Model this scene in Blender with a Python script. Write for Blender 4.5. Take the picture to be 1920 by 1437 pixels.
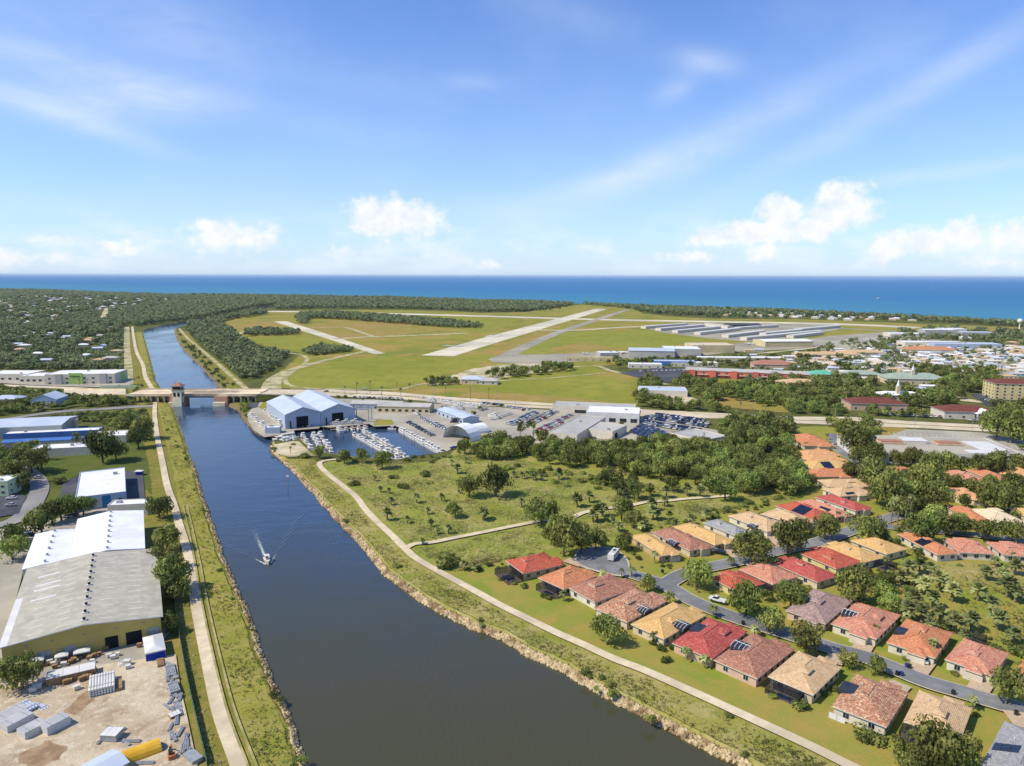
import bpy, math, random
import numpy as np
from mathutils import Vector, Matrix
from mathutils.geometry import tessellate_polygon
S = bpy.context.scene
for o in list(bpy.data.objects): bpy.data.objects.remove(o)
rnd = random.Random(7)
PI = math.pi

# ---------------------------------------------------------------- camera
H = 110.0; F = 1333.0
PITCH = math.radians(8.55); ROLL = math.radians(0.13)
cam = bpy.data.cameras.new('camera'); co = bpy.data.objects.new('camera', cam)
S.collection.objects.link(co); S.camera = co
cam.sensor_width = 36; cam.lens = 36 * F / 1920; cam.clip_start = 1; cam.clip_end = 200000
co.matrix_world = Matrix.Translation((0, 0, H)) @ Matrix.Rotation(PI / 2 - PITCH, 4, 'X') @ Matrix.Rotation(ROLL, 4, 'Z')
S.render.resolution_x = 1024; S.render.resolution_y = 766
_c, _s = math.cos(ROLL), math.sin(ROLL)
def G(u, v, z=0.0):
    """photograph pixel (1920 wide) -> point of the horizontal plane z"""
    x = (u - 960) / F; y = -(v - 718.5) / F
    x, y = x * _c - y * _s, x * _s + y * _c
    dy = math.cos(PITCH) + y * math.sin(PITCH); dz = -math.sin(PITCH) + y * math.cos(PITCH)
    t = (z - H) / dz
    return Vector((x * t, dy * t, z))
def PX(x, y, z=0.0):
    d = (y * math.cos(PITCH) - (z - H) * math.sin(PITCH)); up = y * math.sin(PITCH) + (z - H) * math.cos(PITCH)
    a, b = x / d, up / d
    a, b = a * _c + b * _s, -a * _s + b * _c
    return a * F + 960, 718.5 - b * F

# ---------------------------------------------------------------- light
SUN = Vector((-0.95, -0.31, 0)).normalized(); EL = math.radians(50)
sd = Vector((SUN.x * math.cos(EL), SUN.y * math.cos(EL), math.sin(EL)))
sl = bpy.data.lights.new('sun', 'SUN'); sl.energy = 4.4; sl.angle = math.radians(0.5); sl.color = (1.0, 0.925, 0.80)
so = bpy.data.objects.new('sun', sl); S.collection.objects.link(so)
so.rotation_euler = sd.to_track_quat('Z', 'Y').to_euler()
W = bpy.data.worlds.new("World"); S.world = W; W.use_nodes = True
S.view_settings.view_transform = 'Standard'; S.view_settings.look = 'None'; S.view_settings.exposure = 0.18
S.view_settings.gamma = 1
try: S.view_settings.use_curve_mapping = False
except Exception: pass

class NT:
    def __init__(s, nt): s.nt = nt; s.nt.nodes.clear()
    def n(s, t, **k):
        nd = s.nt.nodes.new(t)
        for a, b in k.items(): setattr(nd, a, b)
        return nd
    def l(s, a, b): s.nt.links.new(a, b)
    def put(s, sock, v):
        if isinstance(v, bpy.types.NodeSocket): s.l(v, sock)
        elif v is not None: sock.default_value = v
    def m(s, op, a, b=None, c=None, clamp=False):
        nd = s.n('ShaderNodeMath', operation=op, use_clamp=clamp)
        for i, v in enumerate((a, b, c)):
            if v is not None: s.put(nd.inputs[i], v)
        return nd.outputs[0]
    def mix(s, f, a, b, mode='MIX'):
        nd = s.n('ShaderNodeMix', data_type='RGBA', blend_type=mode)
        s.put(nd.inputs[0], f); s.put(nd.inputs[6], a); s.put(nd.inputs[7], b)
        return nd.outputs[2]
    def noise(s, vec, scale, detail=3, rough=0.55, dist=0.0):
        nd = s.n('ShaderNodeTexNoise'); nd.inputs['Scale'].default_value = scale
        nd.inputs['Detail'].default_value = detail; nd.inputs['Roughness'].default_value = rough
        nd.inputs['Distortion'].default_value = dist
        if vec is not None: s.l(vec, nd.inputs['Vector'])
        return nd.outputs['Fac']
    def ramp(s, f, lo, hi):
        nd = s.n('ShaderNodeMapRange', interpolation_type='SMOOTHSTEP'); s.put(nd.inputs[0], f)
        nd.inputs[1].default_value = lo; nd.inputs[2].default_value = hi
        return nd.outputs[0]
    def vscale(s, vec, sx, sy, sz):
        nd = s.n('ShaderNodeVectorMath', operation='MULTIPLY'); s.l(vec, nd.inputs[0]); nd.inputs[1].default_value = (sx, sy, sz)
        return nd.outputs[0]

def lin(r, g, b):
    f = lambda c: (c / 255 / 12.92) if c <= 10 else ((c / 255 + 0.055) / 1.055) ** 2.4
    return (f(r), f(g), f(b))
def build_sky():
    t = NT(W.node_tree)
    sky = t.n('ShaderNodeTexSky', sky_type='NISHITA'); sky.sun_disc = False
    sky.sun_elevation = EL; sky.sun_rotation = math.atan2(SUN.x, SUN.y) % (2 * PI)
    sky.air_density = 1.0; sky.dust_density = 0.3; sky.ozone_density = 1.6; sky.altitude = 0
    hs = t.n('ShaderNodeHueSaturation'); hs.inputs['Hue'].default_value = 0.518; hs.inputs['Saturation'].default_value = 1.0; hs.inputs['Value'].default_value = 1.0
    t.l(sky.outputs[0], hs.inputs['Color'])
    tc = t.n('ShaderNodeTexCoord'); D = tc.outputs['Generated']
    sp = t.n('ShaderNodeSeparateXYZ'); t.l(D, sp.inputs[0])
    az = t.m('ARCTAN2', sp.outputs[0], sp.outputs[1]); el = t.m('ARCSINE', sp.outputs[2])
    def ang(u, v):
        q = Vector(G(u, v, H - 1000) - Vector((0, 0, H))) if v > 519 else None
        x = (u - 960) / F; y = -(v - 718.5) / F
        x, y = x * _c - y * _s, x * _s + y * _c
        dy = math.cos(PITCH) + y * math.sin(PITCH); dz = -math.sin(PITCH) + y * math.cos(PITCH)
        return math.atan2(x, dy), math.atan2(dz, math.hypot(x, dy))
    cv = t.n('ShaderNodeCombineXYZ'); t.l(az, cv.inputs[0]); t.l(el, cv.inputs[1])
    V = cv.outputs[0]
    n1 = t.noise(V, 26, 6, 0.6); n2 = t.noise(V, 75, 4, 0.6)
    wob = t.m('MULTIPLY_ADD', t.m('SUBTRACT', n1, 0.5), 1.5, t.m('MULTIPLY', t.m('SUBTRACT', n2, 0.5), 0.8))
    # cumulus: (u, v, half width, half height, strength)
    cum = [(745, 410, 92, 42, 1), (690, 395, 48, 30, .9), (700, 425, 55, 24, .7), (440, 443, 95, 30, .8), (400, 430, 50, 24, .6), (655, 468, 35, 14, .5),
           (1400, 437, 110, 24, 1), (1465, 396, 44, 34, 1.1), (1350, 447, 70, 20, .9), (1580, 385, 66, 42, 1.1), (1525, 428, 40, 24, .95), (1435, 474, 40, 20, .85),
           (1670, 465, 50, 26, .8), (1740, 456, 60, 30, .85), (1805, 442, 45, 28, .9), (1895, 440, 42, 32, .9), (1290, 484, 60, 16, .6), (1850, 494, 60, 18, .6),
           (205, 458, 45, 18, .55), (245, 472, 60, 16, .45), (75, 452, 60, 14, .4), (12, 490, 30, 24, .7), (920, 497, 40, 10, .4), (1640, 490, 60, 14, .4), (130, 486, 60, 14, .35)]
    acc = None
    for u, v, w, h, a in cum:
        A, E_ = ang(u, v)
        dx = t.m('DIVIDE', t.m('SUBTRACT', az, A), w * 1.2 / F); dyy = t.m('DIVIDE', t.m('SUBTRACT', el, E_), h * 1.25 / F)
        d = t.m('SQRT', t.m('ADD', t.m('POWER', dx, 2), t.m('POWER', dyy, 2)))
        val = t.m('SUBTRACT', a, t.m('MULTIPLY', d, a))
        acc = val if acc is None else t.m('MAXIMUM', acc, val)
    dens = t.ramp(t.m('ADD', acc, t.m('MULTIPLY', wob, 0.9)), 0.12, 0.62)
    dens = t.m('MULTIPLY', dens, t.ramp(acc, -0.45, 0.15))
    # cirrus streaks: (u, v, half length, half width, slope, strength)
    ci = [(1290, 285, 330, 34, .42, .42), (1750, 150, 300, 26, .50, .36), (1780, 322, 150, 13, .08, .42), (1180, 330, 120, 20, .2, .3), (1320, 115, 60, 22, -.2, .38),
          (1262, 172, 38, 20, .3, .36), (220, 190, 160, 34, .05, .55), (120, 215, 150, 20, -.28, .45), (110, 120, 200, 28, -.12, .4), (200, 30, 300, 60, -.1, .22),
          (960, 390, 110, 26, .05, .32), (600, 145, 260, 30, -.1, .14), (890, 155, 60, 16, 0, .22), (1060, 20, 160, 40, -.4, .14), (650, 240, 200, 24, -.1, .12)]
    mp = t.n('ShaderNodeMapping'); t.l(V, mp.inputs[0]); mp.inputs['Rotation'].default_value = (0, 0, math.radians(-18)); mp.inputs['Scale'].default_value = (4.0, 13, 1)
    cn = t.noise(mp.outputs[0], 1.6, 7, 0.62, 0.5)
    cacc = None
    for u, v, w, h, k, a in ci:
        A, E_ = ang(u, v)
        th = math.atan(k); c, s_ = math.cos(th), math.sin(th)
        x0 = t.m('SUBTRACT', az, A); y0 = t.m('SUBTRACT', el, E_)
        xr = t.m('ADD', t.m('MULTIPLY', x0, c * F / w), t.m('MULTIPLY', y0, s_ * F / w))
        yr = t.m('SUBTRACT', t.m('MULTIPLY', y0, c * F / h), t.m('MULTIPLY', x0, s_ * F / h))
        g = t.m('EXPONENT', t.m('MULTIPLY', t.m('ADD', t.m('POWER', xr, 2), t.m('POWER', yr, 2)), -1.1))
        g = t.m('MULTIPLY', g, a)
        cacc = g if cacc is None else t.m('ADD', cacc, g)
    cir = t.m('MULTIPLY', t.m('MULTIPLY', cacc, .85), t.m('MULTIPLY_ADD', t.ramp(cn, 0.25, 0.8), 0.75, 0.45), clamp=True)
    veil = t.m('MULTIPLY', t.ramp(t.noise(V, 5, 5, .6), .35, .75), 0.08)
    cir = t.m('ADD', cir, veil, clamp=True)
    # pale band of moist air low over the sea
    band = t.m('MULTIPLY', t.m('EXPONENT', t.m('MULTIPLY', t.m('ABSOLUTE', el), -8.0)), 0.82)
    bgc = t.mix(1.0, hs.outputs[0], (0.72, 1.20, 1.66, 1), 'MULTIPLY')
    K = 9.6   # radiance scale of the sky before the 0.1 background strength
    bgc = t.mix(band, bgc, (0.70 * K, 0.79 * K, 0.95 * K, 1))
    bgc = t.mix(cir, bgc, (0.83 * K, 0.90 * K, 1.02 * K, 1))
    shade = t.ramp(t.noise(V, 42, 5, .6), .3, .7)
    cc = t.mix(shade, (0.80 * K, 0.84 * K, 0.93 * K, 1), (1.0 * K, 0.99 * K, 0.97 * K, 1))
    bgc = t.mix(t.m('MULTIPLY', dens, 0.9), bgc, cc)
    lowb = t.m('MULTIPLY', t.ramp(t.noise(t.vscale(V, 1, 2.2, 1), 9, 6, .62), .44, .66), t.m('EXPONENT', t.m('MULTIPLY', t.m('POWER', t.m('DIVIDE', t.m('SUBTRACT', el, .035), .035), 2), -1.0)))
    bgc = t.mix(t.m('MULTIPLY', lowb, .45), bgc, (0.95 * K, 0.96 * K, 0.99 * K, 1))
    bg = t.n('ShaderNodeBackground'); t.l(bgc, bg.inputs[0]); bg.inputs[1].default_value = 0.1
    out = t.n('ShaderNodeOutputWorld'); t.l(bg.outputs[0], out.inputs[0])
build_sky()

# ---------------------------------------------------------------- materials
def C(r, g, b, k=1.28):
    a = lin(r, g, b); return (min(.85, a[0] / k * 1.04), a[1] / k, a[2] / k * .88, 1)
MATS = {}
def mat(name, c1, c2=None, scale=1.0, c3=None, scale3=0.05, rough=0.85, bump=0.0, bscale=2.0, spec=0.3, metallic=0.0, lo=.38, hi=.62, objrand=0.0):
    if name in MATS: return MATS[name]
    m = bpy.data.materials.new(name); m.use_nodes = True; t = NT(m.node_tree)
    b = t.n('ShaderNodeBsdfPrincipled'); o = t.n('ShaderNodeOutputMaterial'); t.l(b.outputs[0], o.inputs[0])
    g = t.n('ShaderNodeNewGeometry'); P = g.outputs['Position']
    col = c1
    if c2 is None: c2 = tuple(x * .8 for x in c1[:3]) + (1,)
    col = t.mix(t.ramp(t.noise(P, scale, 4, .6), lo, hi), c1, c2)
    if c3: col = t.mix(t.ramp(t.noise(P, scale3, 5, .6), .42, .62), col, c3)
    if objrand:
        oi = t.n('ShaderNodeObjectInfo'); h = t.n('ShaderNodeHueSaturation')
        t.l(col, h.inputs['Color']); t.l(t.m('MULTIPLY_ADD', oi.outputs['Random'], 2 * objrand, 1 - objrand), h.inputs['Value'])
        t.l(t.m('MULTIPLY_ADD', oi.outputs['Random'], 0.04, 0.48), h.inputs['Hue']); col = h.outputs[0]
    t.put(b.inputs['Base Color'], col)
    b.inputs['Roughness'].default_value = rough; b.inputs['Specular IOR Level'].default_value = spec; b.inputs['Metallic'].default_value = metallic
    if bump:
        bp = t.n('ShaderNodeBump'); bp.inputs['Strength'].default_value = bump; bp.inputs['Distance'].default_value = 0.3
        t.l(t.noise(P, bscale, 4, .6), bp.inputs['Height']); t.l(bp.outputs[0], b.inputs['Normal'])
    MATS[name] = m; return m
def grass(name, cols, s=(0.02, 0.12, 0.9), w=(.5, .5, .45), bump=.5):
    """meadow: four colours mixed by patches of three sizes"""
    m = bpy.data.materials.new(name); m.use_nodes = True; t = NT(m.node_tree)
    b = t.n('ShaderNodeBsdfPrincipled'); o = t.n('ShaderNodeOutputMaterial'); t.l(b.outputs[0], o.inputs[0])
    g = t.n('ShaderNodeNewGeometry'); P = g.outputs['Position']
    a = t.mix(t.ramp(t.noise(P, s[0], 6, .62, .6), .36, .64), cols[0], cols[1])
    f = t.ramp(t.noise(P, s[1], 5, .65, .4), .42, .68)
    a = t.mix(t.m('MULTIPLY', f, w[1] * 1.6), a, cols[2])
    f = t.ramp(t.noise(P, s[2], 4, .7), .48, .72)
    a = t.mix(t.m('MULTIPLY', f, w[2] * 1.6), a, cols[3])
    v = t.m('MULTIPLY_ADD', t.noise(P, 2.6, 4, .75), 0.9, 0.55)
    h = t.n('ShaderNodeHueSaturation'); t.l(a, h.inputs['Color']); t.l(v, h.inputs['Value'])
    t.l(h.outputs[0], b.inputs['Base Color']); b.inputs['Roughness'].default_value = 1; b.inputs['Specular IOR Level'].default_value = 0.05
    bp = t.n('ShaderNodeBump'); bp.inputs['Strength'].default_value = bump; bp.inputs['Distance'].default_value = .4
    t.l(t.noise(P, 1.4, 5, .7), bp.inputs['Height']); t.l(bp.outputs[0], b.inputs['Normal'])
    return m
def leaf(name, dark, light, rand=.32, trans=.3):
    m = bpy.data.materials.new(name); m.use_nodes = True; t = NT(m.node_tree)
    b = t.n('ShaderNodeBsdfPrincipled'); o = t.n('ShaderNodeOutputMaterial')
    g = t.n('ShaderNodeNewGeometry'); P = g.outputs['Position']
    col = t.mix(t.ramp(t.noise(P, .45, 3, .6), .35, .65), dark, light)
    v1 = t.m('MULTIPLY_ADD', t.ramp(t.noise(P, .075, 3, .65), .36, .66), .8, .6)
    oi = t.n('ShaderNodeObjectInfo')
    v2 = t.m('MULTIPLY', v1, t.m('MULTIPLY_ADD', oi.outputs['Random'], 2 * rand, 1 - rand))
    h = t.n('ShaderNodeHueSaturation'); t.l(col, h.inputs['Color']); t.l(v2, h.inputs['Value'])
    t.l(t.m('MULTIPLY_ADD', t.noise(P, .045, 2, .6), 0.10, 0.445), h.inputs['Hue'])
    t.l(h.outputs[0], b.inputs['Base Color']); b.inputs['Roughness'].default_value = .7; b.inputs['Specular IOR Level'].default_value = .15
    tr = t.n('ShaderNodeBsdfTranslucent'); t.l(h.outputs[0], tr.inputs[0])
    mx = t.n('ShaderNodeMixShader'); mx.inputs[0].default_value = trans; t.l(b.outputs[0], mx.inputs[1]); t.l(tr.outputs[0], mx.inputs[2])
    t.l(mx.outputs[0], o.inputs[0]); return m
def tile_roof(name, c1, c2, c3, k=1.28):
    m = bpy.data.materials.new(name); m.use_nodes = True; t = NT(m.node_tree)
    b = t.n('ShaderNodeBsdfPrincipled'); o = t.n('ShaderNodeOutputMaterial'); t.l(b.outputs[0], o.inputs[0])
    tc = t.n('ShaderNodeTexCoord'); P = tc.outputs['Object']
    vo = t.n('ShaderNodeTexVoronoi'); vo.inputs['Scale'].default_value = 2.4; t.l(t.vscale(P, 1, 1, 1.5), vo.inputs['Vector'])
    sp = t.n('ShaderNodeSeparateColor'); t.l(vo.outputs['Color'], sp.inputs[0])
    a = t.mix(t.ramp(sp.outputs[0], .35, .65), C(*c1, k), C(*c2, k))
    a = t.mix(t.ramp(sp.outputs[1], .72, .9), a, C(*c3, k))
    st = t.ramp(t.noise(P, .35, 4, .6), .5, .75)
    a = t.mix(t.m('MULTIPLY', st, .3), a, C(120, 100, 88, k))
    t.l(a, b.inputs['Base Color']); b.inputs['Roughness'].default_value = .8; b.inputs['Specular IOR Level'].default_value = .2
    wv = t.n('ShaderNodeTexWave', wave_type='BANDS', bands_direction='Z'); wv.inputs['Scale'].default_value = 2.6; t.l(P, wv.inputs['Vector'])
    bp = t.n('ShaderNodeBump'); bp.inputs['Strength'].default_value = .5; bp.inputs['Distance'].default_value = .12
    t.l(wv.outputs['Fac'], bp.inputs['Height']); t.l(bp.outputs[0], b.inputs['Normal'])
    return m
def water(name, col, rough, bs, amt, col2=None, spec=.5):
    m = bpy.data.materials.new(name); m.use_nodes = True; t = NT(m.node_tree)
    b = t.n('ShaderNodeBsdfPrincipled'); o = t.n('ShaderNodeOutputMaterial'); t.l(b.outputs[0], o.inputs[0])
    g = t.n('ShaderNodeNewGeometry'); P = g.outputs['Position']
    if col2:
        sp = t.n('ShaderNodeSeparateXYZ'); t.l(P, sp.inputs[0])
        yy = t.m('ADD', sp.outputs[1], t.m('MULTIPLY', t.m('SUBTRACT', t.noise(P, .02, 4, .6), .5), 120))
        t.l(t.mix(t.ramp(yy, 150, 370), col, col2), b.inputs['Base Color'])  # murky brown near, bluer farther off: sky reflection put into the base colour
    else: b.inputs['Base Color'].default_value = col
    b.inputs['Roughness'].default_value = rough; b.inputs['IOR'].default_value = 1.33; b.inputs['Specular IOR Level'].default_value = spec
    h = t.m('ADD', t.noise(t.vscale(P, 1, .45, 1), bs, 4, .6), t.m('MULTIPLY', t.noise(t.vscale(P, .6, 1, 1), bs * .12, 3, .5), 2.0))
    bp = t.n('ShaderNodeBump'); bp.inputs['Distance'].default_value = .25
    t.l(t.m('MULTIPLY_ADD', t.ramp(t.noise(t.vscale(P, 1, .5, 1), .018, 4, .6, .8), .35, .65), amt * 1.6, amt * .35), bp.inputs['Strength'])
    t.l(h, bp.inputs['Height']); t.l(bp.outputs[0], b.inputs['Normal'])
    return m

M = {}
M['scrub'] = grass('scrub_ground', [C(84, 96, 50), C(108, 116, 58), C(124, 114, 74), C(70, 82, 46)])
M['field'] = grass('airfield_grass', [C(148, 148, 64), C(122, 134, 54), C(176, 148, 90), C(162, 158, 80)], s=(.006, .018, .2), w=(.5, .6, .3))
M['field_dry'] = grass('dry_airfield_grass', [C(166, 142, 84), C(146, 142, 64), C(180, 154, 100), C(136, 134, 62)], s=(.008, .04, .3))
M['field_lush'] = grass('lush_airfield_grass', [C(142, 146, 60), C(156, 156, 70), C(124, 136, 54), C(156, 146, 74)], s=(.008, .05, .4))
M['meadow'] = grass('meadow_grass', [C(154, 158, 76), C(138, 148, 62), C(184, 168, 114), C(112, 128, 54)], s=(.022, .06, .5), w=(.5, .45, .45))
M['meadow_dry'] = grass('dry_meadow_grass', [C(172, 158, 100), C(156, 154, 80), C(192, 174, 128), C(126, 134, 64)], s=(.03, .1, .6))
M['bank'] = grass('bank_weeds', [C(168, 158, 88), C(144, 148, 68), C(186, 172, 120), C(120, 130, 58)], s=(.04, .12, .7), w=(.5, .55, .6))
M['bank_green'] = grass('bank_weeds_green', [C(160, 156, 76), C(140, 142, 64), C(176, 162, 102), C(114, 124, 56)], s=(.04, .14, .8))
M['verge'] = grass('verge_grass', [C(140, 134, 66), C(120, 128, 52), C(166, 146, 90), C(112, 116, 52)], s=(.05, .2, .9))
M['lawn'] = grass('mown_lawn', [C(134, 150, 62), C(160, 152, 78), C(176, 150, 84), C(120, 144, 54)], s=(.045, .13, .8), w=(.5, .45, .25), bump=.2)
M['lawn_dark'] = grass('dark_lawn', [C(86, 104, 48), C(100, 112, 54), C(112, 112, 62), C(80, 96, 44)], s=(.03, .1, .6), bump=.2)
M['path'] = mat('path_concrete', C(220, 206, 178, 1.1), C(204, 190, 164, 1.1), .35, C(190, 176, 152, 1.1), .05, bump=.1)
M['road'] = mat('road_concrete', C(216, 202, 176, 1.1), C(202, 188, 164, 1.1), .08, C(190, 178, 156, 1.1), .02, bump=.05)
M['runway'] = mat('runway_concrete', C(220, 212, 190, 1.1), C(206, 198, 178, 1.1), .02, C(190, 184, 166, 1.1), .008)
M['taxi'] = mat('taxiway_asphalt', C(164, 158, 144), C(150, 144, 132), .05, C(180, 172, 154), .01)
M['sandroad'] = mat('sandy_track', C(212, 198, 160), C(190, 180, 142), .2, C(150, 150, 90), .06)
M['asphalt'] = mat('street_asphalt', C(146, 148, 152), C(132, 134, 138), .3, C(118, 120, 126), .05, bump=.1)
M['asphalt_dark'] = mat('dark_asphalt', C(78, 80, 92), C(66, 68, 80), .3, C(92, 94, 100), .04)
M['asphalt_left'] = mat('worn_asphalt', C(150, 148, 150), C(136, 134, 138), .2, C(160, 158, 156), .05)
M['lot'] = mat('parking_asphalt', C(176, 170, 158), C(160, 154, 146), .12, C(190, 184, 168), .03)
M['kerb'] = mat('kerb_concrete', C(206, 198, 180), C(190, 182, 164), .8)
M['dirt'] = grass('yard_dirt', [C(216, 202, 178), C(198, 182, 158), C(164, 144, 120), C(228, 218, 200)], s=(.04, .11, .5), w=(.5, .5, .5))
M['paver'] = mat('driveway_pavers', C(206, 186, 160), C(190, 168, 144), 1.2)
M['line'] = mat('road_paint', C(232, 230, 224), C(214, 212, 206), 1)
M['sand'] = mat('sand', C(222, 208, 178), C(204, 192, 160), .1, C(150, 148, 100), .03)
M['rock'] = mat('riprap_rock', C(214, 196, 160, 1.2), C(186, 166, 128, 1.2), .9, C(140, 118, 84), .3, bump=.6)
M['rock_wet'] = mat('wet_brown_rock', C(168, 130, 74), C(136, 104, 58), .8, C(88, 70, 40), .2)
M['rock_dark'] = mat('dark_bank_rock', C(140, 124, 84), C(110, 104, 66), .8)
M['trunk'] = mat('bark', C(120, 104, 86), C(96, 84, 70), 1.5)
M['palmtrunk'] = mat('palm_bark', C(160, 144, 120), C(130, 116, 96), 1.5)
M['oak'] = leaf('oak_leaves', (.115, .145, .032, 1), (.275, .290, .075, 1))
M['lime'] = leaf('light_green_leaves', (.16, .22, .04, 1), (.30, .35, .085, 1))
M['far'] = leaf('far_forest_leaves', (.115, .150, .062, 1), (.27, .29, .125, 1))
M['farlight'] = leaf('far_scrub_leaves', (.13, .19, .06, 1), (.22, .26, .10, 1))
M['palm'] = leaf('palm_leaves', (.17, .20, .06, 1), (.34, .36, .13, 1))
M['weed'] = leaf('weed_leaves', (.22, .24, .055, 1), (.38, .38, .11, 1), trans=.5)
M['weed_dry'] = leaf('dry_weed_leaves', (.34, .30, .14, 1), (.50, .45, .25, 1), trans=.5)
M['white'] = mat('white_paint', C(236, 236, 238), C(224, 225, 228), .2, rough=.5)
M['whiteroof'] = mat('white_roof_coating', (.80, .80, .78, 1), (.74, .74, .72, 1), .06, (.70, .69, .66, 1), .15, rough=.6)
M['glass'] = mat('dark_glass', C(44, 52, 66), C(34, 42, 56), .5, rough=.15, spec=.6)
M['dark'] = mat('dark_interior', C(26, 28, 36), C(20, 22, 28), .5)
M['stucco'] = mat('cream_stucco', C(226, 212, 186), C(216, 200, 174), .4)
M['stuccopink'] = mat('pink_stucco', C(220, 190, 168), C(208, 178, 158), .4)
M['stuccowhite'] = mat('white_stucco', C(232, 226, 214), C(222, 214, 202), .4)
M['stuccotan'] = mat('tan_stucco', C(206, 184, 148), C(196, 172, 138), .4)
M['stuccoyellow'] = mat('pale_yellow_stucco', C(228, 212, 158), C(218, 200, 148), .4)
M['yellow'] = mat('yellow_wall_paint', C(214, 192, 112), C(202, 180, 104), .1)
M['screen'] = mat('pool_screen', C(58, 64, 78), C(46, 52, 64), .6, rough=.4)
M['solar'] = mat('solar_panel', C(36, 44, 66), C(28, 36, 54), .8, rough=.2, spec=.6)
M['pool'] = mat('pool_water', C(40, 70, 150), C(30, 56, 130), .5, rough=.1)
M['metalroof'] = mat('grey_metal_roof', C(190, 186, 170), C(176, 172, 158), .09, C(200, 195, 180), .35, rough=.55, lo=.3, hi=.7)
M['bluesteel'] = mat('pale_blue_steel', C(188, 202, 228), C(180, 194, 222), .08, rough=.5)
M['bluesteelroof'] = mat('pale_blue_metal_roof', C(206, 218, 238), C(194, 208, 232), .08, rough=.5)
M['greyroof'] = mat('grey_flat_roof', C(188, 188, 188), C(174, 174, 176), .08, C(200, 198, 194), .03)
M['blue'] = mat('bright_blue_roof', C(84, 130, 208), C(74, 118, 196), .1, rough=.5)
M['bluetarp'] = mat('blue_tarp', C(40, 70, 200), C(30, 56, 170), 1.2)
M['teal'] = mat('teal_roof', C(110, 196, 172), C(98, 184, 160), .2)
M['skyblue'] = mat('blue_panel', C(60, 140, 200), C(50, 128, 188), .4)
M['lime_panel'] = mat('lime_green_panel', C(186, 218, 128), C(178, 210, 120), .4)
M['palegreen'] = mat('pale_green_wall', C(206, 222, 190), C(198, 214, 182), .4)
M['brownroof'] = mat('dark_brown_shingle', C(128, 74, 62), C(112, 64, 54), .6)
M['pinkwall'] = mat('coral_pink_wall', C(228, 128, 112), C(216, 116, 100), .3)
M['greenroof'] = mat('grey_green_roof', C(168, 184, 172), C(156, 172, 160), .2)
M['concrete'] = mat('bridge_concrete', C(234, 216, 186, 1.0), C(208, 190, 164, 1.05), .1, C(176, 160, 140), .03)
M['pinkconc'] = mat('pink_concrete', C(206, 164, 142), C(190, 148, 128), .2)
M['tan'] = mat('tan_wall', C(222, 206, 166), C(212, 196, 158), .1)
M['rust'] = mat('orange_container', C(206, 128, 78), C(190, 114, 68), .5)
M['yellowtarp'] = mat('yellow_tarp', C(240, 192, 64), C(226, 176, 52), .3)
M['steel'] = mat('galvanised_steel', C(182, 186, 194), C(160, 166, 176), 1.2, rough=.45, metallic=.2)
M['wood'] = mat('wood_planks', C(178, 146, 106), C(150, 118, 84), 1.0)
M['dock'] = mat('dock_planks', C(186, 172, 148), C(166, 152, 130), .6)
M['fencegreen'] = mat('green_fence_mesh', C(74, 112, 100), C(62, 98, 88), .6)
M['wheel'] = mat('tyre_rubber', C(30, 30, 32), C(24, 24, 26), 1)
CARC = {'white': (235, 235, 238), 'silver': (186, 190, 196), 'grey': (120, 124, 132), 'black': (36, 38, 44), 'blue': (46, 62, 140), 'red': (176, 40, 40), 'tan': (190, 176, 150), 'navy': (36, 46, 84)}
for k, v in CARC.items(): M['car_' + k] = mat(k + '_car_paint', C(*v), C(*[int(x * .95) for x in v]), .5, rough=.25, spec=.5)
R_ = {
 'red': tile_roof('red_roof_tiles', (200, 102, 82), (184, 90, 72), (216, 126, 100)),
 'orange': tile_roof('orange_roof_tiles', (216, 146, 106), (202, 128, 92), (228, 168, 126)),
 'coral': tile_roof('coral_roof_tiles', (194, 94, 88), (178, 84, 80), (212, 124, 114)),
 'tan': tile_roof('tan_roof_tiles', (226, 186, 124), (214, 172, 112), (236, 202, 148)),
 'mottled': tile_roof('mottled_roof_tiles', (202, 152, 124), (172, 118, 98), (226, 196, 160)),
 'brownpink': tile_roof('brown_pink_roof_tiles', (184, 132, 112), (164, 112, 96), (204, 160, 138)),
 'greypink': tile_roof('grey_pink_roof_tiles', (178, 152, 146), (160, 134, 130), (196, 172, 164)),
 'pink': tile_roof('pink_roof_tiles', (216, 150, 126), (200, 132, 112), (230, 180, 152)),
 'beige': tile_roof('beige_roof_tiles', (222, 190, 150), (208, 174, 136), (234, 206, 170)),
 'peach': tile_roof('peach_roof_tiles', (232, 178, 130), (220, 162, 114), (240, 196, 152)),
 'grey': tile_roof('grey_roof_tiles', (168, 170, 176), (152, 154, 162), (184, 186, 190)),
 'cream': tile_roof('cream_roof_tiles', (240, 222, 190), (230, 210, 178), (244, 230, 204)),
}
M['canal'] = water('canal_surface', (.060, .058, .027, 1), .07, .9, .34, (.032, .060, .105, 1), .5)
M['ripple'] = water('wake_ripple', (.10, .125, .155, 1), .15, .9, .1)
M['foam'] = mat('foam', C(226, 236, 226), C(190, 206, 190), 1.2)

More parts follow.
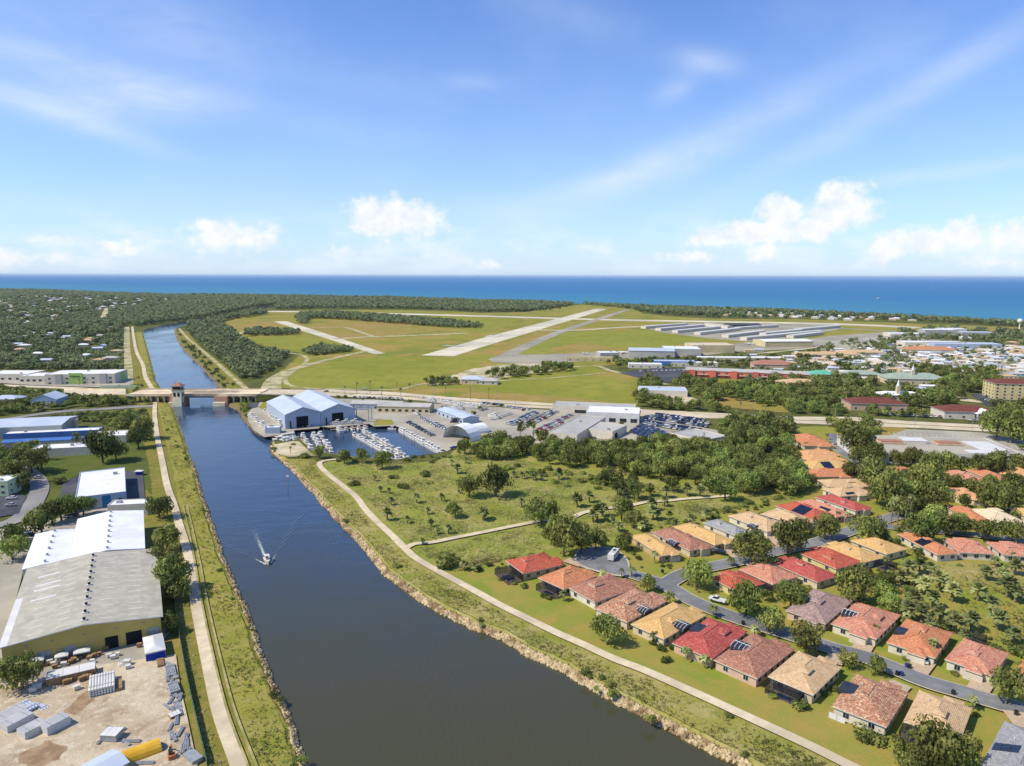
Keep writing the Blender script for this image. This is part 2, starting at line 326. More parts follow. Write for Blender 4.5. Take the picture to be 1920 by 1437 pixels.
# ---------------------------------------------------------------- mesh helpers
COL = S.collection
class MB:
    def __init__(s): s.v = []; s.f = []; s.i = []; s.mats = []
    def mi(s, m):
        m = M.get(m, m) if isinstance(m, str) else m
        if m not in s.mats: s.mats.append(m)
        return s.mats.index(m)
    def add(s, vs, fs, m):
        n = len(s.v); k = s.mi(m); s.v += [tuple(p) for p in vs]
        for f in fs: s.f.append(tuple(n + a for a in f)); s.i.append(k)
    def quad(s, a, b, c, d, m): s.add([a, b, c, d], [(0, 1, 2, 3)], m)
    def box(s, cx, cy, z0, w, d, h, m, rot=0.0, top=None):
        c, sn = math.cos(rot), math.sin(rot); q = []
        for z in (z0, z0 + h):
            for x, y in ((-w / 2, -d / 2), (w / 2, -d / 2), (w / 2, d / 2), (-w / 2, d / 2)):
                q.append((cx + x * c - y * sn, cy + x * sn + y * c, z))
        s.add(q, [(0, 3, 2, 1), (0, 1, 5, 4), (1, 2, 6, 5), (2, 3, 7, 6), (3, 0, 4, 7)], m); s.add(q[4:], [(0, 1, 2, 3)], top or m)
    def prism(s, poly, z0, z1, m, top=None):
        n = len(poly); vs = [(p[0], p[1], z0) for p in poly] + [(p[0], p[1], z1) for p in poly]
        s.add(vs, [(i, (i + 1) % n, n + (i + 1) % n, n + i) for i in range(n)], m)
        s.add([(p[0], p[1], z1) for p in poly], [tuple(range(n))], top or m)
    def cyl(s, cx, cy, z0, z1, r0, r1, m, n=8):
        vs = [(cx + math.cos(2 * PI * i / n) * r0, cy + math.sin(2 * PI * i / n) * r0, z0) for i in range(n)] + \
             [(cx + math.cos(2 * PI * i / n) * r1, cy + math.sin(2 * PI * i / n) * r1, z1) for i in range(n)]
        s.add(vs, [(i, (i + 1) % n, n + (i + 1) % n, n + i) for i in range(n)] + [tuple(range(n, 2 * n))], m)
    def tube(s, p, q, r, m, n=6, r1=None):
        p, q = Vector(p), Vector(q); r1 = r if r1 is None else r1; d = (q - p).normalized()
        a = d.cross(Vector((0, 0, 1)));
        if a.length < 1e-3: a = Vector((1, 0, 0))
        a.normalize(); b = d.cross(a)
        vs = [p + (a * math.cos(2 * PI * i / n) + b * math.sin(2 * PI * i / n)) * r for i in range(n)] + \
             [q + (a * math.cos(2 * PI * i / n) + b * math.sin(2 * PI * i / n)) * r1 for i in range(n)]
        s.add(vs, [(i, (i + 1) % n, n + (i + 1) % n, n + i) for i in range(n)] + [tuple(range(n, 2 * n)), tuple(range(n - 1, -1, -1))], m)
    def mesh(s, name):
        me = bpy.data.meshes.new(name); me.from_pydata(s.v, [], s.f); me.update()
        for m in s.mats: me.materials.append(m)
        me.polygons.foreach_set('material_index', s.i)
        return me
    def build(s, name, parent=None, loc=None, rot=0):
        return link(name, s.mesh(name), parent, loc, rot)
def link(name, me, parent=None, loc=None, rot=0):
    o = bpy.data.objects.new(name, me); COL.objects.link(o)
    if parent: o.parent = parent
    if loc is not None: o.location = loc
    if rot: o.rotation_euler = (0, 0, rot)
    return o
def tag(o, label=None, cat=None, group=None, kind=None):
    for k, v in (('label', label), ('category', cat), ('group', group), ('kind', kind)):
        if v: o[k] = v
    return o
def empty(name, loc, rot=0, label=None, cat=None, group=None):
    o = bpy.data.objects.new(name, None); COL.objects.link(o); o.location = loc; o.rotation_euler = (0, 0, rot); o.empty_display_size = 1
    return tag(o, label, cat, group)
def npmesh(name, v, f, mats, mi=None):
    me = bpy.data.meshes.new(name); n = len(f); k = f.shape[1]
    me.vertices.add(len(v)); me.vertices.foreach_set('co', v.astype(np.float32).ravel())
    me.loops.add(n * k); me.loops.foreach_set('vertex_index', f.astype(np.int32).ravel())
    me.polygons.add(n); me.polygons.foreach_set('loop_start', np.arange(0, n * k, k, dtype=np.int32))
    me.polygons.foreach_set('loop_total', np.full(n, k, dtype=np.int32))
    for m in mats: me.materials.append(m)
    if mi is not None: me.polygons.foreach_set('material_index', mi.astype(np.int32))
    me.update(calc_edges=True); return me
def copy_tree(o, parent=None):
    c = o.copy(); COL.objects.link(c)
    if parent: c.parent = parent
    for ch in o.children: copy_tree(ch, c)
    return c

# raster of ground that trees keep off
RX, RY, RS = -3600.0, 100.0, 2.0
NXC, NYC = 3000, 2000
OCC = np.zeros((NYC, NXC), bool)
def occ_poly(poly, grow=0):
    xs = [p[0] for p in poly]; ys = [p[1] for p in poly]
    i0, i1 = int((min(xs) - grow - RX) / RS), int((max(xs) + grow - RX) / RS) + 1
    j0, j1 = int((min(ys) - grow - RY) / RS), int((max(ys) + grow - RY) / RS) + 1
    i0, i1 = max(0, i0), min(NXC, i1); j0, j1 = max(0, j0), min(NYC, j1)
    if i0 >= i1 or j0 >= j1: return
    X, Y = np.meshgrid(RX + RS * (np.arange(i0, i1) + .5), RY + RS * (np.arange(j0, j1) + .5))
    OCC[j0:j1, i0:i1] |= inpoly(X, Y, poly)
def occ_disc(x, y, r):
    i, j = int((x - RX) / RS), int((y - RY) / RS); k = max(0, int(r / RS))
    if i < 0 or j < 0: return
    OCC[max(0, j - k):max(0, j + k + 1), max(0, i - k):max(0, i + k + 1)] = True
def inpoly(X, Y, poly):
    r = np.zeros(np.shape(X), bool); n = len(poly)
    for k in range(n):
        x0, y0 = poly[k][0], poly[k][1]; x1, y1 = poly[(k + 1) % n][0], poly[(k + 1) % n][1]
        if y0 == y1: continue
        c = ((y0 > Y) != (y1 > Y)) & (X < (x1 - x0) * (Y - y0) / (y1 - y0) + x0); r ^= c
    return r
def occupied(x, y):
    i, j = int((x - RX) / RS), int((y - RY) / RS)
    return 0 <= i < NXC and 0 <= j < NYC and bool(OCC[j, i])

def smooth(pts, n=6, closed=False):
    out = []; N = len(pts)
    for i in range(N if closed else N - 1):
        p0 = pts[(i - 1) % N] if closed or i > 0 else pts[i]; p1 = pts[i]; p2 = pts[(i + 1) % N]; p3 = pts[(i + 2) % N] if closed or i + 2 < N else pts[min(i + 1, N - 1)]
        for k in range(n):
            t = k / n
            out.append(.5 * ((2 * p1) + (-p0 + p2) * t + (2 * p0 - 5 * p1 + 4 * p2 - p3) * t * t + (-p0 + 3 * p1 - 3 * p2 + p3) * t ** 3))
    if not closed: out.append(pts[-1])
    return out
def tess(vs):
    return [tuple(t) for t in tessellate_polygon([vs])]
def sheet(name, px, z, m, jit=0.0, sm=False, kind='structure', zpx=0, occ=False):
    pts = [G(u, v, zpx) for u, v in px]
    if sm: pts = smooth(pts, 6, True)
    if jit:
        q = []
        for i, p in enumerate(pts):
            nx = pts[(i + 1) % len(pts)]; L = (nx - p).length; k = max(1, min(40, int(L / max(jit * 1.5, 1))))
            for j in range(k):
                r = p.lerp(nx, j / k); q.append(Vector((r.x + rnd.uniform(-jit, jit), r.y + rnd.uniform(-jit, jit), 0)))
        pts = q
    pts = [Vector((p.x, p.y, z)) for p in pts]
    b = MB(); fs = tess(pts); b.add(pts, fs, m)
    # make faces point up
    me = b.mesh(name); o = link(name, me)
    fix_up(me)
    o['kind'] = kind
    if occ: occ_poly([(p.x, p.y) for p in pts])
    return o
def fix_up(me):
    if sum(p.normal.z * p.area for p in me.polygons) < 0: me.flip_normals()
def strip_pts(pts, w, sm=6):
    p = smooth(pts, sm) if sm else pts
    L, R = [], []
    for i in range(len(p)):
        d = (p[min(i + 1, len(p) - 1)] - p[max(i - 1, 0)]); d.z = 0; d.normalize(); n = Vector((-d.y, d.x, 0))
        ww = w[0] + (w[1] - w[0]) * i / (len(p) - 1) if isinstance(w, tuple) else w
        L.append(p[i] + n * ww / 2); R.append(p[i] - n * ww / 2)
    return p, L, R
def strip(name, px, w, z, m, sm=6, occr=1, world=False):
    pts = px if world else [G(u, v) for u, v in px]
    p, L, R = strip_pts(pts, w, sm); b = MB(); n = len(p)
    vs = [(q.x, q.y, z) for q in R] + [(q.x, q.y, z) for q in L]
    b.add(vs, [(i, i + 1, n + i + 1, n + i) for i in range(n - 1)], m)
    o = b.build(name); o['kind'] = 'structure'
    if occr:
        W_ = max(w) if isinstance(w, tuple) else w
        for i in range(n - 1):
            L_ = (p[i + 1] - p[i]).length
            for k in range(int(L_ / 2) + 1):
                q = p[i].lerp(p[i + 1], k * 2 / max(L_, 2)); occ_disc(q.x, q.y, W_ / 2 + 1)
    return o

# ---------------------------------------------------------------- land, canal, sea
LB = [(640, 1560), (583, 1437), (545, 1340), (510, 1260), (470, 1150), (437, 1080), (400, 980), (375, 900), (350, 830), (335, 785), (322, 760), (306, 735), (298, 722), (290, 700), (278, 655), (270, 628), (272, 620), (292, 613), (330, 606), (346, 603), (400, 594), (440, 585.5), (480, 577.5), (520, 573)]
RB1 = [(520, 576), (480, 581.5), (440, 590.5), (400, 599), (365, 606.5), (345, 611), (330, 616), (326, 622), (332, 640), (346, 660), (376, 690), (401, 718), (413, 738), (423, 760), (446, 772), (452, 785), (470, 806), (482, 816), (494, 822.5)]
BAS = [(520, 818.5), (553, 814.5), (551, 808.5), (599, 804.5), (600, 801.5), (617, 805.5), (619, 803), (683, 797), (692, 796), (701, 801), (740, 799), (756, 806), (773, 816), (798, 828), (835, 845.5), (836, 850), (817, 857), (773, 862.5), (769, 867), (731, 869), (700, 865), (660, 862.5), (625, 857), (603, 853), (586, 850.5), (562, 827.5), (548, 827), (516, 831)]
RB2 = [(504, 833), (505, 848), (515, 858), (527, 868), (540, 880), (560, 900), (595, 940), (635, 985), (668, 1018), (698, 1056), (720, 1082), (760, 1113), (810, 1145), (880, 1181), (934, 1202), (988, 1235), (1043, 1259), (1097, 1292), (1151, 1322), (1233, 1365), (1370, 1437), (1560, 1540)]
WZ = -2.0
def resample(p, step):
    out = [p[0]]
    for i in range(1, len(p)):
        L = (p[i] - p[i - 1]).length; k = max(1, int(L / (step + p[i].y * .006)))
        for j in range(1, k + 1): out.append(p[i - 1].lerp(p[i], j / k))
    return out
def jitter(p, a):
    return [Vector((q.x + rnd.uniform(-a, a), q.y + rnd.uniform(-a, a), q.z)) for q in p]
lbw = jitter(resample(smooth([G(u, v, WZ) for u, v in LB], 5), 4), .5)
r1w = jitter(resample(smooth([G(u, v, WZ) for u, v in RB1], 5), 4), .5)
bsw = [G(u, v, WZ) for u, v in BAS]
r2w = jitter(resample(smooth([G(u, v, WZ) for u, v in RB2], 5), 3.5), .35)
chain = lbw + r1w + bsw + r2w
offs = [3.4] * len(lbw) + [4.5] * len(r1w) + [0.4] * len(bsw) + [3.8] * len(r2w)
def offset(chain, offs):
    out = []; n = len(chain)
    for i in range(n):
        d1 = (chain[i] - chain[max(i - 1, 0)]); d2 = (chain[min(i + 1, n - 1)] - chain[i])
        if d1.length: d1.normalize()
        if d2.length: d2.normalize()
        d = d1 + d2
        if d.length < .2: d = d2
        d.normalize(); nrm = Vector((-d.y, d.x, 0))
        out.append(chain[i] + nrm * offs[i])
    return out
top = [Vector((p.x, p.y, 0)) for p in offset(chain, offs)]
COAST = [(-900, 533.5), (-300, 539), (0, 541), (60, 542.5), (175, 547.5), (300, 550.5), (388, 550.5), (480, 551), (560, 554), (600, 555), (720, 557), (900, 562.5), (1000, 565), (1100, 570), (1200, 574.5), (1300, 578), (1380, 580), (1500, 585), (1600, 590), (1700, 595), (1800, 601), (1920, 608), (2200, 625), (2700, 650)]
cw = resample([G(u, v, 0) for u, v in COAST], 60); cw = [Vector((q.x, q.y, 0)) for q in cw]
cw = [q + Vector((rnd.uniform(-6, 6), rnd.uniform(-6, 6), 0)) for q in cw]
xL, xR = lbw[0].x, r2w[-1].x
land = [Vector((-12000, -400, 0)), Vector((xL - 10, -400, 0))] + top + [Vector((xR + 10, -400, 0)), Vector((9000, -400, 0))] + cw[::-1] + [Vector((-12000, cw[0].y, 0))]
b = MB(); b.add(land, tess(land), 'scrub'); me = b.mesh('ground'); fix_up(me); ground = link('ground', me); ground['kind'] = 'structure'
# sandy shore skirt
b = MB()
for i in range(len(cw) - 1):
    a, c = cw[i], cw[i + 1]; d = (c - a).normalized(); n = Vector((-d.y, d.x, 0)) * 14
    b.quad(a, c, c + n + Vector((0, 0, -3)), a + n + Vector((0, 0, -3)), 'sand')
o = b.build('beach'); o['kind'] = 'structure'
# banks
def bank3(name, vs, r, cols, rows, m, mwet, mup):
    b = MB(); b.v = vs
    for a in range(len(cols) - 1):
        for k in range(rows): b.f.append((a * r + k, a * r + k + 1, (a + 1) * r + k + 1, (a + 1) * r + k)); b.i.append(b.mi(mwet if k < 2 else (m if k < 4 else mup)))
    o = b.build(name); o['kind'] = 'structure'
def bank(name, i0, i1, m, mwet, rows=6, mup=None):
    b = MB(); vs = []; cols = list(range(i0, i1))
    for i in cols:
        for k in range(rows + 1):
            t = k / rows; p = chain[i].lerp(top[i], t)
            j = 0 if k in (0, rows) else .35
            vs.append((p.x + rnd.uniform(-j, j), p.y + rnd.uniform(-j, j), (WZ - .6) + (2.6) * (t ** .8) + (0 if k == rows else rnd.uniform(-j, j) * .8)))
    r = rows + 1
    if mup: return bank3(name, vs, r, cols, rows, m, mwet, mup)
    fs1 = [(a * r + k, a * r + k + 1, (a + 1) * r + k + 1, (a + 1) * r + k) for a in range(len(cols) - 1) for k in range(rows) if k < 2]
    fs2 = [(a * r + k, a * r + k + 1, (a + 1) * r + k + 1, (a + 1) * r + k) for a in range(len(cols) - 1) for k in range(rows) if k >= 2]
    n = len(b.v); b.v += vs
    for f in fs1: b.f.append(f); b.i.append(b.mi(mwet))
    for f in fs2: b.f.append(f); b.i.append(b.mi(m))
    o = b.build(name); o['kind'] = 'structure'
nl, n1, nb = len(lbw), len(r1w), len(bsw)
bank('bank_slope_west', 0, nl, 'bank_green', 'rock'); bank('bank_slope_northeast', nl, nl + n1 + 1, 'rock_dark', 'rock_wet')
bank('bank_slope_east', nl + n1 + nb, len(chain), 'rock', 'rock_wet', 6, 'bank')
b = MB()
for i in range(nl + n1 - 1, nl + n1 + nb):
    a, c = top[i], top[i + 1]
    b.quad((a.x, a.y, .35), (c.x, c.y, .35), (c.x, c.y, -3), (a.x, a.y, -3), 'dock')
o = b.build('seawall'); tag(o, 'low weathered seawall edging the marina basin', 'seawall')
# loose riprap stones along the east bank
def rocks(name, idx, n, m, smin, smax, lo=.1, hi=1.05):
    V, Fc = [], []
    base = np.array([(x, y, z) for x in (-1, 1) for y in (-1, 1) for z in (-1, 1)], float)
    fc = np.array([(0, 1, 3, 2), (4, 6, 7, 5), (0, 4, 5, 1), (2, 3, 7, 6), (0, 2, 6, 4), (1, 5, 7, 3)])
    rr = np.random.RandomState(3)
    for k in range(n):
        i = rnd.choice(idx); t = rnd.uniform(lo, hi); p = chain[i].lerp(top[i], t); q = chain[i + 1].lerp(top[i + 1], t); p = p.lerp(q, rnd.random())
        s = rnd.uniform(smin, smax); a = rr.randn(3, 3); qq, _ = np.linalg.qr(a)
        vv = (base * (s * rr.uniform(.5, 1, 3)) * .5 * rr.uniform(.75, 1.1, (8, 1))) @ qq + np.array([p.x, p.y, WZ - .4 + 2.4 * min(t, 1) ** .8])
        V.append(vv); Fc.append(fc + 8 * k)
    o = link(name, npmesh(name, np.vstack(V), np.vstack(Fc), [m])); o['kind'] = 'stuff'
    tag(o, 'pale riprap stones along the canal edge', 'rocks')
near = [i for i in range(nl + n1 + nb, len(chain) - 1) if 100 < chain[i].y < 420]
rocks('riprap_stones', near, 6500, M['rock'], .4, 1.05, .16, .72)
near = [i for i in range(0, nl - 1) if 100 < chain[i].y < 420]
rocks('riprap_stones', near, 3800, M['rock'], .4, 1.0, .12, .62)
b_ = COL.objects['riprap_stones.001']; b_['label'] = 'pale stones along the west canal edge'
# water
def sea_mat():
    m = bpy.data.materials.new('sea_surface'); m.use_nodes = True; t = NT(m.node_tree)
    b = t.n('ShaderNodeBsdfPrincipled'); o = t.n('ShaderNodeOutputMaterial'); t.l(b.outputs[0], o.inputs[0])
    g = t.n('ShaderNodeNewGeometry'); P = g.outputs['Position']
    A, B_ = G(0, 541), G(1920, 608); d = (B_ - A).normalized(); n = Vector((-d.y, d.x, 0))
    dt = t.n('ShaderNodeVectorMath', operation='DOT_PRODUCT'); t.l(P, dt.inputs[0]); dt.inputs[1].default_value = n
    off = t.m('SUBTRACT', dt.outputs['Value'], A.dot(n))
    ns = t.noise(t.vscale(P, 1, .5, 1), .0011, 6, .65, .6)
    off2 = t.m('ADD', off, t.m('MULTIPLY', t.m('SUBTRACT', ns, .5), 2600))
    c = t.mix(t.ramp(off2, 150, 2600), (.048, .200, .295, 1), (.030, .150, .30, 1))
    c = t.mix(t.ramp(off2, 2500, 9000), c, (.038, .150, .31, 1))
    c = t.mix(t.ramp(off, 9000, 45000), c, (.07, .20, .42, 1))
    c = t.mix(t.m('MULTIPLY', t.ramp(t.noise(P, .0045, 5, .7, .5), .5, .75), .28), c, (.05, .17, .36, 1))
    t.l(c, b.inputs['Base Color']); b.inputs['Roughness'].default_value = .6; b.inputs['Specular IOR Level'].default_value = .06
    return m
b = MB(); b.quad((-150000, 800, WZ - .3), (150000, 800, WZ - .3), (150000, 190000, WZ - .3), (-150000, 190000, WZ - .3), sea_mat()); o = b.build('sea'); o['kind'] = 'structure'
poly = [Vector((-320, -400, WZ)), Vector((400, -400, WZ)), G(1700, 1437, WZ), G(900, 1150, WZ), G(720, 1000, WZ), G(900, 880, WZ), G(880, 790, WZ), G(470, 770, WZ), G(430, 700, WZ), G(360, 630, WZ), G(560, 590, WZ), G(560, 565, WZ), G(300, 585, WZ), G(225, 620, WZ), G(260, 760, WZ), G(330, 1000, WZ)]
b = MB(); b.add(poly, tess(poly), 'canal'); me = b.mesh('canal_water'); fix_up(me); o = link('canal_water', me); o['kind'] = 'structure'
_p, _l, _r = strip_pts([G(u, v) for u, v in [(640, 1500), (480, 1180), (430, 900), (390, 780), (330, 700), (296, 630), (345, 606), (420, 592), (520, 574)]], 52, 6)

# ---------------------------------------------------------------- ground sheets
zc = [0.0]
def Z():
    zc[0] += .006; return zc[0]
sheet('neighbourhood_lawn', [(815, 1072), (880, 1060), (930, 1048), (1040, 1025), (1190, 992), (1370, 955), (1500, 930), (1560, 880), (1490, 800), (1600, 800), (1700, 850), (1960, 850), (2200, 900), (2500, 1500), (1700, 1600), (1600, 1437), (1400, 1352), (1151, 1242), (988, 1166), (880, 1108)], Z(), 'lawn', .8)
sheet('dry_grass', [(905, 900), (960, 895), (1050, 905), (1110, 935), (1060, 960), (1000, 960), (950, 975), (905, 975), (870, 960), (880, 930)], Z(), 'meadow_dry', 3)
sheet('dry_grass', [(1100, 925), (1180, 935), (1250, 948), (1190, 965), (1130, 970), (1090, 990), (1040, 985), (1070, 965)], Z(), 'meadow_dry', 2)
sheet('dry_grass', [(1660, 1085), (1700, 1062), (1790, 1054), (1960, 1056), (1960, 1120), (1900, 1105), (1820, 1092), (1750, 1085), (1710, 1110), (1680, 1120)], Z(), 'meadow_dry', 2)
sheet('preserve_grass', [(1760, 1095), (1960, 1110), (1960, 1240), (1850, 1190), (1780, 1150)], Z(), 'lawn', 2)
pathR = [(630, 863), (612, 865), (600, 869), (602, 878), (620, 895), (643, 913), (668, 934), (686, 958), (710, 983), (735, 1006), (757, 1028), (780, 1049), (821, 1073), (880, 1105), (934, 1135), (988, 1162), (1043, 1189), (1097, 1213), (1151, 1238), (1206, 1259), (1287, 1295), (1340, 1319), (1431, 1361), (1521, 1403), (1591, 1438), (1760, 1520)]
sheet('meadow', [(601, 872), (604, 862), (660, 867), (731, 873), (800, 866), (838, 858), (872, 826), (905, 815), (1000, 838), (1180, 848), (1350, 866), (1530, 900), (1505, 935), (1370, 958), (1190, 998), (1040, 1030), (930, 1055), (870, 1068), (823, 1074)] + pathR[4:13][::-1], Z(), 'meadow', 0)
rbp = [(507, 846), (517, 858), (529, 867), (542, 878), (563, 898), (598, 937), (638, 981), (671, 1013), (702, 1050), (724, 1075), (764, 1106), (814, 1138), (884, 1174), (938, 1195), (992, 1228), (1047, 1252), (1101, 1285), (1155, 1315), (1238, 1358), (1375, 1428), (1565, 1525)]
rtop = [PX(p.x, p.y) for p in offset(top, [.25] * len(top))[nl + n1 + nb + 2:] if p.y > 40]
sheet('bank_grass', [(590, 861)] + pathR[3:] + rtop[::-1] + [(540, 861)], Z(), 'bank', 0)
sheet('bank_grass', [(528, 862), (575, 862), (596, 880), (625, 912), (650, 945), (650, 956), (624, 932), (592, 900), (560, 876)], Z(), 'bank_green', 2)
# west bank
lbt = [top[i] for i in range(nl) if top[i].y < 1400]
ins = offset([Vector((p.x, p.y, 0)) for p in lbt], [26.0] * len(lbt))
q = [PX(p.x, p.y) for p in lbt]; r = [PX(p.x, p.y) for p in ins]
sheet('west_verge', q + r[::-1], Z(), 'verge', 0)
ins = offset([Vector((p.x, p.y, 0)) for p in lbt], [9.0] * len(lbt)); r = [PX(p.x, p.y) for p in ins]
sheet('west_bank_grass', q + r[::-1], Z(), 'bank_green', 0)
rt = [top[i] for i in range(nl, nl + n1) if 560 < top[i].y < 1400]
ins = offset([Vector((p.x, p.y, 0)) for p in rt], [22.0] * len(rt))
sheet('northeast_verge', [PX(p.x, p.y) for p in rt] + [PX(p.x, p.y) for p in ins][::-1], Z(), 'verge', 0)
# airfield
sheet('airfield', [(420, 604), (470, 590), (520, 584), (600, 581), (750, 581.5), (850, 584), (900, 587), (980, 586), (1040, 578), (1090, 571.5), (1180, 575), (1205, 588), (1260, 594), (1340, 598), (1500, 599), (1640, 604), (1760, 609), (1960, 615), (1960, 626), (1780, 619), (1700, 622), (1660, 632), (1640, 645), (1500, 655), (1330, 662), (1200, 672), (1120, 690), (1200, 705), (1198, 745), (1190, 768), (1000, 758), (916, 750), (760, 738), (700, 732), (560, 730), (520, 726), (512, 706), (545, 682), (562, 667), (552, 655), (500, 652), (455, 632), (428, 618)], Z(), 'field', 3)
Z(); Z()
sheet('field_patch', [(415, 607), (440, 600), (525, 605), (570, 622), (560, 626), (458, 628)], Z(), 'field_dry', 4)
sheet('field_patch', [(470, 634), (560, 628), (640, 645), (680, 655), (650, 652), (600, 650), (560, 660), (520, 658)], Z(), 'field_lush', 4)
sheet('field_patch', [(528, 712), (560, 694), (620, 680), (700, 668), (790, 669), (905, 673), (900, 684), (850, 694), (790, 716), (700, 727), (600, 728), (545, 727)], Z(), 'field_lush', 4)
sheet('field_patch', [(965, 668), (1005, 645), (1060, 624), (1200, 619), (1270, 624), (1330, 632), (1320, 641), (1200, 655), (1110, 662), (1000, 667)], Z(), 'field_lush', 4)
sheet('field_patch', [(905, 658), (1015, 621), (1045, 622), (960, 660), (930, 668)], Z(), 'field_dry', 3)
sheet('field_patch', [(580, 608), (640, 600), (760, 606), (850, 618), (690, 633), (640, 636), (600, 620)], Z(), 'field_dry', 5)
sheet('field_patch', [(1040, 652), (1090, 643), (1150, 650), (1180, 656), (1060, 664), (1020, 664)], Z(), 'field_dry', 5)
sheet('field_patch', [(1500, 603), (1700, 609), (1960, 617), (1960, 625), (1780, 618), (1640, 612)], Z(), 'field_dry', 4)
sheet('field_patch', [(680, 592), (980, 598), (930, 618), (900, 625), (850, 614)], Z(), 'field_lush', 5)
sheet('field_patch', [(920, 690), (1060, 700), (1180, 720), (1190, 764), (1000, 754), (910, 745)], Z(), 'field_lush', 4)
sheet('field_patch', [(960, 738), (1100, 748), (1180, 764), (1000, 756), (850, 744), (880, 736)], Z(), 'field_dry', 3)
sheet('green_lot', [(1290, 700), (1350, 700), (1400, 712), (1380, 738), (1330, 735), (1300, 720)], Z(), 'field_lush', 1)
sheet('green_lot', [(1330, 742), (1480, 760), (1480, 775), (1340, 762)], Z(), 'field_dry', 1)
sheet('green_lot', [(1645, 795), (1690, 800), (1710, 808), (1640, 830), (1610, 815)], Z(), 'field_dry', 1)
sheet('dark_lawn', [(58, 884), (100, 860), (165, 848), (230, 836), (268, 826), (280, 880), (285, 930), (240, 882), (150, 888), (120, 905), (100, 912), (90, 905), (75, 888)], Z(), 'lawn_dark', .6)
# distant shrubland west of the canal gets roads
sheet('sand_lot', [(856, 703), (880, 693), (920, 687), (1010, 676), (1060, 675), (1050, 690), (1010, 700), (960, 705), (930, 712), (900, 716), (830, 722), (805, 722), (810, 712)], Z(), 'sand', 3)
sheet('pond', [(570, 562), (590, 558.5), (618, 559), (610, 564), (580, 566)], Z(), water('pond_water', (.10, .16, .24, 1), .3, .5, .1), 6)
sheet('pond', [(886, 569), (900, 567.5), (918, 568), (915, 571), (890, 571)], Z(), water('pond_water', (.10, .16, .24, 1), .3, .5, .1), 6)
Z(); Z(); Z()
sheet('runway', [(790, 667), (851, 668.5), (900, 652.5), (1138, 580), (1118, 579), (900, 635.5)], Z(), 'runway', 0, occ=True)
strip('cross_runway', [(500, 584), (667, 587), (900, 593), (1118, 599.5), (1360, 604), (1564, 608), (1722, 615)], 60, Z(), 'runway')
strip('taxiway', [(1178, 580.5), (1115, 601), (1050, 623), (1008, 640), (975, 655), (950, 668)], (20, 24), Z(), 'taxi')
strip('taxiway', [(1000, 619), (1080, 619.5), (1170, 614), (1220, 613)], 16, Z(), 'runway')
strip('taxiway', [(1230, 612.5), (1300, 607), (1500, 612), (1640, 620), (1690, 622)], 24, Z(), 'taxi')
sheet('apron', [(915, 674), (955, 660), (965, 658), (975, 666), (1060, 664), (1180, 658), (1280, 651), (1400, 643), (1500, 638), (1560, 630), (1680, 622), (1690, 634), (1640, 645), (1540, 652), (1380, 660), (1310, 668), (1130, 676), (1050, 681), (990, 683), (925, 680)], Z(), 'taxi', 1, occ=True)
sheet('apron', [(1205, 614), (1300, 607), (1560, 609), (1585, 616), (1500, 632), (1400, 641), (1330, 635), (1240, 624)], Z(), 'taxi', 1, occ=True)
strip('old_taxiway', [(525, 603), (600, 627), (640, 640), (712, 664)], (30, 17), Z(), 'runway')
strip('old_taxiway', [(628, 636), (700, 632), (800, 628.5), (876, 625)], 22, Z(), 'sandroad')
strip('old_taxiway', [(585, 615), (645, 614.5), (675, 623), (702, 632)], 9, Z(), 'sandroad')
strip('perimeter_track', [(455, 622), (450, 628), (462, 640), (485, 650), (505, 658), (545, 663), (568, 667), (576, 675), (566, 687), (548, 694)], 6, Z(), 'sandroad')
strip('access_road', [(690, 658), (615, 675), (560, 690), (528, 703), (512, 716), (508, 731)], (9, 20), Z(), 'sandroad')
strip('perimeter_track', [(560, 690), (536, 710), (560, 727), (700, 731), (752, 730), (790, 721), (830, 720)], 5, Z(), 'sandroad')
strip('dirt_road', [(1010, 684), (1075, 688), (1120, 687), (1143, 695), (1188, 705), (1225, 713), (1252, 722)], 7, Z(), 'sandroad')
strip('dirt_road', [(915, 716), (985, 712), (1050, 708), (1140, 699)], 4, Z(), 'sandroad')
# highway
hwt = [(440, 730.5), (500, 730), (620, 731), (740, 736), (840, 745), (916, 750), (1050, 758), (1150, 765), (1235, 770), (1360, 776), (1480, 782), (1600, 783), (1710, 791), (1850, 798), (1990, 806)]
hwb = [(440, 743), (500, 743), (620, 743), (700, 747), (790, 752), (900, 761), (1050, 768), (1225, 783), (1360, 786), (1476, 794), (1600, 799), (1710, 803), (1850, 810), (1990, 818)]
sheet('highway', hwt + hwb[::-1], Z(), 'road', 0, occ=True)
def pxstrip(name, pts, w, m, z=None, sm=4): return strip(name, pts, w, z or Z(), m, sm, 0)
mid = [((a[0]), (a[1] * .5 + bb[1] * .5)) for a, bb in zip(hwt, [(440, 743), (500, 743), (620, 743), (740, 749), (840, 756), (916, 762), (1050, 768), (1150, 776), (1235, 783.5), (1360, 786), (1480, 794), (1600, 799), (1710, 803), (1850, 810), (1990, 818)])]
pxstrip('median', mid[2:7], 3.2, 'verge'); pxstrip('median', mid[9:], 2.5, 'verge')
for dy in (-2.6, 2.6):
    pxstrip('lane_line', [(u, v + dy) for u, v in mid], .3, 'line')
strip('approach_road', [(-90, 719), (30, 724.5), (138, 729), (225, 735)], 11, Z(), 'road')
strip('approach_road', [(-90, 727), (31, 733), (119, 739), (225, 741)], 11, Z(), 'road')
strip('frontage_road', [(-90, 800), (0, 789), (70, 778), (133, 771), (175, 769), (265, 763), (291, 762)], (8, 12), Z(), 'asphalt_left')
strip('canal_road', [(241, 722), (241, 685), (238, 650), (238, 613)], 9, Z(), 'sandroad')
strip('side_road', [(188, 603), (196, 590), (201, 578)], 14, Z(), 'sand')
